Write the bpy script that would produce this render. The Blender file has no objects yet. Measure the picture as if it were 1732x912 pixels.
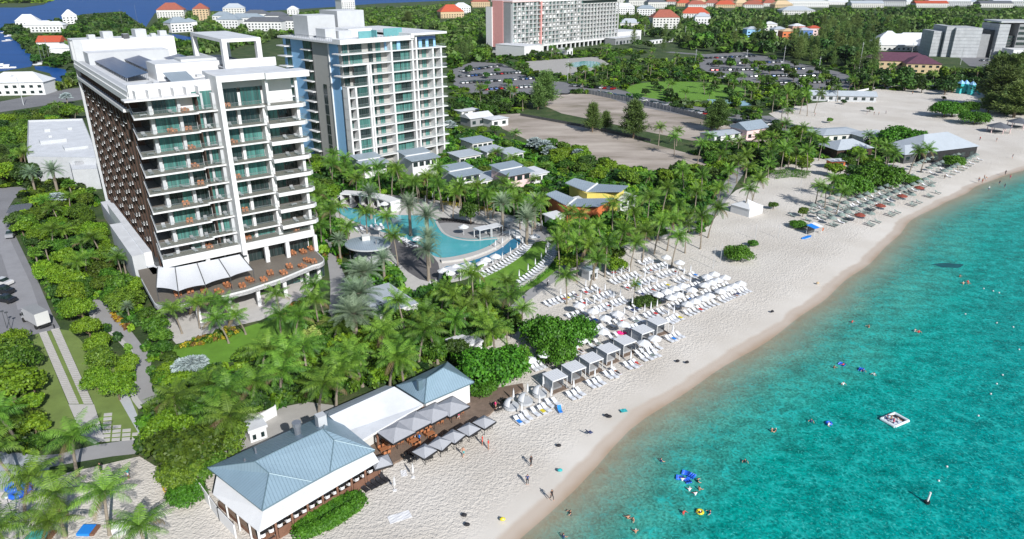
import bpy, math, random
import numpy as np
from mathutils import Vector, Matrix
R = math.radians
SC = bpy.context.scene
COL = SC.collection
# ------------------------------------------------------------------ camera
CAM_H, PITCH, FPX = 62.0, R(22.5), 1200.0
cam_data = bpy.data.cameras.new('camera')
cam_data.sensor_width = 36.0
cam_data.lens = 36.0 * FPX / 1732.0
cam_data.clip_start = 0.5
cam_data.clip_end = 20000
cam = bpy.data.objects.new('camera', cam_data)
COL.objects.link(cam)
cam.location = (0, 0, CAM_H)
cam.rotation_euler = (R(90) - PITCH, 0, 0)
SC.camera = cam
# ------------------------------------------------------------------ world and sun
SUN_EL = R(33)
SUN_AZ = (0.48, -0.877)          # horizontal direction towards the sun
world = bpy.data.worlds.new('World')
SC.world = world
world.use_nodes = True
wn = world.node_tree
bg = wn.nodes['Background']
sky = wn.nodes.new('ShaderNodeTexSky')
sky.sky_type = 'NISHITA'
sky.sun_disc = False
sky.sun_elevation = SUN_EL
sky.sun_rotation = math.atan2(SUN_AZ[0], SUN_AZ[1]) % (2 * math.pi)
sky.air_density = 1.0
sky.dust_density = 0.6
sky.ozone_density = 1.3
wn.links.new(sky.outputs[0], bg.inputs[0])
bg.inputs[1].default_value = 0.092
sun_data = bpy.data.lights.new('sun', 'SUN')
sun_data.energy = 5.0
sun_data.angle = R(0.5)
sun_data.color = (1.0, 0.975, 0.94)
sun = bpy.data.objects.new('sun', sun_data)
COL.objects.link(sun)
sd = Vector((SUN_AZ[0] * math.cos(SUN_EL), SUN_AZ[1] * math.cos(SUN_EL), math.sin(SUN_EL)))
sun.rotation_euler = sd.to_track_quat('Z', 'Y').to_euler()
sun.location = sd * 300
SC.view_settings.view_transform = 'Standard'
SC.view_settings.look = 'None'
SC.view_settings.gamma = 1.0
SC.view_settings.use_curve_mapping = False
SC.view_settings.exposure = 0.1
SC.render.film_transparent = False
SC.cycles.max_bounces = 5
SC.cycles.diffuse_bounces = 2
SC.cycles.glossy_bounces = 2
SC.cycles.transmission_bounces = 3
SC.cycles.transparent_max_bounces = 6
SC.cycles.use_denoising = True
SC.cycles.caustics_reflective = False
SC.cycles.caustics_refractive = False
# ------------------------------------------------------------------ helpers
rng = random.Random(11)
CP, SP = math.cos(PITCH), math.sin(PITCH)
def at(px, py, z=0.0):
	"""ground point seen at a place of the photograph (used to read distances off it)"""
	u = (px - 866.0) / FPX
	v = (py - 456.0) / FPX
	t = (z - CAM_H) / (-SP - v * CP)
	return (u * t, (CP - v * SP) * t)
def proj(x, y, z=0.0):
	zc = y * CP + (CAM_H - z) * SP
	if zc < 0.1:
		return (-9999, -9999)
	return (866 + FPX * x / zc, 456 + FPX * ((CAM_H - z) * CP - y * SP) / zc)
def link(o, parent=None):
	COL.objects.link(o)
	if parent is not None:
		o.parent = parent
	return o
def tag(o, label=None, cat=None, group=None, kind=None):
	if label:
		o['label'] = label
	if cat:
		o['category'] = cat
	if group:
		o['group'] = group
	if kind:
		o['kind'] = kind
	return o
def thing(name, label, cat, loc=(0, 0, 0), rz=0.0, group=None, scale=1.0):
	o = bpy.data.objects.new(name, None)
	o.empty_display_size = 0.5
	COL.objects.link(o)
	o.location = (loc[0], loc[1], loc[2] if len(loc) > 2 else 0.0)
	o.rotation_euler = (0, 0, rz)
	if scale != 1.0:
		o.scale = (scale, scale, scale) if not isinstance(scale, tuple) else scale
	return tag(o, label, cat, group)
class MB:
	"""collects faces for one mesh"""
	def __init__(s, mats=None):
		s.v, s.f, s.m, s.mats = [], [], [], list(mats or [])
		s.smooth = False
	def face(s, pts, mi=0):
		b = len(s.v)
		s.v.extend([tuple(p) for p in pts])
		s.f.append(list(range(b, b + len(pts))))
		s.m.append(mi)
	def box(s, x0, x1, y0, y1, z0, z1, mi=0, top=None):
		if x1 < x0: x0, x1 = x1, x0
		if y1 < y0: y0, y1 = y1, y0
		b = len(s.v)
		s.v.extend([(x0, y0, z0), (x1, y0, z0), (x1, y1, z0), (x0, y1, z0), (x0, y0, z1), (x1, y0, z1), (x1, y1, z1), (x0, y1, z1)])
		for k, q in enumerate(((0, 3, 2, 1), (4, 5, 6, 7), (0, 1, 5, 4), (1, 2, 6, 5), (2, 3, 7, 6), (3, 0, 4, 7))):
			s.f.append([b + i for i in q])
			s.m.append(top if (k == 1 and top is not None) else mi)
		return s
	def cbox(s, cx, cy, z0, sx, sy, h, rz=0, mi=0, top=None):
		n = len(s.v)
		s.box(-sx / 2, sx / 2, -sy / 2, sy / 2, z0, z0 + h, mi, top)
		c, sn = math.cos(rz), math.sin(rz)
		for i in range(n, len(s.v)):
			x, y, z = s.v[i]
			s.v[i] = (cx + x * c - y * sn, cy + x * sn + y * c, z)
		return s
	def prism(s, poly, z0, z1, mi=0, top=None, bottom=True):
		a = sum(poly[i][0] * poly[(i + 1) % len(poly)][1] - poly[(i + 1) % len(poly)][0] * poly[i][1] for i in range(len(poly)))
		if a < 0:
			poly = poly[::-1]
		n = len(poly)
		b = len(s.v)
		s.v.extend([(p[0], p[1], z0) for p in poly])
		s.v.extend([(p[0], p[1], z1) for p in poly])
		for i in range(n):
			j = (i + 1) % n
			s.f.append([b + i, b + j, b + n + j, b + n + i]); s.m.append(mi)
		s.f.append([b + n + i for i in range(n)]); s.m.append(mi if top is None else top)
		if bottom:
			s.f.append([b + i for i in range(n)][::-1]); s.m.append(mi)
		return s
	def tube(s, pts, rad, n=8, mi=0, cap=True):
		"""tube along points; rad number or list"""
		pts = [Vector(p) for p in pts]
		if not isinstance(rad, (list, tuple)):
			rad = [rad] * len(pts)
		b = len(s.v)
		for i, p in enumerate(pts):
			d = (pts[min(i + 1, len(pts) - 1)] - pts[max(i - 1, 0)])
			d = d.normalized() if d.length > 1e-9 else Vector((0, 0, 1))
			a = Vector((1, 0, 0)) if abs(d.z) > 0.9 else Vector((0, 0, 1))
			e1 = d.cross(a).normalized(); e2 = d.cross(e1)
			for k in range(n):
				t = 2 * math.pi * k / n
				s.v.append(tuple(p + (e1 * math.cos(t) + e2 * math.sin(t)) * rad[i]))
		for i in range(len(pts) - 1):
			for k in range(n):
				k2 = (k + 1) % n
				s.f.append([b + i * n + k, b + i * n + k2, b + (i + 1) * n + k2, b + (i + 1) * n + k]); s.m.append(mi)
		if cap:
			s.f.append([b + k for k in range(n)]); s.m.append(mi)
			s.f.append([b + (len(pts) - 1) * n + k for k in range(n)][::-1]); s.m.append(mi)
		return s
	def ball(s, c, r, mi=0, n=10, m=6, half=False):
		"""ellipsoid; r number or 3-tuple"""
		if not isinstance(r, (list, tuple)):
			r = (r, r, r)
		b = len(s.v)
		lo = 0.0 if half else -math.pi / 2
		for j in range(m + 1):
			a = lo + (math.pi / 2 - lo) * j / m
			for k in range(n):
				t = 2 * math.pi * k / n
				s.v.append((c[0] + r[0] * math.cos(a) * math.cos(t), c[1] + r[1] * math.cos(a) * math.sin(t), c[2] + r[2] * math.sin(a)))
		for j in range(m):
			for k in range(n):
				k2 = (k + 1) % n
				s.f.append([b + j * n + k, b + j * n + k2, b + (j + 1) * n + k2, b + (j + 1) * n + k]); s.m.append(mi)
		return s
	def transform(s, M, start=0):
		for i in range(start, len(s.v)):
			s.v[i] = tuple(M @ Vector(s.v[i]))
		return s
	def mesh(s, name, mats=None):
		me = bpy.data.meshes.new(name)
		me.from_pydata(s.v, [], s.f)
		for m in (mats if mats is not None else s.mats):
			me.materials.append(m)
		if len(me.materials) > 1:
			me.polygons.foreach_set('material_index', s.m)
		if s.smooth:
			me.polygons.foreach_set('use_smooth', [True] * len(s.f))
		me.update()
		return me
	def build(s, name, mats=None, parent=None, label=None):
		if mats is not None and not isinstance(mats, (list, tuple)):
			mats = [mats]
		o = bpy.data.objects.new(name, s.mesh(name, mats))
		link(o, parent)
		if label:
			o['label'] = label
		return o
def build_each(mb, name, parent):
	"""every box of the collection as a part of its own"""
	for i in range(len(mb.v) // 8):
		q = MB(mb.mats); q.v = mb.v[i * 8:i * 8 + 8]
		q.f = [[k - i * 8 for k in f] for f in mb.f[i * 6:i * 6 + 6]]; q.m = mb.m[i * 6:i * 6 + 6]
		q.build(name, None, parent)
def inst(name, me, parent=None, loc=(0, 0, 0), rz=0.0, scale=None):
	o = bpy.data.objects.new(name, me)
	link(o, parent)
	o.location = loc
	o.rotation_euler = (0, 0, rz)
	if scale is not None:
		o.scale = scale if isinstance(scale, tuple) else (scale,) * 3
	return o
CH = {}
def copy_tree(root, loc, rz=0.0, scale=None, label=None, group=None):
	"""a copy of a thing with copies of its parts and sub-parts (mesh data shared)"""
	r = root.copy(); COL.objects.link(r)
	r.location = (loc[0], loc[1], loc[2] if len(loc) > 2 else 0.0)
	r.rotation_euler = (0, 0, rz)
	if scale is not None:
		r.scale = scale if isinstance(scale, tuple) else (scale,) * 3
	if label: r['label'] = label
	if group: r['group'] = group
	kids = CH.get(root.name)
	if kids is None:
		kids = CH[root.name] = [(c, list(c.children)) for c in root.children]
	for ch, gs in kids:
		c = ch.copy(); COL.objects.link(c); c.parent = r
		for g in gs:
			d = g.copy(); COL.objects.link(d); d.parent = c
	return r
class Proto:
	"""a thing whose first placement is the source object itself"""
	def __init__(s, make):
		s.make, s.root = make, None
	def put(s, loc, rz=0.0, scale=None, label=None, group=None):
		if s.root is None:
			s.root = s.make()
			r = s.root
			r.location = (loc[0], loc[1], loc[2] if len(loc) > 2 else 0.0)
			r.rotation_euler = (0, 0, rz)
			if scale is not None:
				r.scale = scale if isinstance(scale, tuple) else (scale,) * 3
			if label: r['label'] = label
			if group: r['group'] = group
			return r
		return copy_tree(s.root, loc, rz, scale, label, group)
# ---- labels that single things out: neighbours around a landmark, counted from the left of the photograph
LANDMARKS = []
PENDING = []
KEEP = []        # ground polygons nothing may grow on
def landmark(phrase, px, py, z=0):
	x, y = at(px, py, z)
	LANDMARKS.append((phrase, x, y))
ORD = ['first', 'second', 'third', 'fourth', 'fifth', 'sixth', 'seventh', 'eighth', 'ninth', 'tenth', 'eleventh', 'twelfth', 'thirteenth',
       'fourteenth', 'fifteenth', 'sixteenth', 'seventeenth', 'eighteenth', 'nineteenth', 'twentieth']
def ordn(i):
	if i < 20:
		return ORD[i]
	tens = ['', '', 'twenty', 'thirty', 'forty', 'fifty', 'sixty', 'seventy', 'eighty', 'ninety']
	n = i + 1
	if n >= 100:
		return 'hundred-and-' + (ordn(n - 101) if n > 100 else 'first')
	if n % 10 == 0:
		return tens[n // 10][:-1] + 'ieth'
	return tens[n // 10] + '-' + ORD[n % 10 - 1]
def later(o, phrase, lm=None):
	"""label to be finished at the end: phrase says how it looks; lm names where (else the nearest landmark)"""
	PENDING.append((o, phrase, lm))
	return o
def finish_labels():
	sets = {}
	for o, ph, lm in PENDING:
		x, y = o.matrix_world.translation.x if False else o.location.x, o.location.y
		if lm is None:
			lm = min(LANDMARKS, key=lambda L: (L[1] - x) ** 2 + (L[2] - y) ** 2)[0]
		sets.setdefault((ph, lm), []).append((proj(x, y, o.location.z)[0], o))
	for (ph, lm), lst in sets.items():
		lst.sort(key=lambda t: t[0])
		if len(lst) == 1:
			lst[0][1]['label'] = '%s %s' % (ph, lm)
		else:
			for i, (_, o) in enumerate(lst):
				pos = 'leftmost' if i == 0 else 'rightmost' if i == len(lst) - 1 else ordn(i) + ' from left'
				o['label'] = '%s %s, %s' % (ph, lm, pos)
def inpoly(x, y, poly):
	c = False
	j = len(poly) - 1
	for i in range(len(poly)):
		xi, yi = poly[i]; xj, yj = poly[j]
		if (yi > y) != (yj > y) and x < (xj - xi) * (y - yi) / (yj - yi) + xi:
			c = not c
		j = i
	return c
def gpoly(pix, z=0.0):
	return [at(p[0], p[1], z) for p in pix]
# ------------------------------------------------------------------ materials
def nmat(name):
	m = bpy.data.materials.new(name)
	m.use_nodes = True
	return m, m.node_tree.nodes, m.node_tree.links, m.node_tree.nodes['Principled BSDF']
def mat(name, col, rough=0.6, var=0.12, scale=1.2, bump=0.0, bscale=20.0, metal=0.0, spec=0.5, stripes=None, emit=None, alpha=None, obvar=0.0):
	"""plain procedural material: colour broken up by two noises, optional bump, optional ribs (stripes=(axis, period, depth))"""
	m, N, L, B = nmat(name)
	c = (col[0], col[1], col[2], 1)
	tc = N.new('ShaderNodeTexCoord')
	n1 = N.new('ShaderNodeTexNoise'); n1.inputs['Scale'].default_value = scale; n1.inputs['Detail'].default_value = 5
	n1.inputs['Roughness'].default_value = 0.65
	L.new(tc.outputs['Object'], n1.inputs['Vector'])
	mr = N.new('ShaderNodeMapRange')
	mr.inputs['From Min'].default_value = 0.25; mr.inputs['From Max'].default_value = 0.75
	mr.inputs['To Min'].default_value = 1 - var; mr.inputs['To Max'].default_value = 1 + var
	L.new(n1.outputs['Fac'], mr.inputs['Value'])
	hsv = N.new('ShaderNodeHueSaturation')
	hsv.inputs['Color'].default_value = c
	if obvar:
		oi = N.new('ShaderNodeObjectInfo')
		m2 = N.new('ShaderNodeMapRange'); m2.inputs['To Min'].default_value = 1 - obvar; m2.inputs['To Max'].default_value = 1 + obvar
		L.new(oi.outputs['Random'], m2.inputs['Value'])
		mm = N.new('ShaderNodeMath'); mm.operation = 'MULTIPLY'
		L.new(mr.outputs[0], mm.inputs[0]); L.new(m2.outputs[0], mm.inputs[1])
		L.new(mm.outputs[0], hsv.inputs['Value'])
	else:
		L.new(mr.outputs[0], hsv.inputs['Value'])
	L.new(hsv.outputs[0], B.inputs['Base Color'])
	B.inputs['Roughness'].default_value = rough
	B.inputs['Metallic'].default_value = metal
	B.inputs['Specular IOR Level'].default_value = spec
	if alpha is not None:
		B.inputs['Alpha'].default_value = alpha
	h = None
	if bump:
		n2 = N.new('ShaderNodeTexNoise'); n2.inputs['Scale'].default_value = bscale; n2.inputs['Detail'].default_value = 4
		L.new(tc.outputs['Object'], n2.inputs['Vector'])
		bp = N.new('ShaderNodeBump'); bp.inputs['Strength'].default_value = bump; bp.inputs['Distance'].default_value = 0.1
		L.new(n2.outputs['Fac'], bp.inputs['Height']); L.new(bp.outputs[0], B.inputs['Normal'])
	if stripes:
		ax, per, dep = stripes
		sx = N.new('ShaderNodeSeparateXYZ'); L.new(tc.outputs['Object'], sx.inputs[0])
		mo = N.new('ShaderNodeMath'); mo.operation = 'MULTIPLY'; mo.inputs[1].default_value = 1.0 / per
		L.new(sx.outputs[ax], mo.inputs[0])
		fr = N.new('ShaderNodeMath'); fr.operation = 'FRACT'; L.new(mo.outputs[0], fr.inputs[0])
		lt = N.new('ShaderNodeMath'); lt.operation = 'LESS_THAN'; lt.inputs[1].default_value = 0.14; L.new(fr.outputs[0], lt.inputs[0])
		bp = N.new('ShaderNodeBump'); bp.inputs['Strength'].default_value = 1.0; bp.inputs['Distance'].default_value = dep
		L.new(lt.outputs[0], bp.inputs['Height']); L.new(bp.outputs[0], B.inputs['Normal'])
		mx = N.new('ShaderNodeMixRGB'); mx.blend_type = 'MULTIPLY'; mx.inputs[2].default_value = (0.84, 0.85, 0.86, 1)
		L.new(lt.outputs[0], mx.inputs[0]); L.new(hsv.outputs[0], mx.inputs[1]); L.new(mx.outputs[0], B.inputs['Base Color'])
	return m
def leafmat(name, col, col2, hue=0.03, val=0.35, trans=0.14):
	"""foliage: each leaf face carries a random value; each plant is a little different"""
	m, N, L, B = nmat(name)
	at_ = N.new('ShaderNodeAttribute'); at_.attribute_name = 'rnd'
	oi = N.new('ShaderNodeObjectInfo')
	tc = N.new('ShaderNodeTexCoord')
	nz = N.new('ShaderNodeTexNoise'); nz.inputs['Scale'].default_value = 0.9; nz.inputs['Detail'].default_value = 3
	L.new(tc.outputs['Object'], nz.inputs['Vector'])
	ad = N.new('ShaderNodeMath'); ad.operation = 'ADD'
	L.new(at_.outputs['Fac'], ad.inputs[0]); L.new(nz.outputs['Fac'], ad.inputs[1])
	mr = N.new('ShaderNodeMapRange'); mr.inputs['From Min'].default_value = 0.45; mr.inputs['From Max'].default_value = 1.45
	L.new(ad.outputs[0], mr.inputs['Value'])
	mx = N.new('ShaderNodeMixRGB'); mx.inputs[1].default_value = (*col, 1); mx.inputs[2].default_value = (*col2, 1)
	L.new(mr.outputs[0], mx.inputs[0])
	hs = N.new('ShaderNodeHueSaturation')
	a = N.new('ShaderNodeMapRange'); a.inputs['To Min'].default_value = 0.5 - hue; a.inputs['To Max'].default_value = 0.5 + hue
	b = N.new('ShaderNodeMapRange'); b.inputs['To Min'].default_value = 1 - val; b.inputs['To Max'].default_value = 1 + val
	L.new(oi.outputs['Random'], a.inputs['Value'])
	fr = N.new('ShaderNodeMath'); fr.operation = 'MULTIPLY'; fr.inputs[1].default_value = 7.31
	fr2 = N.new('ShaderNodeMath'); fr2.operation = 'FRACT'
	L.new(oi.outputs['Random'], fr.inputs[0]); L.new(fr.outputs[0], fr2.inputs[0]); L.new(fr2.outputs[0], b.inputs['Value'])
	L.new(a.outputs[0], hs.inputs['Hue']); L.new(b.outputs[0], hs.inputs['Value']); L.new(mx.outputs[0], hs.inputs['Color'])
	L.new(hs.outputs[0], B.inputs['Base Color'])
	B.inputs['Roughness'].default_value = 0.55
	B.inputs['Specular IOR Level'].default_value = 0.35
	tr = N.new('ShaderNodeBsdfTranslucent'); L.new(hs.outputs[0], tr.inputs['Color'])
	ms = N.new('ShaderNodeMixShader'); ms.inputs[0].default_value = trans
	out = N['Material Output']
	L.new(B.outputs[0], ms.inputs[1]); L.new(tr.outputs[0], ms.inputs[2]); L.new(ms.outputs[0], out.inputs['Surface'])
	return m
M = {}
M['white'] = mat('white_render', (0.70, 0.705, 0.71), 0.7, 0.05, 0.6, 0.1, 30)
M['whiteroof'] = mat('white_roof_membrane', (0.64, 0.66, 0.69), 0.75, 0.13, 0.3, 0.1, 8)
M['offwhite'] = mat('off_white_wall', (0.62, 0.62, 0.60), 0.8, 0.08, 0.5)
M['lgrey'] = mat('light_grey_wall', (0.48, 0.50, 0.52), 0.75, 0.08, 0.5)
M['grey'] = mat('grey_wall', (0.28, 0.29, 0.30), 0.8, 0.12, 0.6)
M['dgrey'] = mat('dark_grey', (0.07, 0.075, 0.08), 0.6, 0.2, 1.0)
M['black'] = mat('black', (0.018, 0.018, 0.02), 0.5, 0.2, 3.0)
M['brown'] = mat('brown_screen', (0.055, 0.030, 0.020), 0.65, 0.2, 1.0, stripes=('Y', 0.22, 0.04))
M['tilefloor'] = mat('balcony_floor', (0.17, 0.15, 0.125), 0.7, 0.15, 2.0)
M['blue'] = mat('light_blue_wall', (0.27, 0.52, 0.80), 0.7, 0.05, 0.5)
M['blue2'] = mat('blue_wall', (0.10, 0.20, 0.48), 0.7, 0.05, 0.5)
M['beige'] = mat('grey_beige_wall', (0.40, 0.395, 0.375), 0.8, 0.06, 0.5)
M['pink'] = mat('pink_wall', (0.68, 0.33, 0.31), 0.75, 0.06, 0.5)
M['palepink'] = mat('pale_pink_wall', (0.75, 0.56, 0.55), 0.75, 0.06, 0.5)
M['orange'] = mat('orange_wall', (0.60, 0.17, 0.06), 0.7, 0.08, 0.8)
M['yellow'] = mat('yellow_wall', (0.66, 0.55, 0.13), 0.7, 0.06, 0.8)
M['bluroof'] = mat('blue_grey_seam_roof', (0.26, 0.37, 0.45), 0.42, 0.08, 0.4, metal=0.15, stripes=('X', 0.42, 0.05))
M['bluroofy'] = mat('blue_grey_seam_roof_cross', (0.26, 0.37, 0.45), 0.42, 0.08, 0.4, metal=0.15, stripes=('Y', 0.42, 0.05))
M['bluridge'] = mat('roof_ridge_cap', (0.13, 0.20, 0.24), 0.45, 0.1, 1.0, metal=0.2)
M['greyroof'] = mat('grey_seam_roof', (0.36, 0.43, 0.49), 0.45, 0.08, 0.4, metal=0.2, stripes=('X', 0.5, 0.05))
M['paleroof'] = mat('pale_metal_roof', (0.50, 0.55, 0.60), 0.5, 0.06, 0.4, metal=0.1, stripes=('X', 0.5, 0.03))
M['redroof'] = mat('red_roof', (0.34, 0.105, 0.07), 0.7, 0.2, 0.6, stripes=('X', 0.6, 0.05))
M['redbright'] = mat('bright_red_roof', (0.50, 0.095, 0.045), 0.6, 0.1, 0.6, stripes=('X', 0.6, 0.05))
M['purple'] = mat('dark_purple_roof', (0.13, 0.055, 0.085), 0.6, 0.15, 0.6, stripes=('X', 0.6, 0.05))
M['darkroof'] = mat('dark_grey_roof', (0.13, 0.14, 0.16), 0.6, 0.15, 0.6, stripes=('X', 0.6, 0.05))
M['tan'] = mat('tan_wall', (0.55, 0.42, 0.26), 0.8, 0.1, 0.5)
M['solar'] = mat('solar_panel_glass', (0.018, 0.045, 0.13), 0.3, 0.2, 0.8, spec=0.3, stripes=('X', 1.0, 0.01))
M['wood'] = mat('weathered_deck_boards', (0.20, 0.145, 0.11), 0.8, 0.25, 1.5, 0.2, 10, stripes=('Y', 0.3, 0.03))
M['woodred'] = mat('reddish_timber', (0.19, 0.095, 0.06), 0.75, 0.2, 2.0)
M['teak'] = mat('orange_teak_furniture', (0.40, 0.16, 0.07), 0.6, 0.2, 3.0, obvar=0.2)
M['canvas'] = mat('white_canvas', (0.66, 0.675, 0.70), 0.85, 0.05, 1.5)
M['canvasgrey'] = mat('grey_canvas', (0.38, 0.39, 0.42), 0.85, 0.08, 1.5)
M['sling'] = mat('white_sling_fabric', (0.68, 0.70, 0.74), 0.7, 0.05, 3.0)
M['cushion'] = mat('grey_cushion', (0.30, 0.31, 0.32), 0.85, 0.1, 3.0, obvar=0.3)
M['umbgreen'] = mat('grey_green_canvas', (0.20, 0.255, 0.235), 0.85, 0.1, 1.5, obvar=0.15)
M['umbred'] = mat('rust_red_canvas', (0.24, 0.055, 0.035), 0.85, 0.1, 1.5)
M['metal'] = mat('brushed_metal', (0.55, 0.56, 0.58), 0.35, 0.1, 3.0, metal=0.8)
M['trunk'] = mat('palm_trunk_bark', (0.27, 0.23, 0.18), 0.85, 0.2, 4.0, 0.3, 8, stripes=('Z', 0.25, 0.02))
M['bark'] = mat('tree_bark', (0.17, 0.125, 0.085), 0.9, 0.25, 3.0, 0.4, 8)
M['asphalt'] = mat('asphalt', (0.23, 0.23, 0.245), 0.9, 0.14, 0.12, 0.2, 12)
M['asphaltd'] = mat('dark_asphalt', (0.19, 0.19, 0.20), 0.9, 0.16, 0.08, 0.2, 12)
M['concrete'] = mat('pale_concrete', (0.40, 0.385, 0.36), 0.85, 0.1, 0.3, 0.15, 10)
M['paver'] = mat('pale_pavers', (0.52, 0.50, 0.475), 0.8, 0.1, 0.6)
M['path'] = mat('grey_path', (0.33, 0.325, 0.325), 0.85, 0.1, 0.3, 0.15, 10)
M['darkpave'] = mat('dark_pool_deck', (0.115, 0.11, 0.115), 0.8, 0.15, 0.6)
M['kerb'] = mat('pale_kerb', (0.5, 0.49, 0.47), 0.8, 0.08, 1)
M['paint'] = mat('white_road_paint', (0.75, 0.75, 0.73), 0.7, 0.12, 2)
M['lawn'] = mat('lawn', (0.125, 0.27, 0.022), 0.9, 0.22, 0.35, 0.5, 14)
M['lawndry'] = mat('dry_lawn', (0.175, 0.245, 0.06), 0.9, 0.22, 0.25, 0.5, 14)
M['skin'] = mat('skin', (0.48, 0.25, 0.16), 0.6, 0.05, 5, obvar=0.35)
M['hair'] = mat('dark_hair', (0.03, 0.02, 0.015), 0.6, 0.1, 5)
M['redcloth'] = mat('red_cloth', (0.60, 0.05, 0.05), 0.8, 0.08, 5)
M['blackcloth'] = mat('black_cloth', (0.02, 0.02, 0.025), 0.8, 0.1, 5)
M['whitecloth'] = mat('white_cloth', (0.75, 0.75, 0.76), 0.8, 0.05, 5)
M['tealcloth'] = mat('teal_cloth', (0.04, 0.42, 0.44), 0.8, 0.08, 5)
M['navycloth'] = mat('navy_cloth', (0.03, 0.05, 0.16), 0.8, 0.08, 5)
M['pinkcloth'] = mat('pink_cloth', (0.8, 0.02, 0.22), 0.8, 0.08, 5)
M['bluevinyl'] = mat('blue_vinyl', (0.02, 0.13, 0.72), 0.35, 0.08, 3)
M['bluecloth'] = mat('bright_blue_cloth', (0.01, 0.22, 0.72), 0.8, 0.08, 3)
M['yellowvinyl'] = mat('yellow_vinyl', (0.75, 0.62, 0.03), 0.35, 0.08, 3)
M['whitevinyl'] = mat('white_vinyl', (0.72, 0.80, 0.84), 0.3, 0.05, 3)
M['terracotta'] = mat('terracotta_deck', (0.30, 0.13, 0.075), 0.85, 0.15, 0.5)
M['tyre'] = mat('tyre_rubber', (0.02, 0.02, 0.02), 0.85, 0.1, 8)
for nm, c in dict(cardark=(0.02, 0.022, 0.028), carwhite=(0.72, 0.72, 0.72), carsilver=(0.35, 0.36, 0.38), carred=(0.42, 0.015, 0.015), carblue=(0.03, 0.08, 0.25), cargrey=(0.13, 0.135, 0.14)).items():
	M[nm] = mat(nm.replace('car', '') + '_car_paint', c, 0.25, 0.04, 1.0, metal=0.2, spec=0.7)
def glassmat(name, col, rough=0.08):
	m, N, L, B = nmat(name)
	tc = N.new('ShaderNodeTexCoord')
	# curtains behind the panes: soft vertical folds, different for every window
	mp = N.new('ShaderNodeMapping'); mp.inputs['Scale'].default_value = (1.6, 1.6, 0.05)
	L.new(tc.outputs['Object'], mp.inputs[0])
	nz = N.new('ShaderNodeTexNoise'); nz.inputs['Scale'].default_value = 1.0; nz.inputs['Detail'].default_value = 2
	L.new(mp.outputs[0], nz.inputs['Vector'])
	mr = N.new('ShaderNodeMapRange'); mr.inputs['From Min'].default_value = 0.35; mr.inputs['From Max'].default_value = 0.65
	mr.inputs['To Min'].default_value = 0.55; mr.inputs['To Max'].default_value = 1.35
	L.new(nz.outputs['Fac'], mr.inputs['Value'])
	hs = N.new('ShaderNodeHueSaturation'); hs.inputs['Color'].default_value = (*col, 1)
	L.new(mr.outputs[0], hs.inputs['Value']); L.new(hs.outputs[0], B.inputs['Base Color'])
	B.inputs['Roughness'].default_value = rough
	B.inputs['Specular IOR Level'].default_value = 0.8
	return m
M['glassdark'] = glassmat('dark_window_glass', (0.020, 0.036, 0.036))
M['glassteal'] = glassmat('teal_window_glass', (0.070, 0.195, 0.175))
M['glassmid'] = glassmat('green_window_glass', (0.035, 0.105, 0.098))
def clear(name, col, a):
	m, N, L, B = nmat(name)
	B.inputs['Base Color'].default_value = (*col, 1); B.inputs['Roughness'].default_value = 0.05
	B.inputs['Alpha'].default_value = a
	return m
M['rail'] = clear('clear_balustrade_glass', (0.30, 0.40, 0.38), 0.13)
M['curtain'] = mat('cabana_side_curtain', (0.42, 0.46, 0.51), 0.85, 0.08, 3.0, stripes=('X', 0.35, 0.03))
M['leaf'] = leafmat('broad_leaf', (0.024, 0.075, 0.009), (0.120, 0.225, 0.020), 0.026, 0.38)
M['leafyel'] = leafmat('yellow_green_leaf', (0.055, 0.135, 0.008), (0.205, 0.345, 0.020), 0.010, 0.22)
M['leafdark'] = leafmat('dark_leaf', (0.012, 0.040, 0.010), (0.066, 0.145, 0.022), 0.024, 0.35)
M['leafgrape'] = leafmat('sea_grape_leaf', (0.028, 0.105, 0.008), (0.105, 0.270, 0.018), 0.012, 0.14)
M['frond'] = leafmat('coconut_frond', (0.030, 0.105, 0.010), (0.190, 0.345, 0.040), 0.015, 0.30, 0.12)
M['frondgrey'] = leafmat('date_palm_frond', (0.100, 0.160, 0.085), (0.30, 0.40, 0.26), 0.02, 0.2, 0.2)
M['fronddry'] = leafmat('dry_frond', (0.16, 0.12, 0.05), (0.32, 0.25, 0.12), 0.02, 0.2, 0.2)
M['silver'] = leafmat('silver_fan_leaf', (0.22, 0.29, 0.29), (0.46, 0.55, 0.55), 0.01, 0.12, 0.1)
M['casuarina'] = leafmat('needle_foliage', (0.055, 0.105, 0.025), (0.180, 0.270, 0.070), 0.02, 0.28, 0.3)
M['leafgold'] = leafmat('golden_leaf', (0.32, 0.24, 0.02), (0.6, 0.45, 0.03), 0.02, 0.2)
M['leafpale'] = leafmat('pale_yellow_leaf', (0.20, 0.26, 0.04), (0.50, 0.55, 0.16), 0.02, 0.15)
M['leafred'] = leafmat('rusty_leaf', (0.15, 0.08, 0.02), (0.30, 0.18, 0.05), 0.02, 0.2)
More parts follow.
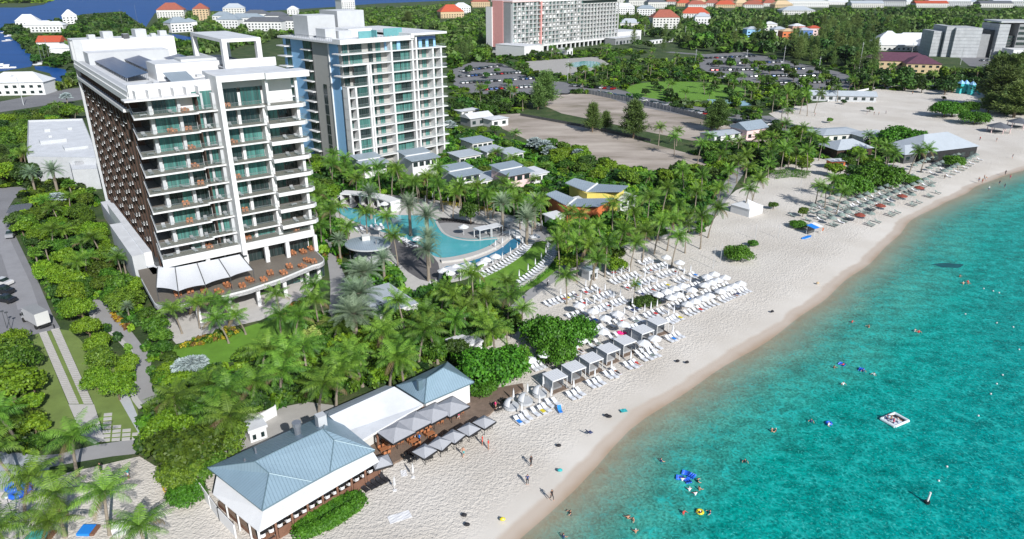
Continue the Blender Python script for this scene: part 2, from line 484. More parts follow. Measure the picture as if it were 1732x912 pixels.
def soil_mat():
	m, N, L, B = nmat('planted_soil')
	tc = N.new('ShaderNodeTexCoord')
	n1 = N.new('ShaderNodeTexNoise'); n1.inputs['Scale'].default_value = 0.12; n1.inputs['Detail'].default_value = 8; n1.inputs['Roughness'].default_value = 0.7
	L.new(tc.outputs['Object'], n1.inputs['Vector'])
	cr = N.new('ShaderNodeValToRGB')
	e = cr.color_ramp.elements
	e[0].position = 0.35; e[0].color = (0.020, 0.045, 0.010, 1)
	e[1].position = 0.72; e[1].color = (0.13, 0.115, 0.065, 1)
	x = e.new(0.52); x.color = (0.045, 0.085, 0.016, 1)
	L.new(n1.outputs['Fac'], cr.inputs[0]); L.new(cr.outputs[0], B.inputs['Base Color'])
	B.inputs['Roughness'].default_value = 0.95
	n2 = N.new('ShaderNodeTexNoise'); n2.inputs['Scale'].default_value = 3.0; n2.inputs['Detail'].default_value = 6
	L.new(tc.outputs['Object'], n2.inputs['Vector'])
	bp = N.new('ShaderNodeBump'); bp.inputs['Strength'].default_value = 0.8; bp.inputs['Distance'].default_value = 0.3
	L.new(n2.outputs['Fac'], bp.inputs['Height']); L.new(bp.outputs[0], B.inputs['Normal'])
	return m
M['soil'] = soil_mat()
def dirt_mat():
	m, N, L, B = nmat('bare_sandy_lot')
	tc = N.new('ShaderNodeTexCoord')
	mp = N.new('ShaderNodeMapping'); mp.inputs['Rotation'].default_value = (0, 0, R(-30)); mp.inputs['Scale'].default_value = (0.5, 1.3, 1)
	L.new(tc.outputs['Object'], mp.inputs[0])
	n1 = N.new('ShaderNodeTexNoise'); n1.inputs['Scale'].default_value = 0.05; n1.inputs['Detail'].default_value = 9; n1.inputs['Roughness'].default_value = 0.62
	L.new(mp.outputs[0], n1.inputs['Vector'])
	cr = N.new('ShaderNodeValToRGB')
	e = cr.color_ramp.elements
	e[0].position = 0.36; e[0].color = (0.22, 0.19, 0.14, 1)
	e[1].position = 0.64; e[1].color = (0.50, 0.44, 0.38, 1)
	x = e.new(0.5); x.color = (0.37, 0.315, 0.27, 1)
	L.new(n1.outputs['Fac'], cr.inputs[0]); L.new(cr.outputs[0], B.inputs['Base Color'])
	B.inputs['Roughness'].default_value = 0.95
	return m
M['dirt'] = dirt_mat()
def sand_mat():
	"""dry sand trodden all over, wet and brown in a band along the water"""
	m, N, L, B = nmat('beach_sand')
	tc = N.new('ShaderNodeTexCoord')
	at_ = N.new('ShaderNodeAttribute'); at_.attribute_name = 'shore'
	nb = N.new('ShaderNodeTexNoise'); nb.inputs['Scale'].default_value = 0.10; nb.inputs['Detail'].default_value = 4
	L.new(tc.outputs['Object'], nb.inputs['Vector'])
	off = N.new('ShaderNodeMapRange'); off.inputs['To Min'].default_value = -1.7; off.inputs['To Max'].default_value = 1.7
	L.new(nb.outputs['Fac'], off.inputs['Value'])
	s = N.new('ShaderNodeMath'); s.operation = 'ADD'; L.new(at_.outputs['Fac'], s.inputs[0]); L.new(off.outputs[0], s.inputs[1])
	wet = N.new('ShaderNodeMapRange'); wet.inputs['From Min'].default_value = 2.5; wet.inputs['From Max'].default_value = 3.5
	wet.interpolation_type = 'SMOOTHSTEP'
	L.new(s.outputs[0], wet.inputs['Value'])
	wet2 = N.new('ShaderNodeMapRange'); wet2.inputs['From Min'].default_value = -0.2; wet2.inputs['From Max'].default_value = 2.2
	wet2.interpolation_type = 'SMOOTHSTEP'
	L.new(s.outputs[0], wet2.inputs['Value'])
	n1 = N.new('ShaderNodeTexNoise'); n1.inputs['Scale'].default_value = 0.07; n1.inputs['Detail'].default_value = 8
	L.new(tc.outputs['Object'], n1.inputs['Vector'])
	cr = N.new('ShaderNodeValToRGB'); e = cr.color_ramp.elements
	e[0].position = 0.3; e[0].color = (0.57, 0.525, 0.465, 1); e[1].position = 0.7; e[1].color = (0.70, 0.66, 0.605, 1)
	L.new(n1.outputs['Fac'], cr.inputs[0])
	a = N.new('ShaderNodeMixRGB'); a.inputs[1].default_value = (0.40, 0.285, 0.19, 1); a.inputs[2].default_value = (0.56, 0.475, 0.395, 1)
	L.new(wet2.outputs[0], a.inputs[0])
	# below the waterline the bed is pale again
	und = N.new('ShaderNodeMapRange'); und.inputs['From Min'].default_value = -0.1; und.inputs['From Max'].default_value = -3.0
	L.new(at_.outputs['Fac'], und.inputs['Value'])
	a0 = a
	a = N.new('ShaderNodeMixRGB'); a.inputs[2].default_value = (0.40, 0.38, 0.29, 1); L.new(und.outputs[0], a.inputs[0]); L.new(a0.outputs[0], a.inputs[1])
	b = N.new('ShaderNodeMixRGB'); L.new(wet.outputs[0], b.inputs[0]); L.new(a.outputs[0], b.inputs[1]); L.new(cr.outputs[0], b.inputs[2])
	L.new(b.outputs[0], B.inputs['Base Color'])
	rg = N.new('ShaderNodeMapRange'); rg.inputs['To Min'].default_value = 0.45; rg.inputs['To Max'].default_value = 0.95
	L.new(wet.outputs[0], rg.inputs['Value']); L.new(rg.outputs[0], B.inputs['Roughness'])
	v = N.new('ShaderNodeTexVoronoi'); v.inputs['Scale'].default_value = 2.3; v.feature = 'SMOOTH_F1'; v.inputs['Smoothness'].default_value = 0.35
	nd = N.new('ShaderNodeTexNoise'); nd.inputs['Scale'].default_value = 2.2; nd.inputs['Detail'].default_value = 3
	L.new(tc.outputs['Object'], nd.inputs['Vector'])
	wv = N.new('ShaderNodeVectorMath'); wv.operation = 'ADD'; L.new(tc.outputs['Object'], wv.inputs[0]); L.new(nd.outputs['Color'], wv.inputs[1])
	L.new(wv.outputs[0], v.inputs['Vector'])
	n3 = N.new('ShaderNodeTexNoise'); n3.inputs['Scale'].default_value = 5.0; n3.inputs['Detail'].default_value = 5
	L.new(tc.outputs['Object'], n3.inputs['Vector'])
	hh = N.new('ShaderNodeMath'); hh.operation = 'ADD'; L.new(v.outputs['Distance'], hh.inputs[0])
	h2 = N.new('ShaderNodeMath'); h2.operation = 'MULTIPLY'; h2.inputs[1].default_value = 0.5; L.new(n3.outputs['Fac'], h2.inputs[0]); L.new(h2.outputs[0], hh.inputs[1])
	bp = N.new('ShaderNodeBump'); bp.inputs['Distance'].default_value = 0.20
	sm = N.new('ShaderNodeMath'); sm.operation = 'MULTIPLY'; sm.inputs[1].default_value = 0.62
	# trampling fades towards the wet, smooth strip
	tr = N.new('ShaderNodeMapRange'); tr.inputs['From Min'].default_value = 4.5; tr.inputs['From Max'].default_value = 8.5
	L.new(s.outputs[0], tr.inputs['Value'])
	L.new(tr.outputs[0], sm.inputs[0]); L.new(sm.outputs[0], bp.inputs['Strength'])
	L.new(hh.outputs[0], bp.inputs['Height']); L.new(bp.outputs[0], B.inputs['Normal'])
	return m
M['sand'] = sand_mat()
def sea_mat():
	"""clear shallow water over pale sand: teal deepens with depth, thin water lets the wet sand through"""
	m, N, L, B = nmat('sea_water')
	tc = N.new('ShaderNodeTexCoord')
	at_ = N.new('ShaderNodeAttribute'); at_.attribute_name = 'shore'     # metres out from the waterline
	n0 = N.new('ShaderNodeTexNoise'); n0.inputs['Scale'].default_value = 0.05; n0.inputs['Detail'].default_value = 5
	L.new(tc.outputs['Object'], n0.inputs['Vector'])
	o1 = N.new('ShaderNodeMapRange'); o1.inputs['To Min'].default_value = -7; o1.inputs['To Max'].default_value = 7
	L.new(n0.outputs['Fac'], o1.inputs['Value'])
	d = N.new('ShaderNodeMath'); d.operation = 'ADD'; L.new(at_.outputs['Fac'], d.inputs[0]); L.new(o1.outputs[0], d.inputs[1])
	dn = N.new('ShaderNodeMapRange'); dn.inputs['From Max'].default_value = 110.0; L.new(d.outputs[0], dn.inputs['Value'])
	cr = N.new('ShaderNodeValToRGB'); e = cr.color_ramp.elements
	e[0].position = 0.0; e[0].color = (0.17, 0.40, 0.32, 1)
	e[1].position = 1.0; e[1].color = (0.0, 0.26, 0.35, 1)
	for p, c in ((0.06, (0.075, 0.36, 0.29)), (0.17, (0.002, 0.285, 0.24)), (0.36, (0.0, 0.265, 0.25)), (0.62, (0.0, 0.265, 0.29))):
		q = e.new(p); q.color = (*c, 1)
	L.new(dn.outputs[0], cr.inputs[0])
	# light focused by wavelets, painted into the colour as a wandering lattice, two sizes
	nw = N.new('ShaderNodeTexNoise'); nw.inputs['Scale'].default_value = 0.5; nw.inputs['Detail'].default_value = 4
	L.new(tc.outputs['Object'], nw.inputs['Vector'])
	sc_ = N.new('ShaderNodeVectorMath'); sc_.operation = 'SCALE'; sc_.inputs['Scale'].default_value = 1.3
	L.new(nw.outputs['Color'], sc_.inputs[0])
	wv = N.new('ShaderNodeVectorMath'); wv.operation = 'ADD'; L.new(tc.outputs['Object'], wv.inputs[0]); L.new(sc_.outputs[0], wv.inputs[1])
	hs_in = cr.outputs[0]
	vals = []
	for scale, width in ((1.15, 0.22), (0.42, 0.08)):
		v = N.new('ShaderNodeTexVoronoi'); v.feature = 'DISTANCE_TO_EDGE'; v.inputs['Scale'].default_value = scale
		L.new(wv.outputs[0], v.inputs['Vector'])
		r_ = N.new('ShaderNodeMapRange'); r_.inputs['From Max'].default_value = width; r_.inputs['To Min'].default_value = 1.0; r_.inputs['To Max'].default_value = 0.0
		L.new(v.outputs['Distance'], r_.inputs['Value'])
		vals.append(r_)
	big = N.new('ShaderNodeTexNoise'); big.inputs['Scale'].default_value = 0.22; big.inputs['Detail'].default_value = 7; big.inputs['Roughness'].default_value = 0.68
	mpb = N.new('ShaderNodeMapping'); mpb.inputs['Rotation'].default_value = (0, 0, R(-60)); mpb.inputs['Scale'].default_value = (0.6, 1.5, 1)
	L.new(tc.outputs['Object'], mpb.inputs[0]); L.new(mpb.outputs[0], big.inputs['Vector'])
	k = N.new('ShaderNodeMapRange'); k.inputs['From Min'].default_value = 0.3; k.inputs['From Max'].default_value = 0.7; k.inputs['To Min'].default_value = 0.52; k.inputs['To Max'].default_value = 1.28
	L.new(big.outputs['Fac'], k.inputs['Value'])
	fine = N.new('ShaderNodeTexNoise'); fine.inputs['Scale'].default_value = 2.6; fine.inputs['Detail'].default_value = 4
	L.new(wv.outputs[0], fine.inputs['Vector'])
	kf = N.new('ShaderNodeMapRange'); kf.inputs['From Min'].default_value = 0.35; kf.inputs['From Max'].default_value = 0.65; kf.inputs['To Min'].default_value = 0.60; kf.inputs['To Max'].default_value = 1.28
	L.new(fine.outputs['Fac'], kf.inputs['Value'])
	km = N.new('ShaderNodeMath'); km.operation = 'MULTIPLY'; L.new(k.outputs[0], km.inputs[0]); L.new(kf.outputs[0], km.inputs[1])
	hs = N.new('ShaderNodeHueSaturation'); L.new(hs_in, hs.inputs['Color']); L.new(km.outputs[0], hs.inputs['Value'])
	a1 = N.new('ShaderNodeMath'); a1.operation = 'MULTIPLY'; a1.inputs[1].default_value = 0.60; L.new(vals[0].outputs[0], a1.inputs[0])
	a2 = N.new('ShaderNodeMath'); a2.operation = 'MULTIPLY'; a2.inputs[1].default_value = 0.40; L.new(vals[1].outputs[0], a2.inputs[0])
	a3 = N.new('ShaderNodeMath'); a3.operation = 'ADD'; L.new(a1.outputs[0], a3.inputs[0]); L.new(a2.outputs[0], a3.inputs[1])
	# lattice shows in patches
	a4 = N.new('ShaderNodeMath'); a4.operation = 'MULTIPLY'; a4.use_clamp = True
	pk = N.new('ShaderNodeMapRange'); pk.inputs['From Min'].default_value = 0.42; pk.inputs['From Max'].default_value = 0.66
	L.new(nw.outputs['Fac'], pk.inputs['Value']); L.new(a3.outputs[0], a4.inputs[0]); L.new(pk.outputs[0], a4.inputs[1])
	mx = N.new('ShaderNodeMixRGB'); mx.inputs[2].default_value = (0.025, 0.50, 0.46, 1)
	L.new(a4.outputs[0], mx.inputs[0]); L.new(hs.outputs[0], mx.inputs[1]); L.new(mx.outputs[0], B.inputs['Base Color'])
	gl = N.new('ShaderNodeTexNoise'); gl.inputs['Scale'].default_value = 3.1; gl.inputs['Detail'].default_value = 2  # bright highlight speckles, painted into the water colour
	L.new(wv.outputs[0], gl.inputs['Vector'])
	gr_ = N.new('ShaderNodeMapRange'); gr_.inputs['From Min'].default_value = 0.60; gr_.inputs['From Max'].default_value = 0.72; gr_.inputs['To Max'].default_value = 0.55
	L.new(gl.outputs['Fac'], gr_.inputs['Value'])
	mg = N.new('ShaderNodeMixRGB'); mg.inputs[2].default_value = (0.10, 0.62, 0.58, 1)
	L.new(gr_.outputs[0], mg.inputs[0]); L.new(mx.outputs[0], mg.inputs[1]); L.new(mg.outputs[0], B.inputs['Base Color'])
	B.inputs['Roughness'].default_value = 0.12
	B.inputs['IOR'].default_value = 1.33
	B.inputs['Specular IOR Level'].default_value = 0.09
	al = N.new('ShaderNodeMapRange'); al.inputs['From Min'].default_value = -0.2; al.inputs['From Max'].default_value = 11.0; al.inputs['To Min'].default_value = 0.22
	L.new(at_.outputs['Fac'], al.inputs['Value']); L.new(al.outputs[0], B.inputs['Alpha'])
	nb = N.new('ShaderNodeTexNoise'); nb.inputs['Scale'].default_value = 1.3; nb.inputs['Detail'].default_value = 6; nb.inputs['Roughness'].default_value = 0.6
	L.new(wv.outputs[0], nb.inputs['Vector'])
	bp = N.new('ShaderNodeBump'); bp.inputs['Strength'].default_value = 0.55; bp.inputs['Distance'].default_value = 0.22
	L.new(nb.outputs['Fac'], bp.inputs['Height']); L.new(bp.outputs[0], B.inputs['Normal'])
	return m
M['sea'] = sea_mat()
def still_water(name, col, rough=0.08, bscale=0.8, bump=0.3, var=0.15, vscale=0.03, spec=0.5):
	m, N, L, B = nmat(name)
	tc = N.new('ShaderNodeTexCoord')
	n1 = N.new('ShaderNodeTexNoise'); n1.inputs['Scale'].default_value = vscale; n1.inputs['Detail'].default_value = 6
	mp = N.new('ShaderNodeMapping'); mp.inputs['Scale'].default_value = (0.5, 1.5, 1)
	L.new(tc.outputs['Object'], mp.inputs[0]); L.new(mp.outputs[0], n1.inputs['Vector'])
	mr = N.new('ShaderNodeMapRange'); mr.inputs['From Min'].default_value = 0.3; mr.inputs['From Max'].default_value = 0.7
	mr.inputs['To Min'].default_value = 1 - var; mr.inputs['To Max'].default_value = 1 + var
	L.new(n1.outputs['Fac'], mr.inputs['Value'])
	hs = N.new('ShaderNodeHueSaturation'); hs.inputs['Color'].default_value = (*col, 1)
	L.new(mr.outputs[0], hs.inputs['Value']); L.new(hs.outputs[0], B.inputs['Base Color'])
	B.inputs['Roughness'].default_value = rough
	B.inputs['IOR'].default_value = 1.33
	B.inputs['Specular IOR Level'].default_value = spec
	n2 = N.new('ShaderNodeTexNoise'); n2.inputs['Scale'].default_value = bscale; n2.inputs['Detail'].default_value = 4
	L.new(tc.outputs['Object'], n2.inputs['Vector'])
	bp = N.new('ShaderNodeBump'); bp.inputs['Strength'].default_value = bump; bp.inputs['Distance'].default_value = 0.2
	L.new(n2.outputs['Fac'], bp.inputs['Height']); L.new(bp.outputs[0], B.inputs['Normal'])
	return m
M['lagoon'] = still_water('lagoon_water', (0.012, 0.075, 0.27), 0.45, 0.25, 0.6, 0.12, spec=0.12)
M['pool'] = still_water('pool_water', (0.09, 0.40, 0.45), 0.06, 1.2, 0.15, 0.08, 0.2)
M['pooldark'] = still_water('lap_pool_water', (0.035, 0.19, 0.33), 0.06, 1.2, 0.15, 0.08, 0.2)
# ------------------------------------------------------------------ sea air
def haze_box(dens):
	m = bpy.data.materials.new('sea_air'); m.use_nodes = True; nt = m.node_tree; nt.nodes.remove(nt.nodes['Principled BSDF'])
	v = nt.nodes.new('ShaderNodeVolumePrincipled'); v.inputs['Color'].default_value = (0.80, 0.88, 0.97, 1); v.inputs['Density'].default_value = dens; v.inputs['Anisotropy'].default_value = 0.2
	nt.links.new(v.outputs[0], nt.nodes['Material Output'].inputs['Volume'])
	mb = MB([m]); mb.box(-9200, 9200, -420, 9200, -6, 75); tag(mb.build('haze'), kind='stuff')
haze_box(0.000025)
# ------------------------------------------------------------------ shoreline, sea, beach, ground
SHORE_PX = [(800, 985), (881, 911), (918, 869), (971, 831), (1016, 784), (1078, 736), (1138, 696), (1216, 641), (1276, 591), (1344, 548), (1399, 513), (1459, 456), (1476, 432), (1536, 388), (1574, 360), (1624, 333), (1732, 285), (1900, 222)]
sp_ = [Vector((*at(a, b, -0.4), 0)) for a, b in SHORE_PX]
sp_ = [sp_[0] - Vector((60, 60, 0))] + sp_ + [sp_[-1] + Vector((300, 290, 0)), sp_[-1] + Vector((2600, 1500, 0))]
def resample(pts, step):
	out = [pts[0]]
	for a, b in zip(pts, pts[1:]):
		n = max(1, int((b - a).length / step))
		out += [a.lerp(b, (i + 1) / n) for i in range(n)]
	return out
SHORE = resample(sp_[:-1], 4.0) + [sp_[-1]]
for _ in range(3):
	SHORE = [SHORE[0]] + [(SHORE[i - 1] + SHORE[i] * 2 + SHORE[i + 1]) / 4 for i in range(1, len(SHORE) - 2)] + SHORE[-2:]
INL = Vector((-0.7071, 0.7071, 0))
SHORE = [p + INL * (0.75 * math.sin(i * .47) + .55 * math.sin(i * .21 + 1) + .3 * math.sin(i * 1.1 + 2)) if i < len(SHORE) - 1 else p for i, p in enumerate(SHORE)]
def strip(name, svals, zf, material, kind='structure', sign=1):
	n = len(svals)
	v, f, att = [], [], []
	for i, p in enumerate(SHORE):
		for s in svals:
			q = p + INL * s
			v.append((q.x, q.y, zf(s))); att.append(float(s * sign))
	for i in range(len(SHORE) - 1):
		for j in range(n - 1):
			a = i * n + j
			f.append((a, a + n, a + n + 1, a + 1))
	return v, f, att
sv = [14, 11, 8.5, 6.5, 5, 3.5, 2, 1, 0, -1, -2.5, -5, -9, -14, -22, -35]
def sz(s):
	if s >= 12: return 0.02
	if s >= 0: return 0.02 - 0.45 * (1 - s / 12.0) ** 1.3
	return -0.43 + s * 0.075 * (1 + min(1, -s / 10))
v, f, att = strip('beach', sv, sz, None)
inner = [SHORE[i] + INL * 14 for i in range(len(SHORE))]
LAND_PX = [(-260, 1150), (-260, 830), (-20, 815), (60, 835), (112, 800), (180, 785), (236, 772), (262, 788), (320, 806), (350, 800), (400, 740), (560, 690), (690, 650), (770, 640), (800, 600), (812, 560), (850, 535), (893, 503), (930, 478), (975, 450), (1010, 428), (1050, 418), (1080, 412), (1120, 402), (1165, 394), (1200, 382), (1214, 362), (1224, 340), (1245, 322), (1290, 302), (1312, 288), (1290, 262), (1335, 240), (1330, 212), (1300, 192), (1345, 178), (1420, 170), (1470, 156), (1500, 143), (1560, 141), (1610, 150), (1680, 160), (1760, 165), (1900, 168)]
land = [Vector((*at(a, b, 0.02), 0)) for a, b in LAND_PX]
endi = len(inner) - 2
b0 = len(v)
poly = [Vector((p.x, p.y, 0)) for p in inner[:endi + 1]]
lastland = land[-1]
ring = poly + land[::-1]
for p in ring:
	v.append((p.x, p.y, 0.02)); att.append(30.0)
f.append(tuple(range(b0, len(v)))[::-1])
me = bpy.data.meshes.new('beach_sand')
me.from_pydata(v, [], f); me.materials.append(M['sand'])
a_ = me.attributes.new('shore', 'FLOAT', 'POINT'); a_.data.foreach_set('value', att)
me.update()
tag(link(bpy.data.objects.new('beach_sand', me)), kind='structure')
sv2 = [6, 3, 1.5, 0, -1, -2, -3.5, -5, -7, -10, -14, -20, -28, -40, -60, -90, -140, -300, -900, -6000]
v, f, att = strip('sea', sv2, lambda s: -0.40, None, sign=-1)
me = bpy.data.meshes.new('sea_water')
me.from_pydata(v, [], [t[::-1] for t in f]); me.materials.append(M['sea'])
a_ = me.attributes.new('shore', 'FLOAT', 'POINT'); a_.data.foreach_set('value', att)
me.update();
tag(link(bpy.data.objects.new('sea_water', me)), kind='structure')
inner12 = [SHORE[i] + INL * 12.5 for i in range(len(SHORE))]
mb = MB([M['soil']])
ring = [(p.x, p.y, 0) for p in inner12] + [(9000, 9000, 0), (-9000, 9000, 0), (-9000, -400, 0), (-200, -400, 0)]
mb.face(ring[::-1])
tag(mb.build('ground'), kind='structure')
def sheet(name, pix, material, z, kind='structure', world=None):
	mb = MB([material])
	pts = world or gpoly(pix, z)
	a = sum(pts[i][0] * pts[(i + 1) % len(pts)][1] - pts[(i + 1) % len(pts)][0] * pts[i][1] for i in range(len(pts)))
	if a < 0: pts = pts[::-1]
	mb.face([(p[0], p[1], z) for p in pts])
	if name not in ('verge',):
		KEEP.append([(p[0], p[1]) for p in pts])
	return tag(mb.build(name), kind=kind)
def smooth_px(pts, n=3, closed=True):
	for _ in range(n):
		out = []
		m = len(pts)
		for i in range(m if closed else m - 1):
			a, b = pts[i], pts[(i + 1) % m]
			out += [(a[0] * .75 + b[0] * .25, a[1] * .75 + b[1] * .25), (a[0] * .25 + b[0] * .75, a[1] * .25 + b[1] * .75)]
		pts = out if closed else [pts[0]] + out + [pts[-1]]
	return pts
def ribbon(name, pix, width, material, z, kind='structure', th=None):
	"""a strip of even width along a line read off the photograph"""
	pts = [Vector((*at(a, b, z), 0)) for a, b in smooth_px(pix, 2, False)]
	mb = MB([material])
	L_, R_ = [], []
	for i, p in enumerate(pts):
		d = (pts[min(i + 1, len(pts) - 1)] - pts[max(i - 1, 0)]).normalized()
		n = Vector((-d.y, d.x, 0)) * width / 2
		L_.append(p + n); R_.append(p - n)
	for i in range(len(pts) - 1):
		if th:
			a, b, c, d = L_[i], R_[i], R_[i + 1], L_[i + 1]
			mb.face([(a.x, a.y, z), (b.x, b.y, z), (c.x, c.y, z), (d.x, d.y, z)])
			mb.face([(a.x, a.y, z - th), (a.x, a.y, z), (d.x, d.y, z), (d.x, d.y, z - th)])
			mb.face([(b.x, b.y, z), (b.x, b.y, z - th), (c.x, c.y, z - th), (c.x, c.y, z)])
		else:
			a, b, c, d = R_[i], R_[i + 1], L_[i + 1], L_[i]
			mb.face([(a.x, a.y, z), (b.x, b.y, z), (c.x, c.y, z), (d.x, d.y, z)])
	return tag(mb.build(name), kind=kind)
# lagoon and canals behind the hotels
sheet('lagoon_water', [(-900, 150), (-200, 150), (-60, 128), (0, 121), (52, 113), (60, 102), (46, 84), (22, 66), (9, 52), (7, 41), (45, 37), (100, 37), (140, 24), (206, 19), (238, 40), (244, 50), (262, 22), (300, 17), (420, 20), (500, 16), (560, 12), (640, 6), (760, 1), (850, -3), (1000, -12), (1400, -26), (-900, -26)], M['lagoon'], 0.05)
sheet('canal_water', smooth_px([(262, 54), (300, 58), (335, 66), (345, 84), (300, 80), (276, 66)], 2), M['lagoon'], 0.05)
sheet('inlet_water', [(80, 112), (112, 118), (112, 142), (96, 142), (84, 124), (60, 118), (58, 112)], M['lagoon'], 0.05)
sheet('inlet_water', [(1388, -22), (1700, -22), (1520, 1), (1440, 4), (1390, 3)], M['lagoon'], 0.05)
mb = MB([M['soil']]); mb.prism(gpoly([(-400, 12), (40, 13), (74, 8), (84, 2), (60, -8), (-400, -10)]), 0.06, 0.5)
tag(mb.build('mangrove_island'), kind='structure')
# bare lots
sheet('bare_sandy_lot', [(905, 172), (950, 158), (1010, 160), (1080, 172), (1150, 190), (1230, 212), (1300, 228), (1310, 245), (1240, 245), (1170, 238), (1100, 224), (1020, 206), (950, 192)], M['dirt'], 0.03)
sheet('bare_sandy_lot', [(835, 195), (880, 192), (960, 208), (1040, 226), (1120, 248), (1190, 266), (1200, 284), (1130, 292), (1050, 282), (980, 268), (900, 240), (850, 218)], M['dirt'], 0.03)
# roads, car parks
sheet('driveway', [(-90, 300), (0, 318), (34, 316), (50, 322), (24, 336), (14, 352), (16, 378), (46, 440), (67, 482), (88, 531), (102, 555), (36, 571), (-120, 600)], M['asphalt'], 0.03)
sheet('roadside_strip', [(-120, 372), (4, 372), (22, 416), (52, 480), (66, 520), (30, 524), (18, 480), (2, 430), (-120, 440)], mat('lighter_lane', (0.30, 0.30, 0.32), 0.9, 0.12, 0.3), 0.034)
sheet('coast_road', [(-300, 190), (0, 172), (118, 150), (200, 142), (200, 158), (118, 172), (0, 190), (-300, 215)], M['asphaltd'], 0.03)
sheet('car_park', [(765, 118), (800, 104), (850, 108), (900, 132), (960, 140), (1000, 150), (960, 160), (880, 162), (800, 158), (768, 150)], M['asphaltd'], 0.03)
sheet('car_park', [(985, 150), (1040, 150), (1120, 170), (1210, 186), (1310, 205), (1420, 222), (1400, 236), (1300, 224), (1180, 200), (1060, 176)], M['asphaltd'], 0.04)
sheet('car_park', [(1180, 112), (1190, 92), (1260, 88), (1330, 102), (1420, 122), (1452, 134), (1440, 152), (1370, 150), (1290, 142), (1220, 136)], M['asphaltd'], 0.04)
ribbon('coast_road', [(720, 112), (800, 100), (830, 106)], 9, M['asphaltd'], 0.05)
ribbon('coast_road', [(1130, 88), (1180, 92), (1290, 100), (1400, 124), (1500, 130), (1620, 128), (1760, 120)], 9, M['asphaltd'], 0.05)
sheet('school_road', [(1620, 96), (1700, 92), (1760, 96), (1760, 112), (1680, 116), (1640, 112)], M['asphaltd'], 0.055)
ribbon('seaside_lane', [(1290, 196), (1330, 212), (1420, 226)], 7, M['asphalt'], 0.05)
# lawns
for px, mt, z in (([(30, 576), (66, 564), (90, 622), (116, 684), (130, 720), (124, 742), (60, 752), (20, 700), (20, 640)], 'lawndry', 0.03),
                  ([(101, 557), (122, 560), (150, 590), (200, 600), (222, 640), (232, 690), (240, 738), (180, 748), (172, 718), (159, 684), (130, 620)], 'lawndry', 0.03),
                  ([(80, 561), (86, 559), (142, 684), (134, 684)], 'lawndry', 0.034)):
	sheet('lawn', px, M[mt], z, 'stuff')
sheet('lawn', smooth_px([(286, 596), (300, 580), (390, 562), (440, 545), (500, 532), (545, 520), (530, 560), (500, 575), (440, 600), (380, 616), (300, 614)], 1), M['lawn'], 0.03, 'stuff')
sheet('lawn', smooth_px([(1052, 150), (1090, 138), (1180, 138), (1262, 148), (1268, 158), (1230, 168), (1150, 172), (1080, 164)], 1), M['lawn'], 0.05, 'stuff')
sheet('lawn', [(1535, 116), (1600, 112), (1620, 120), (1560, 128)], M['lawn'], 0.06, 'stuff')
sheet('lawn', [(1500, 136), (1560, 134), (1600, 142), (1560, 146), (1505, 144)], M['lawn'], 0.06, 'stuff')
sheet('lawn', [(1060, 372), (1110, 352), (1150, 330), (1110, 318), (1040, 345), (1030, 362)], M['lawn'], 0.03, 'stuff')
sheet('lawn', [(1380, 250), (1420, 240), (1450, 250), (1440, 262), (1390, 262)], M['lawn'], 0.03, 'stuff')
# paths
def path2(name, pix, material, z):
	return sheet(name, smooth_px(pix, 1), M[material], z)
path2('garden_path', [(154, 506), (152, 524), (160, 545), (185, 560), (205, 577), (224, 600), (227, 630), (222, 668), (240, 690), (285, 692), (276, 676), (262, 650), (254, 622), (258, 604), (243, 588), (222, 560), (204, 538), (190, 516), (176, 508)], 'path', 0.034)
ribbon('path_kerb', [(152, 512), (154, 536), (180, 556), (203, 574), (224, 598), (227, 632), (223, 668), (240, 690)], 0.9, M['kerb'], 0.04)
sheet('cross_path', [(62, 771), (100, 768), (160, 753), (237, 741), (244, 766), (190, 772), (129, 782), (62, 794)], M['path'], 0.034)
sheet('paved_court', [(-60, 760), (30, 766), (62, 771), (84, 790), (78, 830), (30, 838), (-60, 820)], mat('pale_blue_pavers', (0.40, 0.43, 0.46), 0.8, 0.1, 0.8), 0.036)
sheet('paved_court', [(116, 684), (159, 684), (168, 712), (176, 744), (160, 751), (138, 740), (128, 712)], M['paver'], 0.036)
sheet('ramp', [(195, 664), (214, 659), (244, 730), (236, 736)], M['lgrey'], 0.06)
sheet('terrace_paving', [(262, 512), (254, 528), (262, 548), (284, 566), (298, 582), (330, 574), (395, 552), (440, 542), (470, 528), (520, 500), (545, 470), (540, 440), (400, 470)], M['paver'], 0.034)
path2('service_path', [(545, 395), (560, 396), (572, 440), (588, 478), (592, 520), (574, 556), (545, 580), (512, 634), (490, 636), (520, 590), (552, 552), (560, 500), (556, 450)], 'path', 0.036)
sheet('promenade', smooth_px([(852, 528), (884, 500), (925, 462), (958, 438), (1005, 420), (1100, 392), (1170, 372), (1214, 330), (1236, 290), (1262, 270), (1275, 276), (1252, 300), (1226, 345), (1200, 380), (1120, 402), (1010, 434), (975, 452), (930, 482), (893, 510), (868, 530)], 1), M['path'], 0.03)
sheet('hard_standing', [(360, 800), (330, 760), (420, 700), (470, 690), (520, 680), (600, 690)], M['concrete'], 0.028)
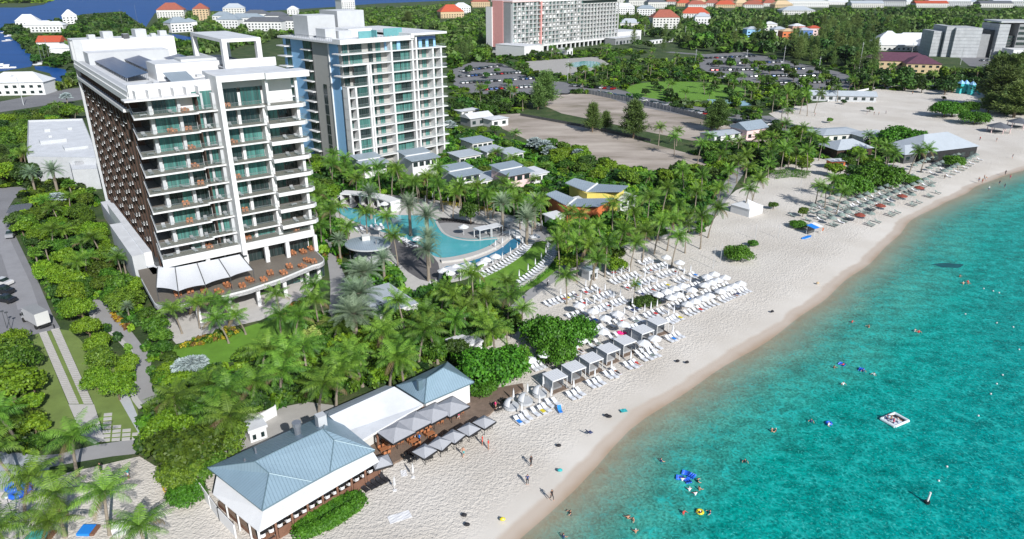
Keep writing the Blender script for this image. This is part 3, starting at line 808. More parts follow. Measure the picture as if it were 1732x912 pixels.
# stepping slabs of the double track and of the plaza
mb = MB([M['paver']])
for (a0, a1, b0, b1) in (((66, 563.5), (79, 560.5), (117, 684), (134, 684)), ((86, 558), (100, 555), (142, 684), (158, 684))):
	A0, A1, B0, B1 = (Vector((*at(*p), 0)) for p in (a0, a1, b0, b1))
	n = 42
	for i in range(n):
		t0, t1 = i / n, (i + 0.80) / n
		q = [A0.lerp(B0, t0), A1.lerp(B1, t0), A1.lerp(B1, t1), A0.lerp(B0, t1)]
		mb.prism([(p.x, p.y) for p in q], 0.03, 0.07, bottom=False)
for r_ in range(7):
	for c_ in range(4):
		if r_ < 3 and c_ > 0 or r_ < 4 and c_ > 1 or (c_ == 3 and r_ < 5): continue
		x0, y0 = 176 + c_ * 17 - r_ * 0.6, 700 + r_ * 7.2 - c_ * 1.0
		mb.prism(gpoly([(x0, y0), (x0 + 14, y0 - 1.2), (x0 + 13.5, y0 + 3.6), (x0 - 0.5, y0 + 4.8)]), 0.03, 0.08, bottom=False)
tag(mb.build('slab_path'), kind='structure')
# ------------------------------------------------------------------ front hotel tower
def frame_keep(o, rz, x0, x1, y0, y1):
	c, s = math.cos(rz), math.sin(rz)
	KEEP.append([(o[0] + x * c - y * s, o[1] + x * s + y * c) for x, y in ((x0, y0), (x1, y0), (x1, y1), (x0, y1))])
def tow(o, rz, x, y, z=0):
	c, s = math.cos(rz), math.sin(rz)
	return (o[0] + x * c - y * s, o[1] + x * s + y * c, z)
def fromw(o, rz, X, Y):
	c, s = math.cos(rz), math.sin(rz)
	return ((X - o[0]) * c + (Y - o[1]) * s, -(X - o[0]) * s + (Y - o[1]) * c)
WIN3 = None
def window(parent, x0, x1, z0, z1, y, kind, n=3, name='window', fr='lgrey', axis='x'):
	"""glazed bay: panes and mullions as one part; kind picks curtain or dark glass"""
	mb = MB([M['dgrey'], M[kind]])
	t = 0.05
	def bx(a0, a1, b0, b1, c0, c1, mi):
		if axis == 'x': mb.box(a0, a1, b0, b1, c0, c1, mi)
		else: mb.box(b0, b1, a0, a1, c0, c1, mi)
	bx(x0 + .02, x1 - .02, y - 0.04, y + 0.02, z0 + 0.02, z1 - 0.02, 1)
	for i in range(n + 1):
		xx = x0 + (x1 - x0) * i / n
		xa = min(max(xx - t / 2, x0), x1 - t)
		bx(xa, xa + t, y - 0.09, y + 0.03, z0, z1, 0)
	return mb.build(name, None, parent)
A_O = at(277, 453, 8.4); A_R = math.atan2(.6, .8)
S_, F0 = 3.62, 8.4
A = thing('hotel_tower', 'tall white beachfront hotel tower with brown screened side and solar panels on its roof', 'hotel building', (A_O[0], A_O[1], 0), A_R)
frame_keep(A_O, A_R, -5, 35, -14, 84)
def fz(k): return F0 + S_ * k
TOPZ = fz(9)
# body
mb = MB([M['white'], M['brown'], M['lgrey'], M['whiteroof']])
mb.box(3.2, 31.0, 3.2, 75.4, 0, TOPZ - 0.5, 0)
mb.box(3.0, 3.2, 12.0, 74, 4.6, fz(8) - 0.2, 1)          # brown backing of the long side
mb.build('wall', None, A)
mb = MB([M['white'], M['whiteroof'], M['lgrey']])
mb.box(0.6, 31.2, 4.5, 74, TOPZ - 0.5, TOPZ + 0.2, 0, 1)
mb.box(0.6, 0.95, 5.0, 74, TOPZ + 0.2, TOPZ + 1.0, 0)
mb.box(0.95, 2.6, 6.0, 74, TOPZ + 0.203, TOPZ + 0.55, 2)     # dark gutter walk along the edge
mb.box(0.6, 15.2, 3.6, 4.5, TOPZ - 0.5, TOPZ + 2.3, 0)
mb.box(11.4, 15.2, 3.3, 3.6, TOPZ - 2.0, TOPZ + 2.303, 0) if False else None
mb.box(30.8, 31.2, 4.6, 74, TOPZ + 0.2, TOPZ + 1.1, 0)
mb.build('roof', None, A)
mb = MB([M['white'], M['whiteroof']])
mb.box(-0.9, 12.0, 0.2, 3.6, TOPZ - 0.25, TOPZ, 0)
for i in range(6):
	mb.box(1.2 + i * 2.2, 1.32 + i * 2.2, 0.8, 3.6, TOPZ, TOPZ + 1.5 - 0.02, 0)
mb.build('canopy', None, A)
# back blade and plant room
mb = MB([M['lgrey'], M['blue']])
mb.box(1.2, 3.19, 74.02, 75.5, 0, TOPZ + 5.8, 0)
mb.box(.6, 1.2, 74.6, 75.2, 0, TOPZ + 5.4, 0)
mb.build('blade_wall', None, A)
mb = MB([M['white'], M['whiteroof'], M['lgrey'], M['dgrey']])
mb.box(1.2, 26.0, 75.51, 84.0, TOPZ + 0.2, TOPZ + 5.6, 0, 1)
mb.box(3.0, 22.0, 66.0, 74.0, TOPZ + 0.2, TOPZ + 3.0, 2, 1)
for x, y, s in ((6, 77, 1.6), (10, 79, 2.4), (14, 76, 1.5), (18, 79, 2.8), (21, 77, 1.2), (24, 80, 1.8)):
	mb.cbox(x, y, TOPZ + 5.603, s, s * 1.2, s * 0.7, 0.1, 3 if x == 14 else 2, 1)
mb.build('plant_room', None, A)
mb = MB([M['white'], M['whiteroof'], M['lgrey'], M['metal']])
mb.box(9.9, 26.5, 24, 33, TOPZ + 0.2, TOPZ + 3.6, 0, 1)
mb.box(15.6, 25.5, 26, 32, TOPZ + 3.603, TOPZ + 4.1, 2)
for i in range(6):
	mb.cbox(11.5 + 2.1 * i, 22.0, TOPZ + 0.2, 1.1, 1.4, 1.0, 0, 2)
mb.tube([(9.5, 21, TOPZ + 0.6), (14, 19.5, TOPZ + 0.6), (19, 19.5, TOPZ + 0.9)], 0.28, 6, 3)
mb.tube([(6.5, 18, TOPZ + 0.5), (8.4, 21.5, TOPZ + 0.5)], 0.2, 6, 3)
mb.build('service_block', None, A)
# sloping louvre screen near the roof edge
mb = MB([M['greyroof'], M['dgrey']])
mb.face([(10.5, 14, TOPZ + 0.9), (15.2, 14, TOPZ + 0.9), (15.2, 21, TOPZ + 2.2), (10.5, 21, TOPZ + 2.2)], 0)
mb.face([(10.5, 14, TOPZ + 0.84), (10.5, 21, TOPZ + 2.14), (15.2, 21, TOPZ + 2.14), (15.2, 14, TOPZ + 0.84)], 0)
for i in range(6): mb.box(10.6 + i * .9, 10.7 + i * .9, 13.9, 14.0, TOPZ + 0.2, TOPZ + 0.85, 1)
mb.build('roof_screen', None, A)
# solar rows: tilted frames on short legs
for (x0, x1, y0, y1) in ((4.2, 8.6, 25.5, 66.0), (11.0, 14.6, 38.5, 66.0), (15.6, 18.0, 36.0, 50.0), (20.0, 23.8, 36.0, 64.0)):
	mb = MB([M['solar'], M['metal']])
	z0, z1 = TOPZ + 1.1, TOPZ + 1.9
	n = int((y1 - y0) / 2.0)
	for i in range(n):
		ya, yb = y0 + (y1 - y0) * i / n, y0 + (y1 - y0) * (i + 0.97) / n
		mb.face([(x0, ya, z0), (x1, ya, z1), (x1, yb, z1), (x0, yb, z0)], 0)
		mb.face([(x0, ya, z0 - .06), (x0, yb, z0 - .06), (x1, yb, z1 - .06), (x1, ya, z1 - .06)], 1)
		mb.box(x0 + 0.1, x0 + 0.2, ya, ya + 0.1, TOPZ + 0.2, z0, 1)
		mb.box(x1 - 0.2, x1 - 0.1, ya, ya + 0.1, TOPZ + 0.2, z1 - 0.06, 1)
	mb.build('solar_array', None, A)
# portal frame on the roof
PZ = TOPZ + 8.6
mb = MB([M['white'], M['whiteroof'], M['dgrey']])
mb.box(22.3, 30.6, 17.0, 42, PZ - 0.7, PZ, 0, 1)
for (x, y) in ((22.3, 17.01), (29.6, 17.01)):
	mb.box(x, x + 1.0, y, y + 1.6, TOPZ - 1, PZ - 0.7, 0)
for (x, y) in ((22.3, 40.4), (29.6, 40.4)):
	mb.box(x, x + 1.0, y, y + 1.59, TOPZ + 0.2, PZ - 0.7, 0)
mb.box(23.31, 33.5, 17.3, 17.9, TOPZ + 2.5, TOPZ + 4.3, 0)
mb.box(22.6, 30.3, 18.7, 40.0, TOPZ + 2.4, TOPZ + 2.7, 0, 2)
mb.build('rooftop_frame', None, A)
mb = MB([M['lgrey'], M['white']])
mb.box(27.5, 33.2, 18.0, 24.0, TOPZ - 0.5, TOPZ + 2.38, 0, 1)
mb.build('rooftop_suite', None, A)
window(A, 23.6, 27.0, TOPZ + 0.2, TOPZ + 2.3, 17.8, 'glassmid', 3)
# tall white pillar and the right-hand frame
mb = MB([M['white'], M['lgrey'], M['whiteroof']])
TZ = TOPZ + 3.3
mb.box(15.2, 16.1, -1.2, 6.5, F0 - 0.6, TZ, 0)
mb.build('pillar', None, A)
mb = MB([M['white'], M['lgrey'], M['whiteroof']])
mb.box(16.1, 33.4, -0.9, 3.0, TZ - 1.2, TZ - 0.003, 0, 2)
mb.box(16.1, 31.2, 3.0, 12.0, TZ - 1.0, TZ - 0.2, 0, 2)
mb.box(24.5, 33.4, -1.9, -0.9, TZ - 1.2, TZ - 0.006, 0, 2)
mb.box(16.1, 25.0, 2.6, 3.0, TZ - 2.9, TZ - 1.2, 1)
mb.box(25.0, 31.0, 2.6, 3.0, fz(8), TZ - 1.2, 0)
mb.box(24.6, 25.1, -0.6, 0.0, fz(8), TZ - 1.2, 0)
mb.box(30.6, 31.1, -0.6, 0.0, fz(8), TZ - 1.2, 0)
mb.build('top_frame', None, A)
window(A, 11.3, 15.1, fz(8) + .1, TOPZ + 0.3, 3.15, 'glassteal', 4)
window(A, 16.4, 19.9, fz(8) + .1, TOPZ + 0.9, 3.0, 'glassdark', 5)
window(A, 20.5, 24.6, fz(8) + .1, TOPZ + 0.9, 3.0, 'glassmid', 6)
rr = random.Random(5)
def pick(): return rr.choice(['glassteal', 'glassteal', 'glassdark', 'glassmid', 'glassdark'])
for k in range(9):
	z = fz(k); zt = fz(k + 1) - 0.35
	wide = 10.2 + (0.15 * k)
	# left half: balcony wraps round the corner
	mb = MB([M['white'], M['tilefloor']])
	th = 1.5 if k == 0 else 0.35
	y_r = 0.9 if k > 0 else 0.0
	mb.prism([(0, 0), (wide, 0), (wide, y_r), (15.2, y_r), (15.2, 3.2), (3.2, 3.2), (3.2, 12.4), (1.4, 12.4)], z + (.12 if k else -0.1), z + (0.42 if k else 1.5), 0, 0)
	zf = z + (0.42 if k else 1.5)
	mb.prism([(0.25, 0.25), (wide - .2, 0.25), (wide - .2, y_r + .2), (15.1, y_r + .2), (15.1, 3.1), (3.1, 3.1), (3.1, 12.2), (1.6, 12.2)], zf, zf + 0.012, 1, 1, False)
	mb.build('balcony_slab', None, A)
	mb = MB([M['rail'], M['metal']])
	rails = [((0.1, 0.12), (wide - .1, 0.12)), ((wide - .1, 0.12), (wide - .1, y_r + .1)), ((wide, y_r + .1), (15.15, y_r + .1)), ((0.1, 0.12), (1.5, 12.3))]
	for a, b in rails:
		mb.face([(a[0], a[1], zf), (b[0], b[1], zf), (b[0], b[1], zf + 1.05), (a[0], a[1], zf + 1.05)], 0)
		mb.tube([(a[0], a[1], zf + 1.08), (b[0], b[1], zf + 1.08)], 0.03, 4, 1)
	mb.build('balustrade', None, A)
	# columns and partitions
	mb = MB([M['lgrey'], M['brown'], M['lgrey']])
	mb.box(3.2, 3.8, 2.2, 3.19, zf, zt + .3, 0)
	mb.box(8.3, 8.9, 2.4, 3.19, zf, zt + .3, 0)
	mb.box(11.6, 11.8, 1.2, 3.19, zf, zt + .3, 1)
	mb.box(12.8, 13.2, 2.9, 3.19, zf, zt + .3, 0)
	mb.box(14.6, 15.19, 1.6, 3.19, zf, zt + .3, 0)
	build_each(mb, 'partition', A)
	if k < 8 or True:
		ga, gb = pick(), pick()
		if rr.random() < .45: window(A, 4.1, 8.2, zf, zt, 3.1, 'glassteal', 5)
		else:
			window(A, 4.1, 6.4, zf, zt, 3.1, 'glassdark', 3); window(A, 6.4, 8.2, zf, zt, 3.1, 'glassteal', 2)
		if k < 8:
			window(A, 9.0, 11.5, zf, zt, 3.1, rr.choice(['glassdark', 'glassteal']), 3)
			window(A, 13.3, 14.55, zf, zt, 3.1, ga, 2)
			window(A, 11.85, 12.75, zf, zt, 3.1, gb, 1)
		window(A, 3.4, 11.5, zf, zt, 3.1, 'glassdark', 6, axis='y')
	# right half
	if k < 9:
		mb = MB([M['white'], M['tilefloor']])
		if k == 0:
			mb.prism([(16.1, 0), (31.4, 0), (31.2, 3.2), (16.1, 3.2)], z - 0.1, z + 1.5, 0, 0)
			mb.prism([(16.2, .25), (31.2, .25), (31.0, 3.1), (16.2, 3.1)], z + 1.5, z + 1.512, 1, 1, False)
			rl = [((16.1, .12), (31.3, .12)), ((31.3, .12), (31.1, 3.1))]
			zf2 = z + 1.5
		else:
			mb.prism([(16.1, 0.3), (24.2, 0.3), (24.2, 3.2), (16.1, 3.2)], z + .12, z + 0.42, 0, 0)
			mb.prism([(16.2, .5), (24.1, .5), (24.1, 3.1), (16.2, 3.1)], z + .42, z + .432, 1, 1, False)
			mb.prism([(24.203, -1.3), (31.6, -1.3), (32.5, -0.4), (31.4, 3.2), (24.203, 3.2)], z - 0.35, z + 0.423, 0, 0)
			mb.prism([(24.4, -1.1), (31.5, -1.1), (32.3, -.3), (31.3, 3.1), (24.4, 3.1)], z + .423, z + .436, 1, 1, False)
			rl = [((16.1, .42), (24.2, .42)), ((24.2, .42), (24.3, -1.2)), ((24.3, -1.2), (31.5, -1.2)), ((31.5, -1.2), (32.4, -.35)), ((32.4, -.35), (31.4, 3.1))]
			zf2 = z + .42
		mb.build('balcony_slab', None, A)
		mb = MB([M['rail'], M['metal']])
		for a, b in rl:
			mb.face([(a[0], a[1], zf2), (b[0], b[1], zf2), (b[0], b[1], zf2 + 1.05), (a[0], a[1], zf2 + 1.05)], 0)
			mb.tube([(a[0], a[1], zf2 + 1.08), (b[0], b[1], zf2 + 1.08)], 0.03, 4, 1)
		mb.build('balustrade', None, A)
	if k < 8:
		mb = MB([M['white'], M['lgrey']])
		mb.box(19.3, 19.9, 2.5, 3.19, zf2, zt + .3, 0)
		mb.box(23.9, 24.8, 0.9, 3.19, zf2, zt + .3, 0)
		mb.box(30.6, 31.2, -0.2, 3.19, zf2, zt + .3, 0)
		build_each(mb, 'partition', A)
		window(A, 16.2, 19.2, zf2, zt, 3.1, pick(), 4)
		window(A, 20.0, 23.8, zf2, zt, 3.1, pick(), 4)
		window(A, 24.9, 27.6, zf2, zt, 3.1, rr.choice(['glassteal', 'glassmid']), 3)
		window(A, 27.7, 30.5, zf2, zt, 3.1, 'glassdark', 4)
# long left side: staggered ledges over a brown slatted screen, plain bands at the top
SCR = [M['brown'], M['lgrey'], M['tilefloor'], M['glassdark'], M['white']]
bayw = 3.85
rest = MB(SCR)
for k in range(8):
	z = fz(k)
	for i in range(16):
		mb = MB(SCR) if i < 13 else rest
		y0 = 12.4 + i * bayw
		if i < 1:
			continue
		st = 1.25 if (i % 2) else 0.0
		zz = z + st * 0.9 - 0.6
		if zz > fz(8) - 1.2: continue
		mb.box(1.0, 3.0, y0 + .35, y0 + bayw - .9, zz, zz + 0.17, 4)
		mb.box(2.6, 3.0, y0 + .3, y0 + bayw - .9, zz + 0.17, zz + 2.3, 3)
		mb.box(1.0, 1.05, y0 + .4, y0 + bayw - 1.0, zz + 0.17, zz + .95, 0)
		if i < 13: mb.build('side_balcony', None, A)
tag(rest.build('side_balcony', None, A), kind='stuff')
mb = MB([M['brown'], M['dgrey']])
for i in range(17):
	y0 = 12.4 + i * bayw
	mb.box(1.2, 3.0, y0 - 0.9, y0 + 0.3, 4.6, fz(8) - 0.25, 0)
mb.build('slatted_screen', None, A)
mb = MB([M['white'], M['brown'], M['lgrey'], M['glassdark']])
for k in (8,):
	mb.box(0.4, 3.2, 12.4, 74, fz(8) - 0.2, fz(8) + 0.42, 0, 2)
	for i in range(24):
		y0 = 12.6 + i * 2.55
		mb.box(1.2, 3.19, y0, y0 + 0.5, fz(8) + 0.42, TOPZ - 0.5, 1)
	mb.box(3.0, 3.19, 13, 73.9, fz(8) + 0.42, TOPZ - 0.5, 3)
	mb.box(0.3, 0.6, 4.6, 74, TOPZ - 1.0, TOPZ + 0.1, 0)
mb.build('upper_gallery', None, A)
for k in range(1, 8):
	mb = MB([M['white'], M['tilefloor']])
	mb.prism([(1.4, 12.41), (3.0, 12.41), (3.0, 18.2), (2.2, 18.2)], fz(k) + .05, fz(k) + .38, 0, 0)
	mb.build('side_slab', None, A)
# lower base on the left
mb = MB([M['lgrey'], M['whiteroof'], M['dgrey'], M['white']])
mb.box(-1.0, 3.19, 8, 72, 0, 4.5, 0, 1)
mb.box(-3.4, -1.003, 14, 40, 0, 7.2, 0, 1)
mb.box(-1.003, 0.5, 14.2, 58, 4.5, 7.4, 3, 1)
mb.box(0.5, 2.9, 12.3, 60, 4.503, 5.5, 2)
mb.build('base', None, A)
# terrace with curved nose and columns
def arc(cx, cy, r, a0, a1, n): return [(cx + r * math.cos(R(a0 + (a1 - a0) * i / n)), cy + r * math.sin(R(a0 + (a1 - a0) * i / n))) for i in range(n + 1)]
nose = [(-3.0, 12.5), (-3.6, 6), (-3.9, -2)] + arc(0.2, -7.6, 4.3, 172, 262, 7) + [(6, -12.4), (12, -12.3), (20, -10.6), (27.2, -7.9)] + arc(28.0, -5.0, 2.9, 285, 350, 5) + [(31.6, 3.2), (31.6, 3.6), (3.2, 3.6), (0, 12.5)]
TERZ = 4.5
mb = MB([M['white'], M['tilefloor']])
mb.prism(nose, TERZ - 0.7, TERZ, 0, 1)
mb.build('terrace_slab', None, A)
mb = MB([M['white'], M['rail']])
for a, b in zip(nose[1:-4], nose[2:-3]):
	d = Vector((b[0] - a[0], b[1] - a[1], 0)).normalized(); s = Vector((-d.y, d.x, 0)) * 0.12
	mb.face([(a[0], a[1], TERZ - .69), (b[0], b[1], TERZ - .69), (b[0], b[1], TERZ + .35), (a[0], a[1], TERZ + .35)], 0)
	mb.face([(a[0] + s.x, a[1] + s.y, TERZ), (a[0] + s.x, a[1] + s.y, TERZ + .35), (b[0] + s.x, b[1] + s.y, TERZ + .35), (b[0] + s.x, b[1] + s.y, TERZ)], 0)
	mb.face([(a[0], a[1], TERZ + .35), (b[0], b[1], TERZ + .35), (b[0] + s.x, b[1] + s.y, TERZ + .35), (a[0] + s.x, a[1] + s.y, TERZ + .35)], 0)
	mb.face([(a[0], a[1], TERZ + .35), (b[0], b[1], TERZ + .35), (b[0], b[1], TERZ + 1.0), (a[0], a[1], TERZ + 1.0)], 1)
mb.build('terrace_parapet', None, A)
for (x, y) in ((-2.6, -4.5), (2.6, -11.2), (8.5, -11.2), (14.4, -10.6), (20.3, -9.4), (26.2, -6.9), (29.8, -4.2)):
	mb = MB([M['white']]); mb.box(x - .35, x + .35, y - .35, y + .35, 0, TERZ - 0.7, 0); mb.build('column', None, A)
for x in (0.6, 8.5, 16.1, 20.6, 25.2, 31.6):
	mb = MB([M['white']]); mb.box(x - .4, x + .4, 0.3, 1.1, TERZ, F0 - .1, 0); mb.build('column', None, A)
for i in range(6):
	window(A, 3.6 + i * 4.6, 7.8 + i * 4.6, TERZ, F0 - .3, 3.14, 'glassdark', 5)
for i in range(5):
	x0 = 4 + i * 5.6
	window(A, x0, x0 + 4.8, 0.1, TERZ - 1.0, -4.0 + 0.6 * (i == 0), 'glassmid' if i % 2 else 'glassdark', 8)
mb = MB([M['lgrey'], M['white']])
mb.box(3.3, 31.2, -3.9, 3.19, 0, TERZ - 0.72, 0); mb.build('lower_wall', None, A)
# sail canopy: four white bays hung from the slab edge
sail = MB([M['canvas'], M['dgrey']])
hi = [(-.9, 1.2), (1.9, -0.9), (6.0, -1.1), (10.2, -1.3), (14.5, -1.3)]
lo = [(-3.0, -6.6), (-0.1, -11.0), (4.8, -10.9), (9.8, -9.9), (14.6, -8.9)]
ZH, ZL = F0 - 0.25, TERZ + 2.6
for i in range(4):
	nu, nv = 8, 8
	def P_(u, v):
		a = (hi[i][0] + (hi[i + 1][0] - hi[i][0]) * u, hi[i][1] + (hi[i + 1][1] - hi[i][1]) * u)
		b = (lo[i][0] + (lo[i + 1][0] - lo[i][0]) * u, lo[i][1] + (lo[i + 1][1] - lo[i][1]) * u)
		sag = math.sin(math.pi * u)
		vv = v * (1 - 0.12 * sag)
		return (a[0] + (b[0] - a[0]) * vv, a[1] + (b[1] - a[1]) * vv, ZH + (ZL - ZH) * vv - 0.45 * sag * math.sin(math.pi * vv * .8) + 0.15)
	for a in range(nu):
		for b in range(nv):
			q = [P_(a / nu, b / nv), P_((a + 1) / nu, b / nv), P_((a + 1) / nu, (b + 1) / nv), P_(a / nu, (b + 1) / nv)]
			sail.face(q, 0)
for i in range(5):
	sail.tube([(hi[i][0], hi[i][1], ZH + .22), (lo[i][0], lo[i][1], ZL + .22)], 0.09, 5, 1)
	sail.tube([(lo[i][0], lo[i][1], TERZ), (lo[i][0], lo[i][1], ZL + .2)], 0.07, 5, 1)
so = sail.build('sail_canopy', None, A)
# vertical ribs under the side wing
# side service building with the two roof levels, behind the tower to the left
def simple_box_building(name, label, cat, corners_px, z, wallm, roofm, parapet=0.5, group=None, extra=None):
	"""flat-roofed building; corners_px: near-left, near-right, far-right, far-left corners of the ROOF seen at height z"""
	pts = gpoly(corners_px, z)
	cx, cy = sum(p[0] for p in pts) / len(pts), sum(p[1] for p in pts) / len(pts)
	KEEP.append(list(pts))
	t = thing(name, label, cat, (cx, cy, 0), 0, group)
	loc = [(p[0] - cx, p[1] - cy) for p in pts]
	mb = MB([M[wallm]]); mb.prism(loc, 0, z - 0.3, 0); mb.build('wall', None, t)
	mb = MB([M[wallm], M[roofm]])
	ins = [(x * (1 - 0.5 / max(1, math.hypot(x, y))), y * (1 - 0.5 / max(1, math.hypot(x, y)))) for x, y in loc]
	mb.prism(loc, z - 0.3, z - 0.02, 0, 1)
	n = len(loc)
	for i in range(n):
		j = (i + 1) % n
		a, b, c, d = loc[i], loc[j], ins[j], ins[i]
		mb.face([(a[0], a[1], z - .02), (b[0], b[1], z - .02), (b[0], b[1], z + parapet), (a[0], a[1], z + parapet)], 0)
		mb.face([(a[0], a[1], z + parapet), (b[0], b[1], z + parapet), (c[0], c[1], z + parapet), (d[0], d[1], z + parapet)], 0)
		mb.face([(d[0], d[1], z + parapet), (c[0], c[1], z + parapet), (c[0], c[1], z - .02), (d[0], d[1], z - .02)], 0)
	mb.build('roof', None, t)
	return t, loc, (cx, cy)
t, loc, c0 = simple_box_building('service_building', 'large white flat-roofed service building left of the front tower', 'building', [(46, 268), (168, 270), (140, 203), (48, 206)], 7.5, 'lgrey', 'whiteroof', 0.6)
mb = MB([M['whiteroof'], M['lgrey'], M['dgrey']])
for (px, py, sx, sy, h) in ((90, 240, 8, 5, 1.2), (128, 250, 7, 6, .9), (80, 222, 2, 2, 1.0), (118, 219, 1.5, 1.5, .9), (85, 232, 1.2, 1.5, .8)):
	x, y = at(px, py, 7.6); mb.cbox(x - c0[0], y - c0[1], 7.5, sx, sy, h, A_R, 1, 0)
build_each(mb, 'roof_unit', t)
t, loc, c0 = simple_box_building('service_building', 'lower white block with square hatch in front of the service building', 'building', [(122, 290), (165, 288), (162, 268), (112, 262)], 6.0, 'lgrey', 'whiteroof', 0.5)
mb = MB([M['metal'], M['dgrey']]); x, y = at(134, 277, 6.1); mb.cbox(x - c0[0], y - c0[1], 6.0, 2.2, 1.8, .8, A_R, 0); mb.build('roof_unit', None, t)
# furniture on the balconies
def make_small_lounger():
	t = thing('balcony_lounger', '', 'lounger', (0, 0, 0))
	mb = MB([M['cushion'], M['metal']])
	mb.box(-.35, .35, -.9, .4, .30, .42, 0)
	mb.face([(-.35, .4, .42), (.35, .4, .42), (.35, .95, .8), (-.35, .95, .8)], 0)
	mb.face([(-.35, .4, .34), (-.35, .95, .72), (.35, .95, .72), (.35, .4, .34)], 0)
	for sx in (-.3, .3):
		for sy in (-.8, .35): mb.box(sx - .02, sx + .02, sy - .02, sy + .02, 0, .3, 1)
	mb.build('seat', None, t)
	return t
def make_table_set(m='teak'):
	t = thing('dining_set', '', 'table set', (0, 0, 0))
	mb = MB([M[m]])
	mb.box(-.7, .7, -.45, .45, .70, .76)
	for sx in (-.6, .6):
		for sy in (-.35, .35): mb.box(sx - .03, sx + .03, sy - .03, sy + .03, 0, .7)
	mb.build('table', None, t)
	for sx, sy, d in ((-.35, -.8, 0), (.35, -.8, 0), (-.35, .8, 1), (.35, .8, 1)):
		mb = MB([M[m]])
		mb.box(sx - .24, sx + .24, sy - .22, sy + .22, .42, .47)
		yb = sy - .22 if not d else sy + .22
		mb.box(sx - .24, sx + .24, yb - .03, yb + .03, .47, .88)
		for ax in (-.2, .2):
			for ay in (-.18, .18): mb.box(sx + ax - .02, sx + ax + .02, sy + ay - .02, sy + ay + .02, 0, .42)
		mb.build('chair', None, t)
	return t
bl, ts = Proto(make_small_lounger), Proto(make_table_set)
FL = ['first', 'second', 'third', 'fourth', 'fifth', 'sixth', 'seventh', 'eighth', 'ninth']
for k in range(9):
	zf = fz(k) + (0.43 if k else 1.52)
	for j, x in enumerate((1.6, 6.6, 9.6, 13.6, 17.6, 27.6, 30.0)):
		if k == 8 and x > 24: continue
		y = 1.5 if x < 10 or x > 20 else 1.9
		if x > 24: y = 0.2
		if k == 0 and x > 24: y = 1.3
		use_table = (x == 9.6 and rr.random() < .7) or (x == 6.6 and rr.random() < .25) or (x == 17.6 and k % 2 == 0) or (k == 0 and x in (17.6, 27.6))
		wx = tow(A_O, A_R, x + rng.uniform(-.3, .3), y, zf)
		where = 'on %s floor balcony of front tower, %s bay from left' % (FL[k], FL[j])
		nm = 'orange dining set' if use_table else 'grey lounger'
		(ts if use_table else bl).put(wx, A_R + rng.uniform(-.25, .25) + (0 if use_table else R(90) * rng.choice((0, 1))), 0.95, '%s %s' % (nm, where), '%s on the balconies' % nm)
for i in range(14):
	x = 0.5 + i * 2.25
	y = -10.2 + (0.0 if i % 2 else 2.2) + max(0, i - 6) * 0.55
	x = min(x, 28.2)
	if i < 2: y = -6.4
	wx = tow(A_O, A_R, x, y, TERZ + .01)
	ts.put(wx, A_R + rng.uniform(-.2, .2), 0.95, 'orange dining set on the restaurant terrace under the tower, %s from left' % ordn(i), 'dining sets on the restaurant terrace')
for i in range(3):
	wx = tow(A_O, A_R, 26.5 + i * 2.2, 1.6 - .7 * (i % 2), TERZ + .01)
	ts.put(wx, A_R, 0.95, 'orange dining set at the terrace right end between white columns, %s from left' % ordn(i), 'dining sets on the restaurant terrace')
# ------------------------------------------------------------------ second tower (blue and white)
B_O = (-53.9, 235.0); B_R = R(44)
BZ = 42.5
B = thing('hotel_tower', 'white and light blue tower with green glass behind the front tower', 'hotel building', (B_O[0], B_O[1], 0), B_R)
frame_keep(B_O, B_R, -3, 42, -4, 45)
BF = [BZ - 3.9 - 3.45 * i for i in range(11)]     # floor levels going down from the top slab
mb = MB([M['beige'], M['blue'], M['white'], M['blue2']])
mb.box(0.6, 38.4, 1.6, 40, 0, BZ - 0.6, 0)
mb.box(0.3, 0.6, 3.5, 9.0, 0, BZ - .4, 1)
mb.box(0.2, 0.6, 9.003, 19.5, 0, BZ - .8, 0)
mb.box(0.3, 0.6, 26.0, 39.9, 0, BZ - .8, 1)
mb.box(-0.1, 0.6, 8.6, 9.0, 0, BZ - .2, 2)
mb.build('wall', None, B)
mb = MB([M['white'], M['whiteroof'], M['grey']])
mb.box(-1.6, 27.0, -1.6, 40, BZ - 0.6, BZ, 0, 1)
mb.box(-1.6, 27.0, -1.6, -1.2, BZ, BZ + .9, 0)
mb.box(-1.6, -1.2, -1.2, 3.0, BZ, BZ + .9, 0)
mb.box(27.003, 41.0, -2.2, 40, BZ + 0.8, BZ + 1.5, 0, 1)
mb.box(25.6, 27.0, -2.0, 12, BZ + 0.003, BZ + 1.5, 0)
mb.build('roof', None, B)
mb = MB([M['whiteroof'], M['lgrey'], M['blue'], M['tealcloth'], M['grey']])
mb.box(2.0, 12.5, 24, 34, BZ, BZ + 7.0, 1, 0)
mb.box(16.0, 27.0, 28, 40, BZ, BZ + 8.0, 1, 0)
mb.box(2.5, 6.5, 14, 20, BZ, BZ + 3.2, 1, 0)
mb.box(12.6, 22, 16, 27, BZ, BZ + 2.6, 0)
mb.box(7.0, 12.0, 13, 18, BZ, BZ + 2.4, 1, 0)
mb.build('plant_room', None, B)
mb = MB([mat('sea_green_screen', (.13, .34, .36), .5), M['metal']])
mb.box(19.5, 27.0, 5.0, 5.3, BZ, BZ + 3.0, 0); mb.box(11.5, 16.5, 8.0, 8.3, BZ, BZ + 2.3, 0); mb.box(16.5, 16.8, 5, 8, BZ, BZ + 2.6, 0)
mb.build('roof_screen', None, B)
mb = MB([M['dgrey']])
for i in range(30): mb.tube([(-1.0, 4 + i * 1.1, BZ), (-1.0, 4 + i * 1.1, BZ + 1.1)], .04, 4)
mb.tube([(-1.0, 4, BZ + 1.1), (-1.0, 37, BZ + 1.1)], .05, 4)
mb.build('roof_railing', None, B)
rb = random.Random(9)
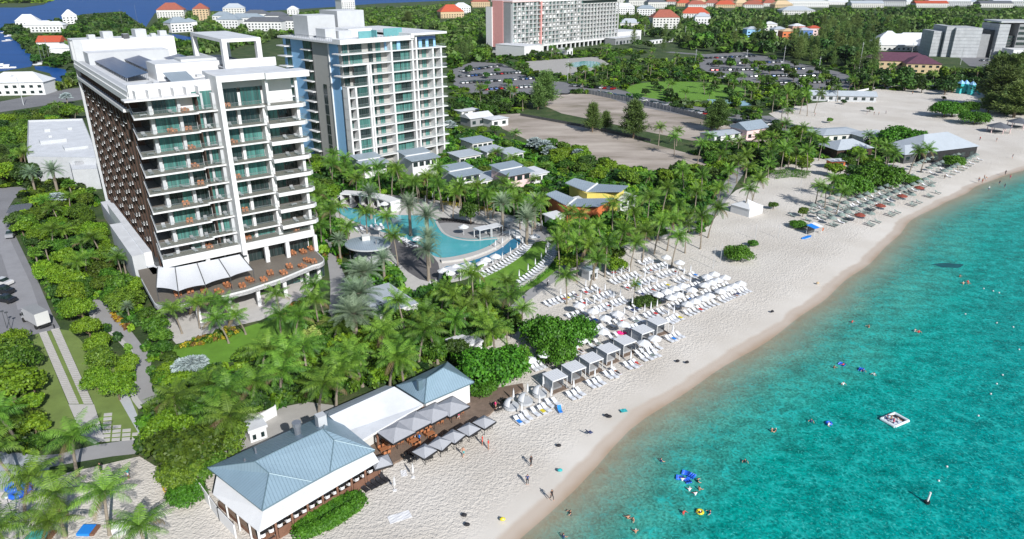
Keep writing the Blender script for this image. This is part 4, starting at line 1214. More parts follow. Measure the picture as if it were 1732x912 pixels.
# vertical white fins of the front
mb = MB([M['white']])
for x, ztop in ((-0.2, BF[3] + .4), (2.7, BF[3] + .4), (8.0, BF[1] + .5), (8.9, BF[1] + .5), (17.6, BZ - .61), (26.2, BZ + .79), (27.9, BZ + .79), (35.0, BF[0] + .2), (38.6, BF[0] + .4)):
	mb.box(x, x + 0.65, -1.25, 1.59, 0, ztop, 0)
mb.box(2.7, 8.7, -1.253, -0.9, BF[1] - .15, BF[1] + .5, 0)
mb.box(9.6, 17.6, -1.253, -0.9, BF[1] + .0, BF[1] + .65, 0) if False else None
build_each(mb, 'white_fin', B)
bays = [(-0.2, 2.7, 'b'), (3.35, 8.0, 'a'), (9.55, 17.6, 'c'), (18.25, 26.2, 'd'), (28.55, 35.0, 'c'), (35.65, 40.2, 'e')]
for fi in range(-1, 11):
	z = BF[fi] if fi >= 0 else BZ - 0.6
	if fi < 0: continue
	zt = (BF[fi - 1] if fi > 0 else BZ - .6) - 0.02
	mb = MB([M['white'], M['tilefloor']])
	x0 = -1.6 if fi < 3 else -0.2
	mb.box(x0, 8.0, -1.5 if fi < 3 else -1.0, 1.59, z, z + .32, 0)
	mb.box(8.0, 26.2, -1.2, 1.59, z + .003, z + .323, 0)
	mb.box(26.2, 41.2 if fi % 1 == 0 else 38, -1.4, 1.59, z + .006, z + .32, 0)
	mb.box(38.5, 41.2, 1.6, 12, z + .006, z + .32, 0)
	if fi < 3: mb.box(-1.6, 0.2, 1.593, 4.0, z, z + .32, 0)
	mb.build('balcony_slab', None, B)
	mb = MB([M['rail'], M['metal']])
	for a, b in (((9.6, -1.1), (17.6, -1.1)), ((28.5, -1.3), (41.0, -1.3)), ((x0 + .1, -1.0 if fi >= 3 else -1.4), (8.0, -1.0 if fi >= 3 else -1.4)), ((18.3, -1.1), (26.2, -1.1))):
		mb.face([(a[0], a[1], z + .33), (b[0], b[1], z + .33), (b[0], b[1], z + 1.35), (a[0], a[1], z + 1.35)], 0)
		mb.tube([(a[0], a[1], z + 1.36), (b[0], b[1], z + 1.36)], .03, 4, 1)
	mb.build('balustrade', None, B)
	for (a, b, kd) in bays:
		if kd == 'a' and fi >= 2:
			window(B, a, b, z + .33, zt, -0.35, rb.choice(['glassteal', 'glassteal', 'glassmid', 'glassdark']), 6)
		elif kd == 'a':
			window(B, a, b, z + .33, zt, 1.5, rb.choice(['glassteal', 'glassdark']), 5)
		elif kd == 'b':
			window(B, a + .9, b, z + .33, zt, 1.5, rb.choice(['glassdark', 'glassmid']), 2)
		elif kd == 'd':
			m_ = (a + b) / 2
			ks = ['glassteal', 'glassdark'] if rb.random() < .5 else ['glassdark', 'glassteal']
			if rb.random() < .3: ks = ['glassteal', 'glassteal']
			window(B, a, m_ - .1, z + .33, zt, 0.2, ks[0], 5); window(B, m_ + .1, b, z + .33, zt, 0.2, ks[1], 5)
		elif kd == 'c':
			window(B, a + 1.0, a + 2.6, z + .33, zt - .3, 1.52, rb.choice(['glassmid', 'glassdark']), 2)
			window(B, a + 3.9, a + 5.8, z + .33, zt - .3, 1.52, 'glassteal', 2)
		else:
			window(B, a + .4, a + 2.6, z + .33, zt - .3, 1.52, 'glassmid', 2)
	# windows of the left flank
	window(B, 20.2, 25.6, z + .33, zt, 0.35, rb.choice(['glassdark', 'glassmid']), 4, axis='y')
	mb = MB([M['white']]); mb.box(-1.0, .3, 20.0, 25.8, z, z + .3, 0); mb.box(-2.4, .3, 34, 39.9, z + .5, z + .8, 0); mb.build('side_balcony', None, B)
	if fi > 3: window(B, 12.0, 14.2, z + .33, zt, 0.12, 'glassdark', 2, axis='y')
	window(B, 34.4, 37.5, z + .8, zt, 0.2, 'glassmid', 2, axis='y')
mb = MB([M['blue'], M['blue2'], M['white']])
mb.box(17.0, 18.2, 1.2, 1.59, BF[0] + .33, BZ - .62, 0); mb.box(20.9, 22.2, -0.3, .1, BF[0] + .33, BZ - .62, 0)
mb.box(28.6, 38.5, 1.3, 1.59, BF[0] + .33, BF[0] + 3.9, 0); mb.box(28.6, 38.4, 1.25, 1.3, BF[0] + 3.0, BF[0] + 3.9, 1)
mb.box(28.6, 38.5, 1.3, 1.59, BF[0] + 3.9, BZ + .8, 2)
build_each(mb, 'blue_panel', B)
window(B, 29.2, 31.0, BF[0] + .4, BF[0] + 2.9, 1.22, 'glassdark', 2); window(B, 32.5, 34.0, BF[0] + .4, BF[0] + 2.9, 1.22, 'glassdark', 2); window(B, 35.4, 37.4, BF[0] + .4, BF[0] + 2.9, 1.22, 'glassdark', 2)
# roof deck loungers
for i in range(9):
	wx = tow(B_O, B_R, 13.5 + i * 1.35, 3.0, BZ + .01)
	bl.put(wx, B_R, .9, 'grey lounger on roof deck of the blue and white tower, %s from left' % ordn(i), 'loungers on the roof deck')
# ------------------------------------------------------------------ third hotel (pink stripes)
C_O = at(866, 92); C_R = math.atan2(115, 103)
CL = math.hypot(103, 118); CZ = 41.5
C = thing('hotel_block', 'long white hotel with pink end walls and rows of balconies, far centre', 'hotel building', (C_O[0], C_O[1], 0), C_R)
frame_keep(C_O, C_R, -10, CL + 60, -25, 45)
mb = MB([M['offwhite'], M['pink'], M['palepink'], M['grey'], M['white']])
mb.box(0, CL * .62, 0, 22, 5, CZ, 4)
mb.box(CL * .62, CL, 1.5, 22, 5, CZ - 3.4, 4)
mb.box(-1.5, 0, 9, 21.0, 5, CZ + 1, 1)
mb.box(-1.0, 0.003, 0.5, 9, 5, CZ - .5, 3)
mb.box(-2.4, -1.0, 21, 28, 5, CZ - 4, 4)
mb.box(0, CL, 3, 24, 0, 5, 4)
mb.build('wall', None, C)
mb = MB([M['whiteroof'], M['white'], M['palepink']])
mb.box(-1.2, CL * .22, -1.6, 23, CZ, CZ + 1.5, 2, 0)
mb.box(CL * .22, CL * .62 + 1, -1.4, 23, CZ - .5, CZ + 1.2, 1, 0)
mb.box(CL * .62 + 1, CL + 2, -1.6, 23, CZ - 0.6, CZ, 1, 0)
mb.box(6, 14, 8, 18, CZ + 1.5, CZ + 4.5, 1, 0); mb.box(40, 62, 8, 18, CZ + 1.2, CZ + 3.6, 1, 0); mb.box(110, 122, 6, 18, CZ, CZ + 3, 1, 0)
mb.build('roof', None, C)
n3 = 30
bw = CL / n3
nfl = 10
fh = (CZ - 6.0) / nfl
rc = random.Random(3)
for fi in range(nfl):
	z = 6.0 + fi * fh
	if fi == nfl - 1 and True:
		pass
	mb = MB([M['offwhite'], M['grey'], M['rail']])
	mb.box(0.2, CL, -1.5, 0.0, z - .15, z + .12, 0)
	for i in range(n3):
		xa = i * bw
		if fi == nfl - 1 and i * bw > CL * .62: continue
		mb.box(xa + .3, xa + bw - .3, -1.52, -1.46, z + .13, z + 1.0, 1 if rc.random() < .7 else 2)
	mb.build('balcony_row', None, C)
rest = MB([M['glassdark'], M['glassmid'], M['glassteal']])
for fi in range(nfl):
	z = 6.0 + fi * fh
	if fi == nfl - 1:
		mb = MB([M['glassdark']]); mb.box(CL * .62 + 1, CL, 1.3, 1.49, z + .2, z + fh - .9, 0); mb.box(4, 18, -.2, -.003, z + .2, z + fh - .5, 0); mb.build('top_window_band', None, C);
	for i in range(n3):
		xa = i * bw
		mb = MB([M['glassdark'], M['glassmid'], M['glassteal']]) if i < 10 else rest
		if fi == nfl - 1 and (i * bw > CL * .62 or 1 <= i <= 3): continue
		yy = 0.0 if xa < CL * .62 else 1.5
		a = rc.choice((0, 1, 0, 2));
		mb.box(xa + .5, xa + bw * .55, yy - .1, yy - .02, z + .15, z + fh - .55, a)
		if rc.random() < .55: mb.box(xa + bw * .6, xa + bw - .45, yy - .1, yy - .02, z + .15, z + fh - .55, 0 if a else 1)
		if i < 10: mb.build('window', None, C)
tag(rest.build('window', None, C), kind='stuff')
mb = MB([M['white'], M['pink']])
for i in range(n3 + 1):
	if i in (7,): continue
	xa = i * bw
	mb.box(xa - .16, xa + .16, -1.6, 0, 5, CZ - (.5 if xa < CL * .62 else 3.5), 0)
mb.box(7 * bw - .9, 7 * bw + .9, -1.9, 0, 5, CZ + .1, 1)
build_each(mb, 'white_fin', C)
mb = MB([M['palepink'], M['white'], M['dgrey'], M['glassdark']])
mb.box(-.8, 7 * bw + .9, -2.2, 0, 4.3, 5.8, 0)
mb.box(7 * bw + .9, CL, -2.6, 2.9, 4.3, 5.6, 1)
for i in range(22):
	mb.box(4 + i * 6.8, 5.2 + i * 6.8, -2.4, -1.4, 0, 4.3, 1)
mb.box(0, CL, 2.6, 2.99, 0.2, 4.2, 3)
mb.build('arcade', None, C)
# podium blocks around the third hotel
def local_block(name, label, cat, O, rz, x0, x1, y0, y1, z, wallm='white', roofm='whiteroof', extra=None, group=None):
	t = thing(name, label, cat, tow(O, rz, (x0 + x1) / 2, (y0 + y1) / 2), rz, group)
	hx, hy = (x1 - x0) / 2, (y1 - y0) / 2
	mb = MB([M[wallm]]); mb.box(-hx, hx, -hy, hy, 0, z - .4, 0); mb.build('wall', None, t)
	mb = MB([M[wallm], M[roofm]]); mb.box(-hx - .2, hx + .2, -hy - .2, hy + .2, z - .4, z, 0, 1); mb.build('roof', None, t)
	mb = MB([M['glassdark']])
	n = max(2, int((x1 - x0) / 6))
	for i in range(n):
		a = -hx + (i + .3) * 2 * hx / n
		mb.box(a, a + hx / n * .8, -hy - .06, -hy - .01, .4, min(z - 1, 3.2), 0)
	build_each(mb, 'window', t)
	return t
local_block('ballroom', 'long plain white hall joined to the right end of the far hotel', 'building', C_O, C_R, CL + 1, CL + 46, 0, 24, 9.5)
local_block('canopy_hall', 'low glazed hall with flat pale roof in front of the white hall', 'building', C_O, C_R, CL - 25, CL + 18, -16, -4, 6.0, 'grey')
local_block('podium_block', 'white podium block with dark openings at the left foot of far hotel', 'building', C_O, C_R, -14, 6, -26, 6, 9.0)
local_block('podium_block', 'small white cube beside the far hotel pool bar', 'building', C_O, C_R, 22, 30, -42, -32, 5.5)
local_block('porte_cochere', 'long low white canopy wall before the far hotel drive', 'building', C_O, C_R, CL + 5, CL + 52, -38, -34, 3.4)
local_block('pool_bar', 'blue-grey roofed bar on the far hotel pool deck', 'building', C_O, C_R, 8, 18, -20, -12, 8.0, 'offwhite', 'greyroof')
sheet('hotel_pool', smooth_px([(960, 108), (985, 103), (1012, 104), (1018, 110), (1000, 115), (968, 114)], 2), M['pool'], 0.08)
sheet('hotel_pool_deck', [(890, 104), (1010, 96), (1030, 108), (1010, 120), (960, 128), (900, 124)], M['concrete'], 0.05)
# ------------------------------------------------------------------ beach restaurant
G_O = at(350, 800); G_R = R(36.87)
def wl(O, rz, px, py, z):
	X, Y = at(px, py, z)
	x, y = fromw(O, rz, X, Y)
	return (x, y, z)
G = thing('beach_restaurant', 'beach restaurant with blue-grey hipped roofs, white flat roof and white awning', 'restaurant', (G_O[0], G_O[1], 0), G_R)
g = lambda px, py, z: wl(G_O, G_R, px, py, z)
KEEP.append(gpoly([(330, 815), (420, 770), (540, 690), (680, 640), (760, 605), (815, 650), (650, 800), (440, 925)]))
E1, E2, E3, E4, E5, E6 = g(351, 791, 4.0), g(443, 863, 4.0), g(527, 815, 4.0), g(558, 798, 4.0), g(634, 761, 4.0), g(556, 698, 4.0)
RA, RB = g(431, 781, 6.9), g(546, 726, 6.9)
def on_front(px, py):
	n = (Vector(RB) - Vector(RA)).cross(Vector(E4) - Vector(RA)); best = None
	for i in range(60):
		q = g(px, py, 4.0 + i * .06); e = abs(n.dot(Vector(q) - Vector(RA)))
		if best is None or e < best[0]: best = (e, q)
	return best[1]
W1, W2 = on_front(455, 802), on_front(565, 746)
W1 = (W1[0], W1[1], W1[2] + .1); W2 = (W2[0], W2[1], W2[2] + .1)
def slab_face(mb, pts, mi, th=0.12):
	mb.face(pts, mi)
	mb.face([(p[0], p[1], p[2] - th) for p in pts][::-1], mi)
	for a, b in zip(pts, pts[1:] + pts[:1]):
		mb.face([a, (a[0], a[1], a[2] - th), (b[0], b[1], b[2] - th), b], mi)
mb = MB([M['bluroof'], M['bluroofy'], M['bluridge']])
for tri, mi in (((E1, RA, RB, E6), 0), ((E1, E2, W1, RA), 1), ((RA, W1, E3), 0), ((RA, E3, E4), 0), ((RA, E4, W2, RB), 0), ((W1, E2, E3), 0), ((W2, E4, E5), 0), ((E5, E6, RB, W2), 1)):
	mb.face(list(tri), mi)
for a, b in ((E1, E2), (E2, E3), (E3, E4), (E4, E5), (E5, E6), (E6, E1)):
	mb.face([a, b, (b[0], b[1], b[2] - .22), (a[0], a[1], a[2] - .22)], 2)
for a, b in ((RA, RB), (RA, E1), (W1, E2), (W1, E3), (RA, W1), (W2, E4), (W2, E5), (RB, W2), (RB, E6)):
	mb.tube([(a[0], a[1], a[2] + .03), (b[0], b[1], b[2] + .03)], 0.075, 5, 2)
mb.face([(p[0], p[1], 3.9) for p in (E1, E2, E3, E4, E5, E6)][::-1], 2)
rf = mb.build('roof', None, G)
mb = MB([M['metal']])
q = g(503, 727, 6.3); mb.tube([(q[0], q[1], 5.2), (q[0], q[1], 6.9)], .45, 10); mb.tube([(q[0], q[1], 6.9), (q[0], q[1], 7.5)], .62, 10)
mb.build('roof_vent', None, rf)
for px, py in ((415, 785), (433, 766)):
	q = g(px, py, 5.6); mb = MB([M['metal']]); mb.tube([(q[0], q[1], 4.6), (q[0], q[1], 6.4)], .13, 8); mb.build('roof_vent', None, rf)
mb = MB([M['lgrey']]); q = g(543, 712, 6.6); mb.box(q[0] - .6, q[0] + .6, q[1] - .6, q[1] + .6, 5.6, 7.6); mb.build('chimney', None, rf)
# white lean-to awning round the front and left
A1, A2, A3 = g(360, 836, 2.9), g(438, 900, 2.9), g(641, 780, 2.9)
mb = MB([M['whiteroof'], M['white']])
i1, i2, i3 = (E1[0] + 1.5, E1[1] + .3, 3.75), (E2[0] + .3, E2[1] + .3, 3.75), (E5[0] - .2, E5[1] + .4, 3.75)
slab_face(mb, [A1, A2, i2, i1], 1, .1); slab_face(mb, [A2, A3, i3, i2], 0, .1)
mb.build('awning', None, G)
mb = MB([M['wood'], M['woodred']])
dk = [g(368, 850, .7), g(437, 912, .7), g(644, 795, .7), g(600, 745, .7), g(430, 800, .7)]
mb.prism([(p[0], p[1]) for p in dk], 0.05, .7, 1, 0)
mb.build('deck', None, G)
mb = MB([M['black'], M['offwhite']])
wi = [(p[0] + (2.2 if k in (0, 1) else 0), p[1] + (2.6 if k in (1, 2) else 0)) for k, p in enumerate(dk)]
mb.prism([(E1[0] + 1.2, E1[1] - .5), (E2[0] + .6, E2[1] + 1.0), (E5[0] - 1.2, E5[1] + 1.0), (E6[0] - 1, E6[1] - .6)], .7, 3.88, 1)
mb.build('wall', None, G)
for i in range(9):
	t_ = i / 8
	x, y = A2[0] + (A3[0] - A2[0]) * t_, A2[1] + (A3[1] - A2[1]) * t_ + .35
	mb = MB([M['woodred'], M['white']]); mb.box(x - .12, x + .12, y - .12, y + .12, 0.0, 2.85, 0 if i else 1); mb.build('post', None, G)
for i in range(1, 4):
	t_ = i / 4
	x, y = A1[0] + (A2[0] - A1[0]) * t_ + .2, A1[1] + (A2[1] - A1[1]) * t_
	mb = MB([M['white']]); mb.box(x - .09, x + .09, y - .09, y + .09, 0.0, 2.85); mb.build('post', None, G)
d_ = (Vector(A3) - Vector(A2)); rz_ = math.atan2(d_.y, d_.x)
mb = MB([M['woodred'], M['black'], M['white']])
for i in range(8):
	a, b = Vector(A2).lerp(Vector(A3), i / 8 + .012), Vector(A2).lerp(Vector(A3), (i + 1) / 8 - .012)
	c = (a + b) / 2
	mb.cbox(c.x, c.y + .3, .0, (b - a).length, .12, 1.45 if i else .7, rz_, 0)
	mb.cbox(c.x, c.y + 1.6, .8, (b - a).length, .1, 1.8, rz_, 1)  # black boards standing in for the shaded interior under the awning
mb.build('railing', None, G)
for i in range(15):
	p = Vector(A2).lerp(Vector(A3), (i + .5) / 15.5)
	ch = thing('bar_chair', 'white-backed chair behind the restaurant front railing, %s from left' % ordn(i), 'chair', tow(G_O, G_R, p.x, p.y + .95, .7), G_R + rz_ + rng.uniform(-.2, .2), 'white chairs along the restaurant front')
	mb = MB([M['whitecloth'], M['woodred']]); mb.box(-.28, .28, -.25, .25, .5, .58, 0)
	pts = [(-.3, -.2), (-.22, -.36), (0, -.42), (.22, -.36), (.3, -.2)]
	for a, b in zip(pts, pts[1:]): mb.face([(a[0], a[1], .58), (b[0], b[1], .58), (b[0], b[1], 1.05), (a[0], a[1], 1.05)], 0)
	for sx in (-.24, .24):
		for sy in (-.2, .2): mb.box(sx - .02, sx + .02, sy - .02, sy + .02, 0, .5, 1)
	mb.build('chair_seat', None, ch)
# left screen fence
def fence(name, label, px, h, mt, th=.1, cat='fence', group=None, z0=0):
	pts = [Vector((*at(a, b, z0), 0)) for a, b in px]
	o0 = pts[0]
	t = thing(name, label, cat, (o0.x, o0.y, z0), 0, group)
	mb = MB([M[mt]])
	for a, b in zip(pts, pts[1:]):
		d = b - a; c = (a + b) / 2 - o0
		mb.cbox(c.x, c.y, 0, d.length, th, h, math.atan2(d.y, d.x))
	mb.build('panel', None, t)
	mb = MB([M[mt]])
	for a, b in zip(pts, pts[1:]):
		n = max(1, int((b - a).length / 2.5))
		for i in range(n + 1):
			p = a.lerp(b, i / n) - o0; mb.cbox(p.x, p.y, 0, .16, .16, h + .1, 0)
	mb.build('post_row', None, t)
	return t
fence('screen_fence', 'solid white screen fence at the left end of the restaurant', [(330, 822), (372, 880), (400, 910)], 1.9, 'whitecloth')
fence('yard_fence', 'white yard wall behind the restaurant kitchen', [(434, 722), (468, 703)], 1.8, 'white')
local_block('store_shed', 'small white store shed in the restaurant yard', 'shed', at(434, 738), G_R, -1.2, 1.2, -1.2, 1.2, 2.2, 'white')
# middle low white roof
mb = MB([M['whiteroof'], M['paleroof'], M['white']])
R1, R2, F1, F2, B1, B2 = g(557, 704, 4.9), g(667, 654, 5.0), g(611, 745, 3.5), g(716, 684, 3.5), g(528, 706, 3.7), g(652, 652, 3.7)
F1b = g(585, 730, 3.6)
mb.face([R1, F1b, F1, F2, R2], 0); mb.face([B1, R1, R2, B2], 1)
for a, b in ((F1, F2),):
	mb.face([a, b, (b[0], b[1], b[2] - .35), (a[0], a[1], a[2] - .35)], 2)
mb.face([R2, F2, (F2[0], F2[1], 3.2), (B2[0], B2[1], 3.2), B2], 2)
mb.build('flat_roof', None, G)
mb = MB([M['black'], M['offwhite']])
mb.prism([(F1[0] + .5, F1[1] + 1.8), (F2[0] - .4, F2[1] + 1.8), (B2[0] - .5, B2[1] - .6), (B1[0] + .5, B1[1] - .6)], .2, 3.3, 1)
mb.build('middle_wall', None, G)
mb = MB([M['woodred']])
for i in range(5):
	x, y = F1[0] + (F2[0] - F1[0]) * i / 4, F1[1] + (F2[1] - F1[1]) * i / 4 + .3
	mb = MB([M['woodred']]); mb.box(x - .14, x + .14, y - .14, y + .14, 0, 3.2); mb.build('post', None, G)
# right hipped roof
mb = MB([M['bluroof'], M['bluroofy'], M['bluridge']])
H1, H2, H3, H4 = g(670, 652, 4.0), g(718, 682, 4.0), g(802, 646, 4.0), g(757, 612, 4.0)
Q1, Q2 = g(722, 640, 6.6), g(750, 622, 6.6)
for f_, mi in (((H1, H2, Q1), 1), ((H2, H3, Q2, Q1), 0), ((H3, H4, Q2), 1), ((H4, H1, Q1, Q2), 0)): mb.face(list(f_), mi)
for a, b in ((H1, H2), (H2, H3), (H3, H4), (H4, H1)): mb.face([a, b, (b[0], b[1], 3.78), (a[0], a[1], 3.78)], 2)
for a, b in ((H1, Q1), (H2, Q1), (H3, Q2), (H4, Q2), (Q1, Q2)): mb.tube([(a[0], a[1], a[2] + .03), (b[0], b[1], b[2] + .03)], .075, 5, 2)
mb.box(Q1[0] - 1.6, Q1[0] - .9, Q1[1] - .3, Q1[1] + .3, 5.2, 6.8, 2)
mb.build('roof', None, G)
mb = MB([M['white']])
cx_, cy_ = (H1[0] + H3[0]) / 2, (H1[1] + H3[1]) / 2
mb.prism([(cx_ + (p[0] - cx_) * .88, cy_ + (p[1] - cy_) * .88) for p in (H1, H2, H3, H4)], 0, 3.85, 0)
mb.build('wall', None, G)
# deck with steps down to the sand
deck = gpoly([(585, 775), (600, 745), (640, 700), (720, 668), (790, 668), (845, 655), (884, 648), (886, 658), (850, 676), (828, 700), (800, 712), (760, 730), (700, 764), (652, 790), (645, 792)], .35)
mb = MB([M['wood']]); mb.prism(deck, 0.02, .35)
tag(mb.build('boardwalk'), kind='structure')
KEEP.append(deck)
# ------------------------------------------------------------------ square parasols of the deck
def make_square_parasol(s, h, cm):
	t = thing('deck_parasol', '', 'parasol', (0, 0, 0))
	mb = MB([M[cm], M['black'], M['canvas']])
	mb.face([(-s, -s, h), (s, -s, h), (0, 0, h + .75)], 2); mb.face([(s, -s, h), (s, s, h), (0, 0, h + .75)], 0)
	mb.face([(s, s, h), (-s, s, h), (0, 0, h + .75)], 0); mb.face([(-s, s, h), (-s, -s, h), (0, 0, h + .75)], 0)
	mb.mats = [M[cm], M['black'], M[cm]]
	mb.build('canopy', None, t)
	mb = MB([M['black']])
	for a, b in (((-s, -s), (s, -s)), ((s, -s), (s, s)), ((s, s), (-s, s)), ((-s, s), (-s, -s))):
		mb.face([(a[0], a[1], h), (b[0], b[1], h), (b[0] * 1.005, b[1] * 1.005, h - .28), (a[0] * 1.005, a[1] * 1.005, h - .28)])
		mb.tube([(a[0], a[1], h), (b[0], b[1], h)], .05, 4)
	mb.build('valance', None, t)
	mb = MB([M['black']]); mb.tube([(0, 0, 0), (0, 0, h + .7)], .045, 6)
	for a in ((-s, -s), (s, -s), (s, s), (-s, s)): mb.tube([(0, 0, h + .68), (a[0], a[1], h + .01)], .02, 4)
	mb.build('pole', None, t)
	return t
bigp = Proto(lambda: make_square_parasol(2.0, 2.9, 'canvasgrey'))
smlp = Proto(lambda: make_square_parasol(1.25, 2.3, 'canvasgrey'))
for i, (px, py) in enumerate(((670, 729), (700, 712), (733, 697), (763, 686))):
	bigp.put((*at(px, py, 3.4), .35), G_R + R(8), None, 'big grey square parasol on the restaurant deck, %s from left' % ordn(i), 'big parasols on the restaurant deck')
for i, (px, py) in enumerate(((645, 778), (718, 760), (744, 747), (767, 735), (793, 723), (819, 711))):
	smlp.put(at(px, py, 2.6), G_R + R((-20, 5, 14, 10, 3, 3)[i]) + .15, None, 'small grey square parasol at the edge of the deck, %s from left' % ordn(i), 'small parasols between deck and sand')
brown = Proto(lambda: make_table_set('teak')); dark = Proto(lambda: make_table_set('black'))
for i, (px, py) in enumerate(((657, 752), (672, 745), (690, 735), (706, 727), (722, 719), (742, 710), (757, 702), (776, 694), (700, 748), (728, 736), (650, 762))):
	brown.put((*at(px, py, .7), .36), G_R + rng.uniform(-.3, .3), .9, 'brown table set on the restaurant deck, %s along it' % ordn(i), 'table sets on the deck')
for i, (px, py) in enumerate(((692, 776), (722, 772), (748, 758), (771, 745), (797, 733), (822, 720), (840, 690), (855, 682))):
	dark.put((*at(px, py, .3), 0.02), G_R + rng.uniform(-.3, .3), .9, 'black table set on the sand edge by the small parasols, %s from left' % ordn(i), 'table sets below the small parasols')
# ------------------------------------------------------------------ villas behind the pool
def villa(px, py, w, d, h, label, two=True, wallm='white', roofm='greyroof', rz=A_R, win=True):
	x, y = at(px, py, h)
	t = thing('garden_villa', label, 'villa', (x, y, 0), rz)
	KEEP.append([tow((x, y), rz, a, b)[:2] for a, b in ((-w / 2 - 1, -d / 2 - 1), (w / 2 + 1, -d / 2 - 1), (w / 2 + 1, d / 2 + 1), (-w / 2 - 1, d / 2 + 1))])
	mb = MB([M[wallm]]); mb.box(-w / 2, w / 2, -d / 2, d / 2, 0, h - .5); mb.build('wall', None, t)
	mb = MB([M[roofm], M['white']])
	a = .5
	if two:
		slab_face(mb, [(-w / 2 - a, -.3, h + .6), (w / 2 + a, -.3, h + .6), (w / 2 + a, d / 2 + a, h + 1.1), (-w / 2 - a, d / 2 + a, h + 1.1)], 0, .15)
		slab_face(mb, [(-w / 2 - a - .4, -d / 2 - 1.2, h - .3), (w / 2 + a + .4, -d / 2 - 1.2, h - .3), (w / 2 + a + .4, -.5, h + .15), (-w / 2 - a - .4, -.5, h + .15)], 0, .15)
		mb.box(-w / 2, w / 2, -.2, d / 2 - .1, h - .5, h + .58, 1)
	else:
		slab_face(mb, [(-w / 2 - a, -d / 2 - a, h - .3), (w / 2 + a, -d / 2 - a, h - .3), (w / 2 + a, d / 2 + a, h), (-w / 2 - a, d / 2 + a, h)], 0, .2)
	mb.build('roof', None, t)
	if win:
		n = max(2, int(w / 2.2))
		for i in range(n):
			xa = -w / 2 + w * (i + .15) / n
			window(t, xa, xa + w / n * .7, max(.3, h - 2.6), h - 1.2, -d / 2 - .02, 'glassdark', 2)
	return t
villa(624, 270, 8, 9, 6.0, 'villa with stepped pale grey roof, left of the row behind the pool')
villa(706, 262, 9, 9, 8.0, 'taller two-storey villa with stepped grey roof behind the pool')
villa(690, 275, 5, 6, 3.4, 'flat white link roof between the two left villas', False, 'white', 'whiteroof')
villa(779, 288, 8.5, 9, 5.5, 'villa with stepped grey roof, right of the yellow flower bed palms')
villa(864, 286, 8.5, 9, 6.2, 'villa with stepped grey roof and pinkish wall', True, 'palepink')
villa(823, 296, 9, 7, 3.4, 'flat pale roof between two stepped grey villas', False, 'white', 'paleroof')
villa(900, 288, 7, 7, 4.2, 'villa annex with flat white roof, right end of the villa row', False, 'white', 'whiteroof')
villa(806, 235, 9, 8, 5.0, 'villa with pale grey roof in the trees behind the villa row', False, 'offwhite', 'greyroof')
villa(786, 258, 9, 7, 4.0, 'low pale roof just behind the villa row', False, 'offwhite', 'paleroof')
villa(830, 250, 8, 7, 4.2, 'small hipped pale roof under the palms behind the villas', False, 'white', 'paleroof')
villa(862, 254, 7, 7, 4.2, 'pale roofed villa left of the silver palms', False, 'white', 'paleroof')
def butterfly(name, label, wings, gutter, wallm, wall_px, zw, deckm='whiteroof'):
	x0, y0 = at(*wings[0][0])
	t = thing(name, label, 'pavilion', (x0, y0, 0), 0)
	KEEP.append(gpoly([(p[0], p[1] + 12) for w in wings for p in (w[0], w[-1])] , 0)) if False else None
	mb = MB([M['greyroof'], M['white']])
	for w in wings:
		slab_face(mb, [(at(*p)[0] - x0, at(*p)[1] - y0, p[2]) for p in w], 0, .22)
	a, b = [(at(*p)[0] - x0, at(*p)[1] - y0, p[2] + .06) for p in gutter]
	mb.tube([a, b], .3, 6, 1)
	mb.build('roof', None, t)
	mb = MB([M[wallm]])
	loc = [(at(p[0], p[1], zw)[0] - x0, at(p[0], p[1], zw)[1] - y0) for p in wall_px]
	mb.prism(loc, 0, zw)
	mb.build('wall', None, t)
	KEEP.append([(a_ + x0, b_ + y0) for a_, b_ in loc])
	return t, (x0, y0)
butterfly('orange_pavilion', 'orange-walled pavilion with a grey butterfly roof', [[(922, 328, 6.6), (959, 348, 5.2), (974, 336, 5.2), (940, 322, 6.6)], [(959, 348, 5.2), (1012, 349, 6.2), (1040, 335, 6.2), (974, 336, 5.2)]], ((959, 348, 5.2), (974, 336, 5.2)), 'orange', [(928, 333), (960, 352), (1006, 352), (1032, 340), (975, 338), (940, 326)], 5.0)
butterfly('yellow_pavilion', 'yellow-walled pavilion with a grey butterfly roof', [[(956, 309, 7.2), (992, 324, 5.8), (1010, 311, 5.8), (972, 301, 7.2)], [(992, 324, 5.8), (1050, 324, 6.8), (1063, 314, 6.8), (1010, 311, 5.8)]], ((992, 324, 5.8), (1010, 311, 5.8)), 'yellow', [(963, 313), (993, 328), (1046, 327), (1056, 318), (1010, 313), (975, 304)], 5.6)
villa(1000, 333, 14, 5, 3.9, 'flat white roof between the orange and yellow pavilions', False, 'white', 'whiteroof', win=False)
villa(1052, 330, 6, 5, 4.2, 'flat white roof at the right of the yellow pavilion', False, 'white', 'whiteroof')
villa(938, 362, 4, 3.4, 3.0, 'small white entrance canopy of the orange pavilion', False, 'white', 'whiteroof')
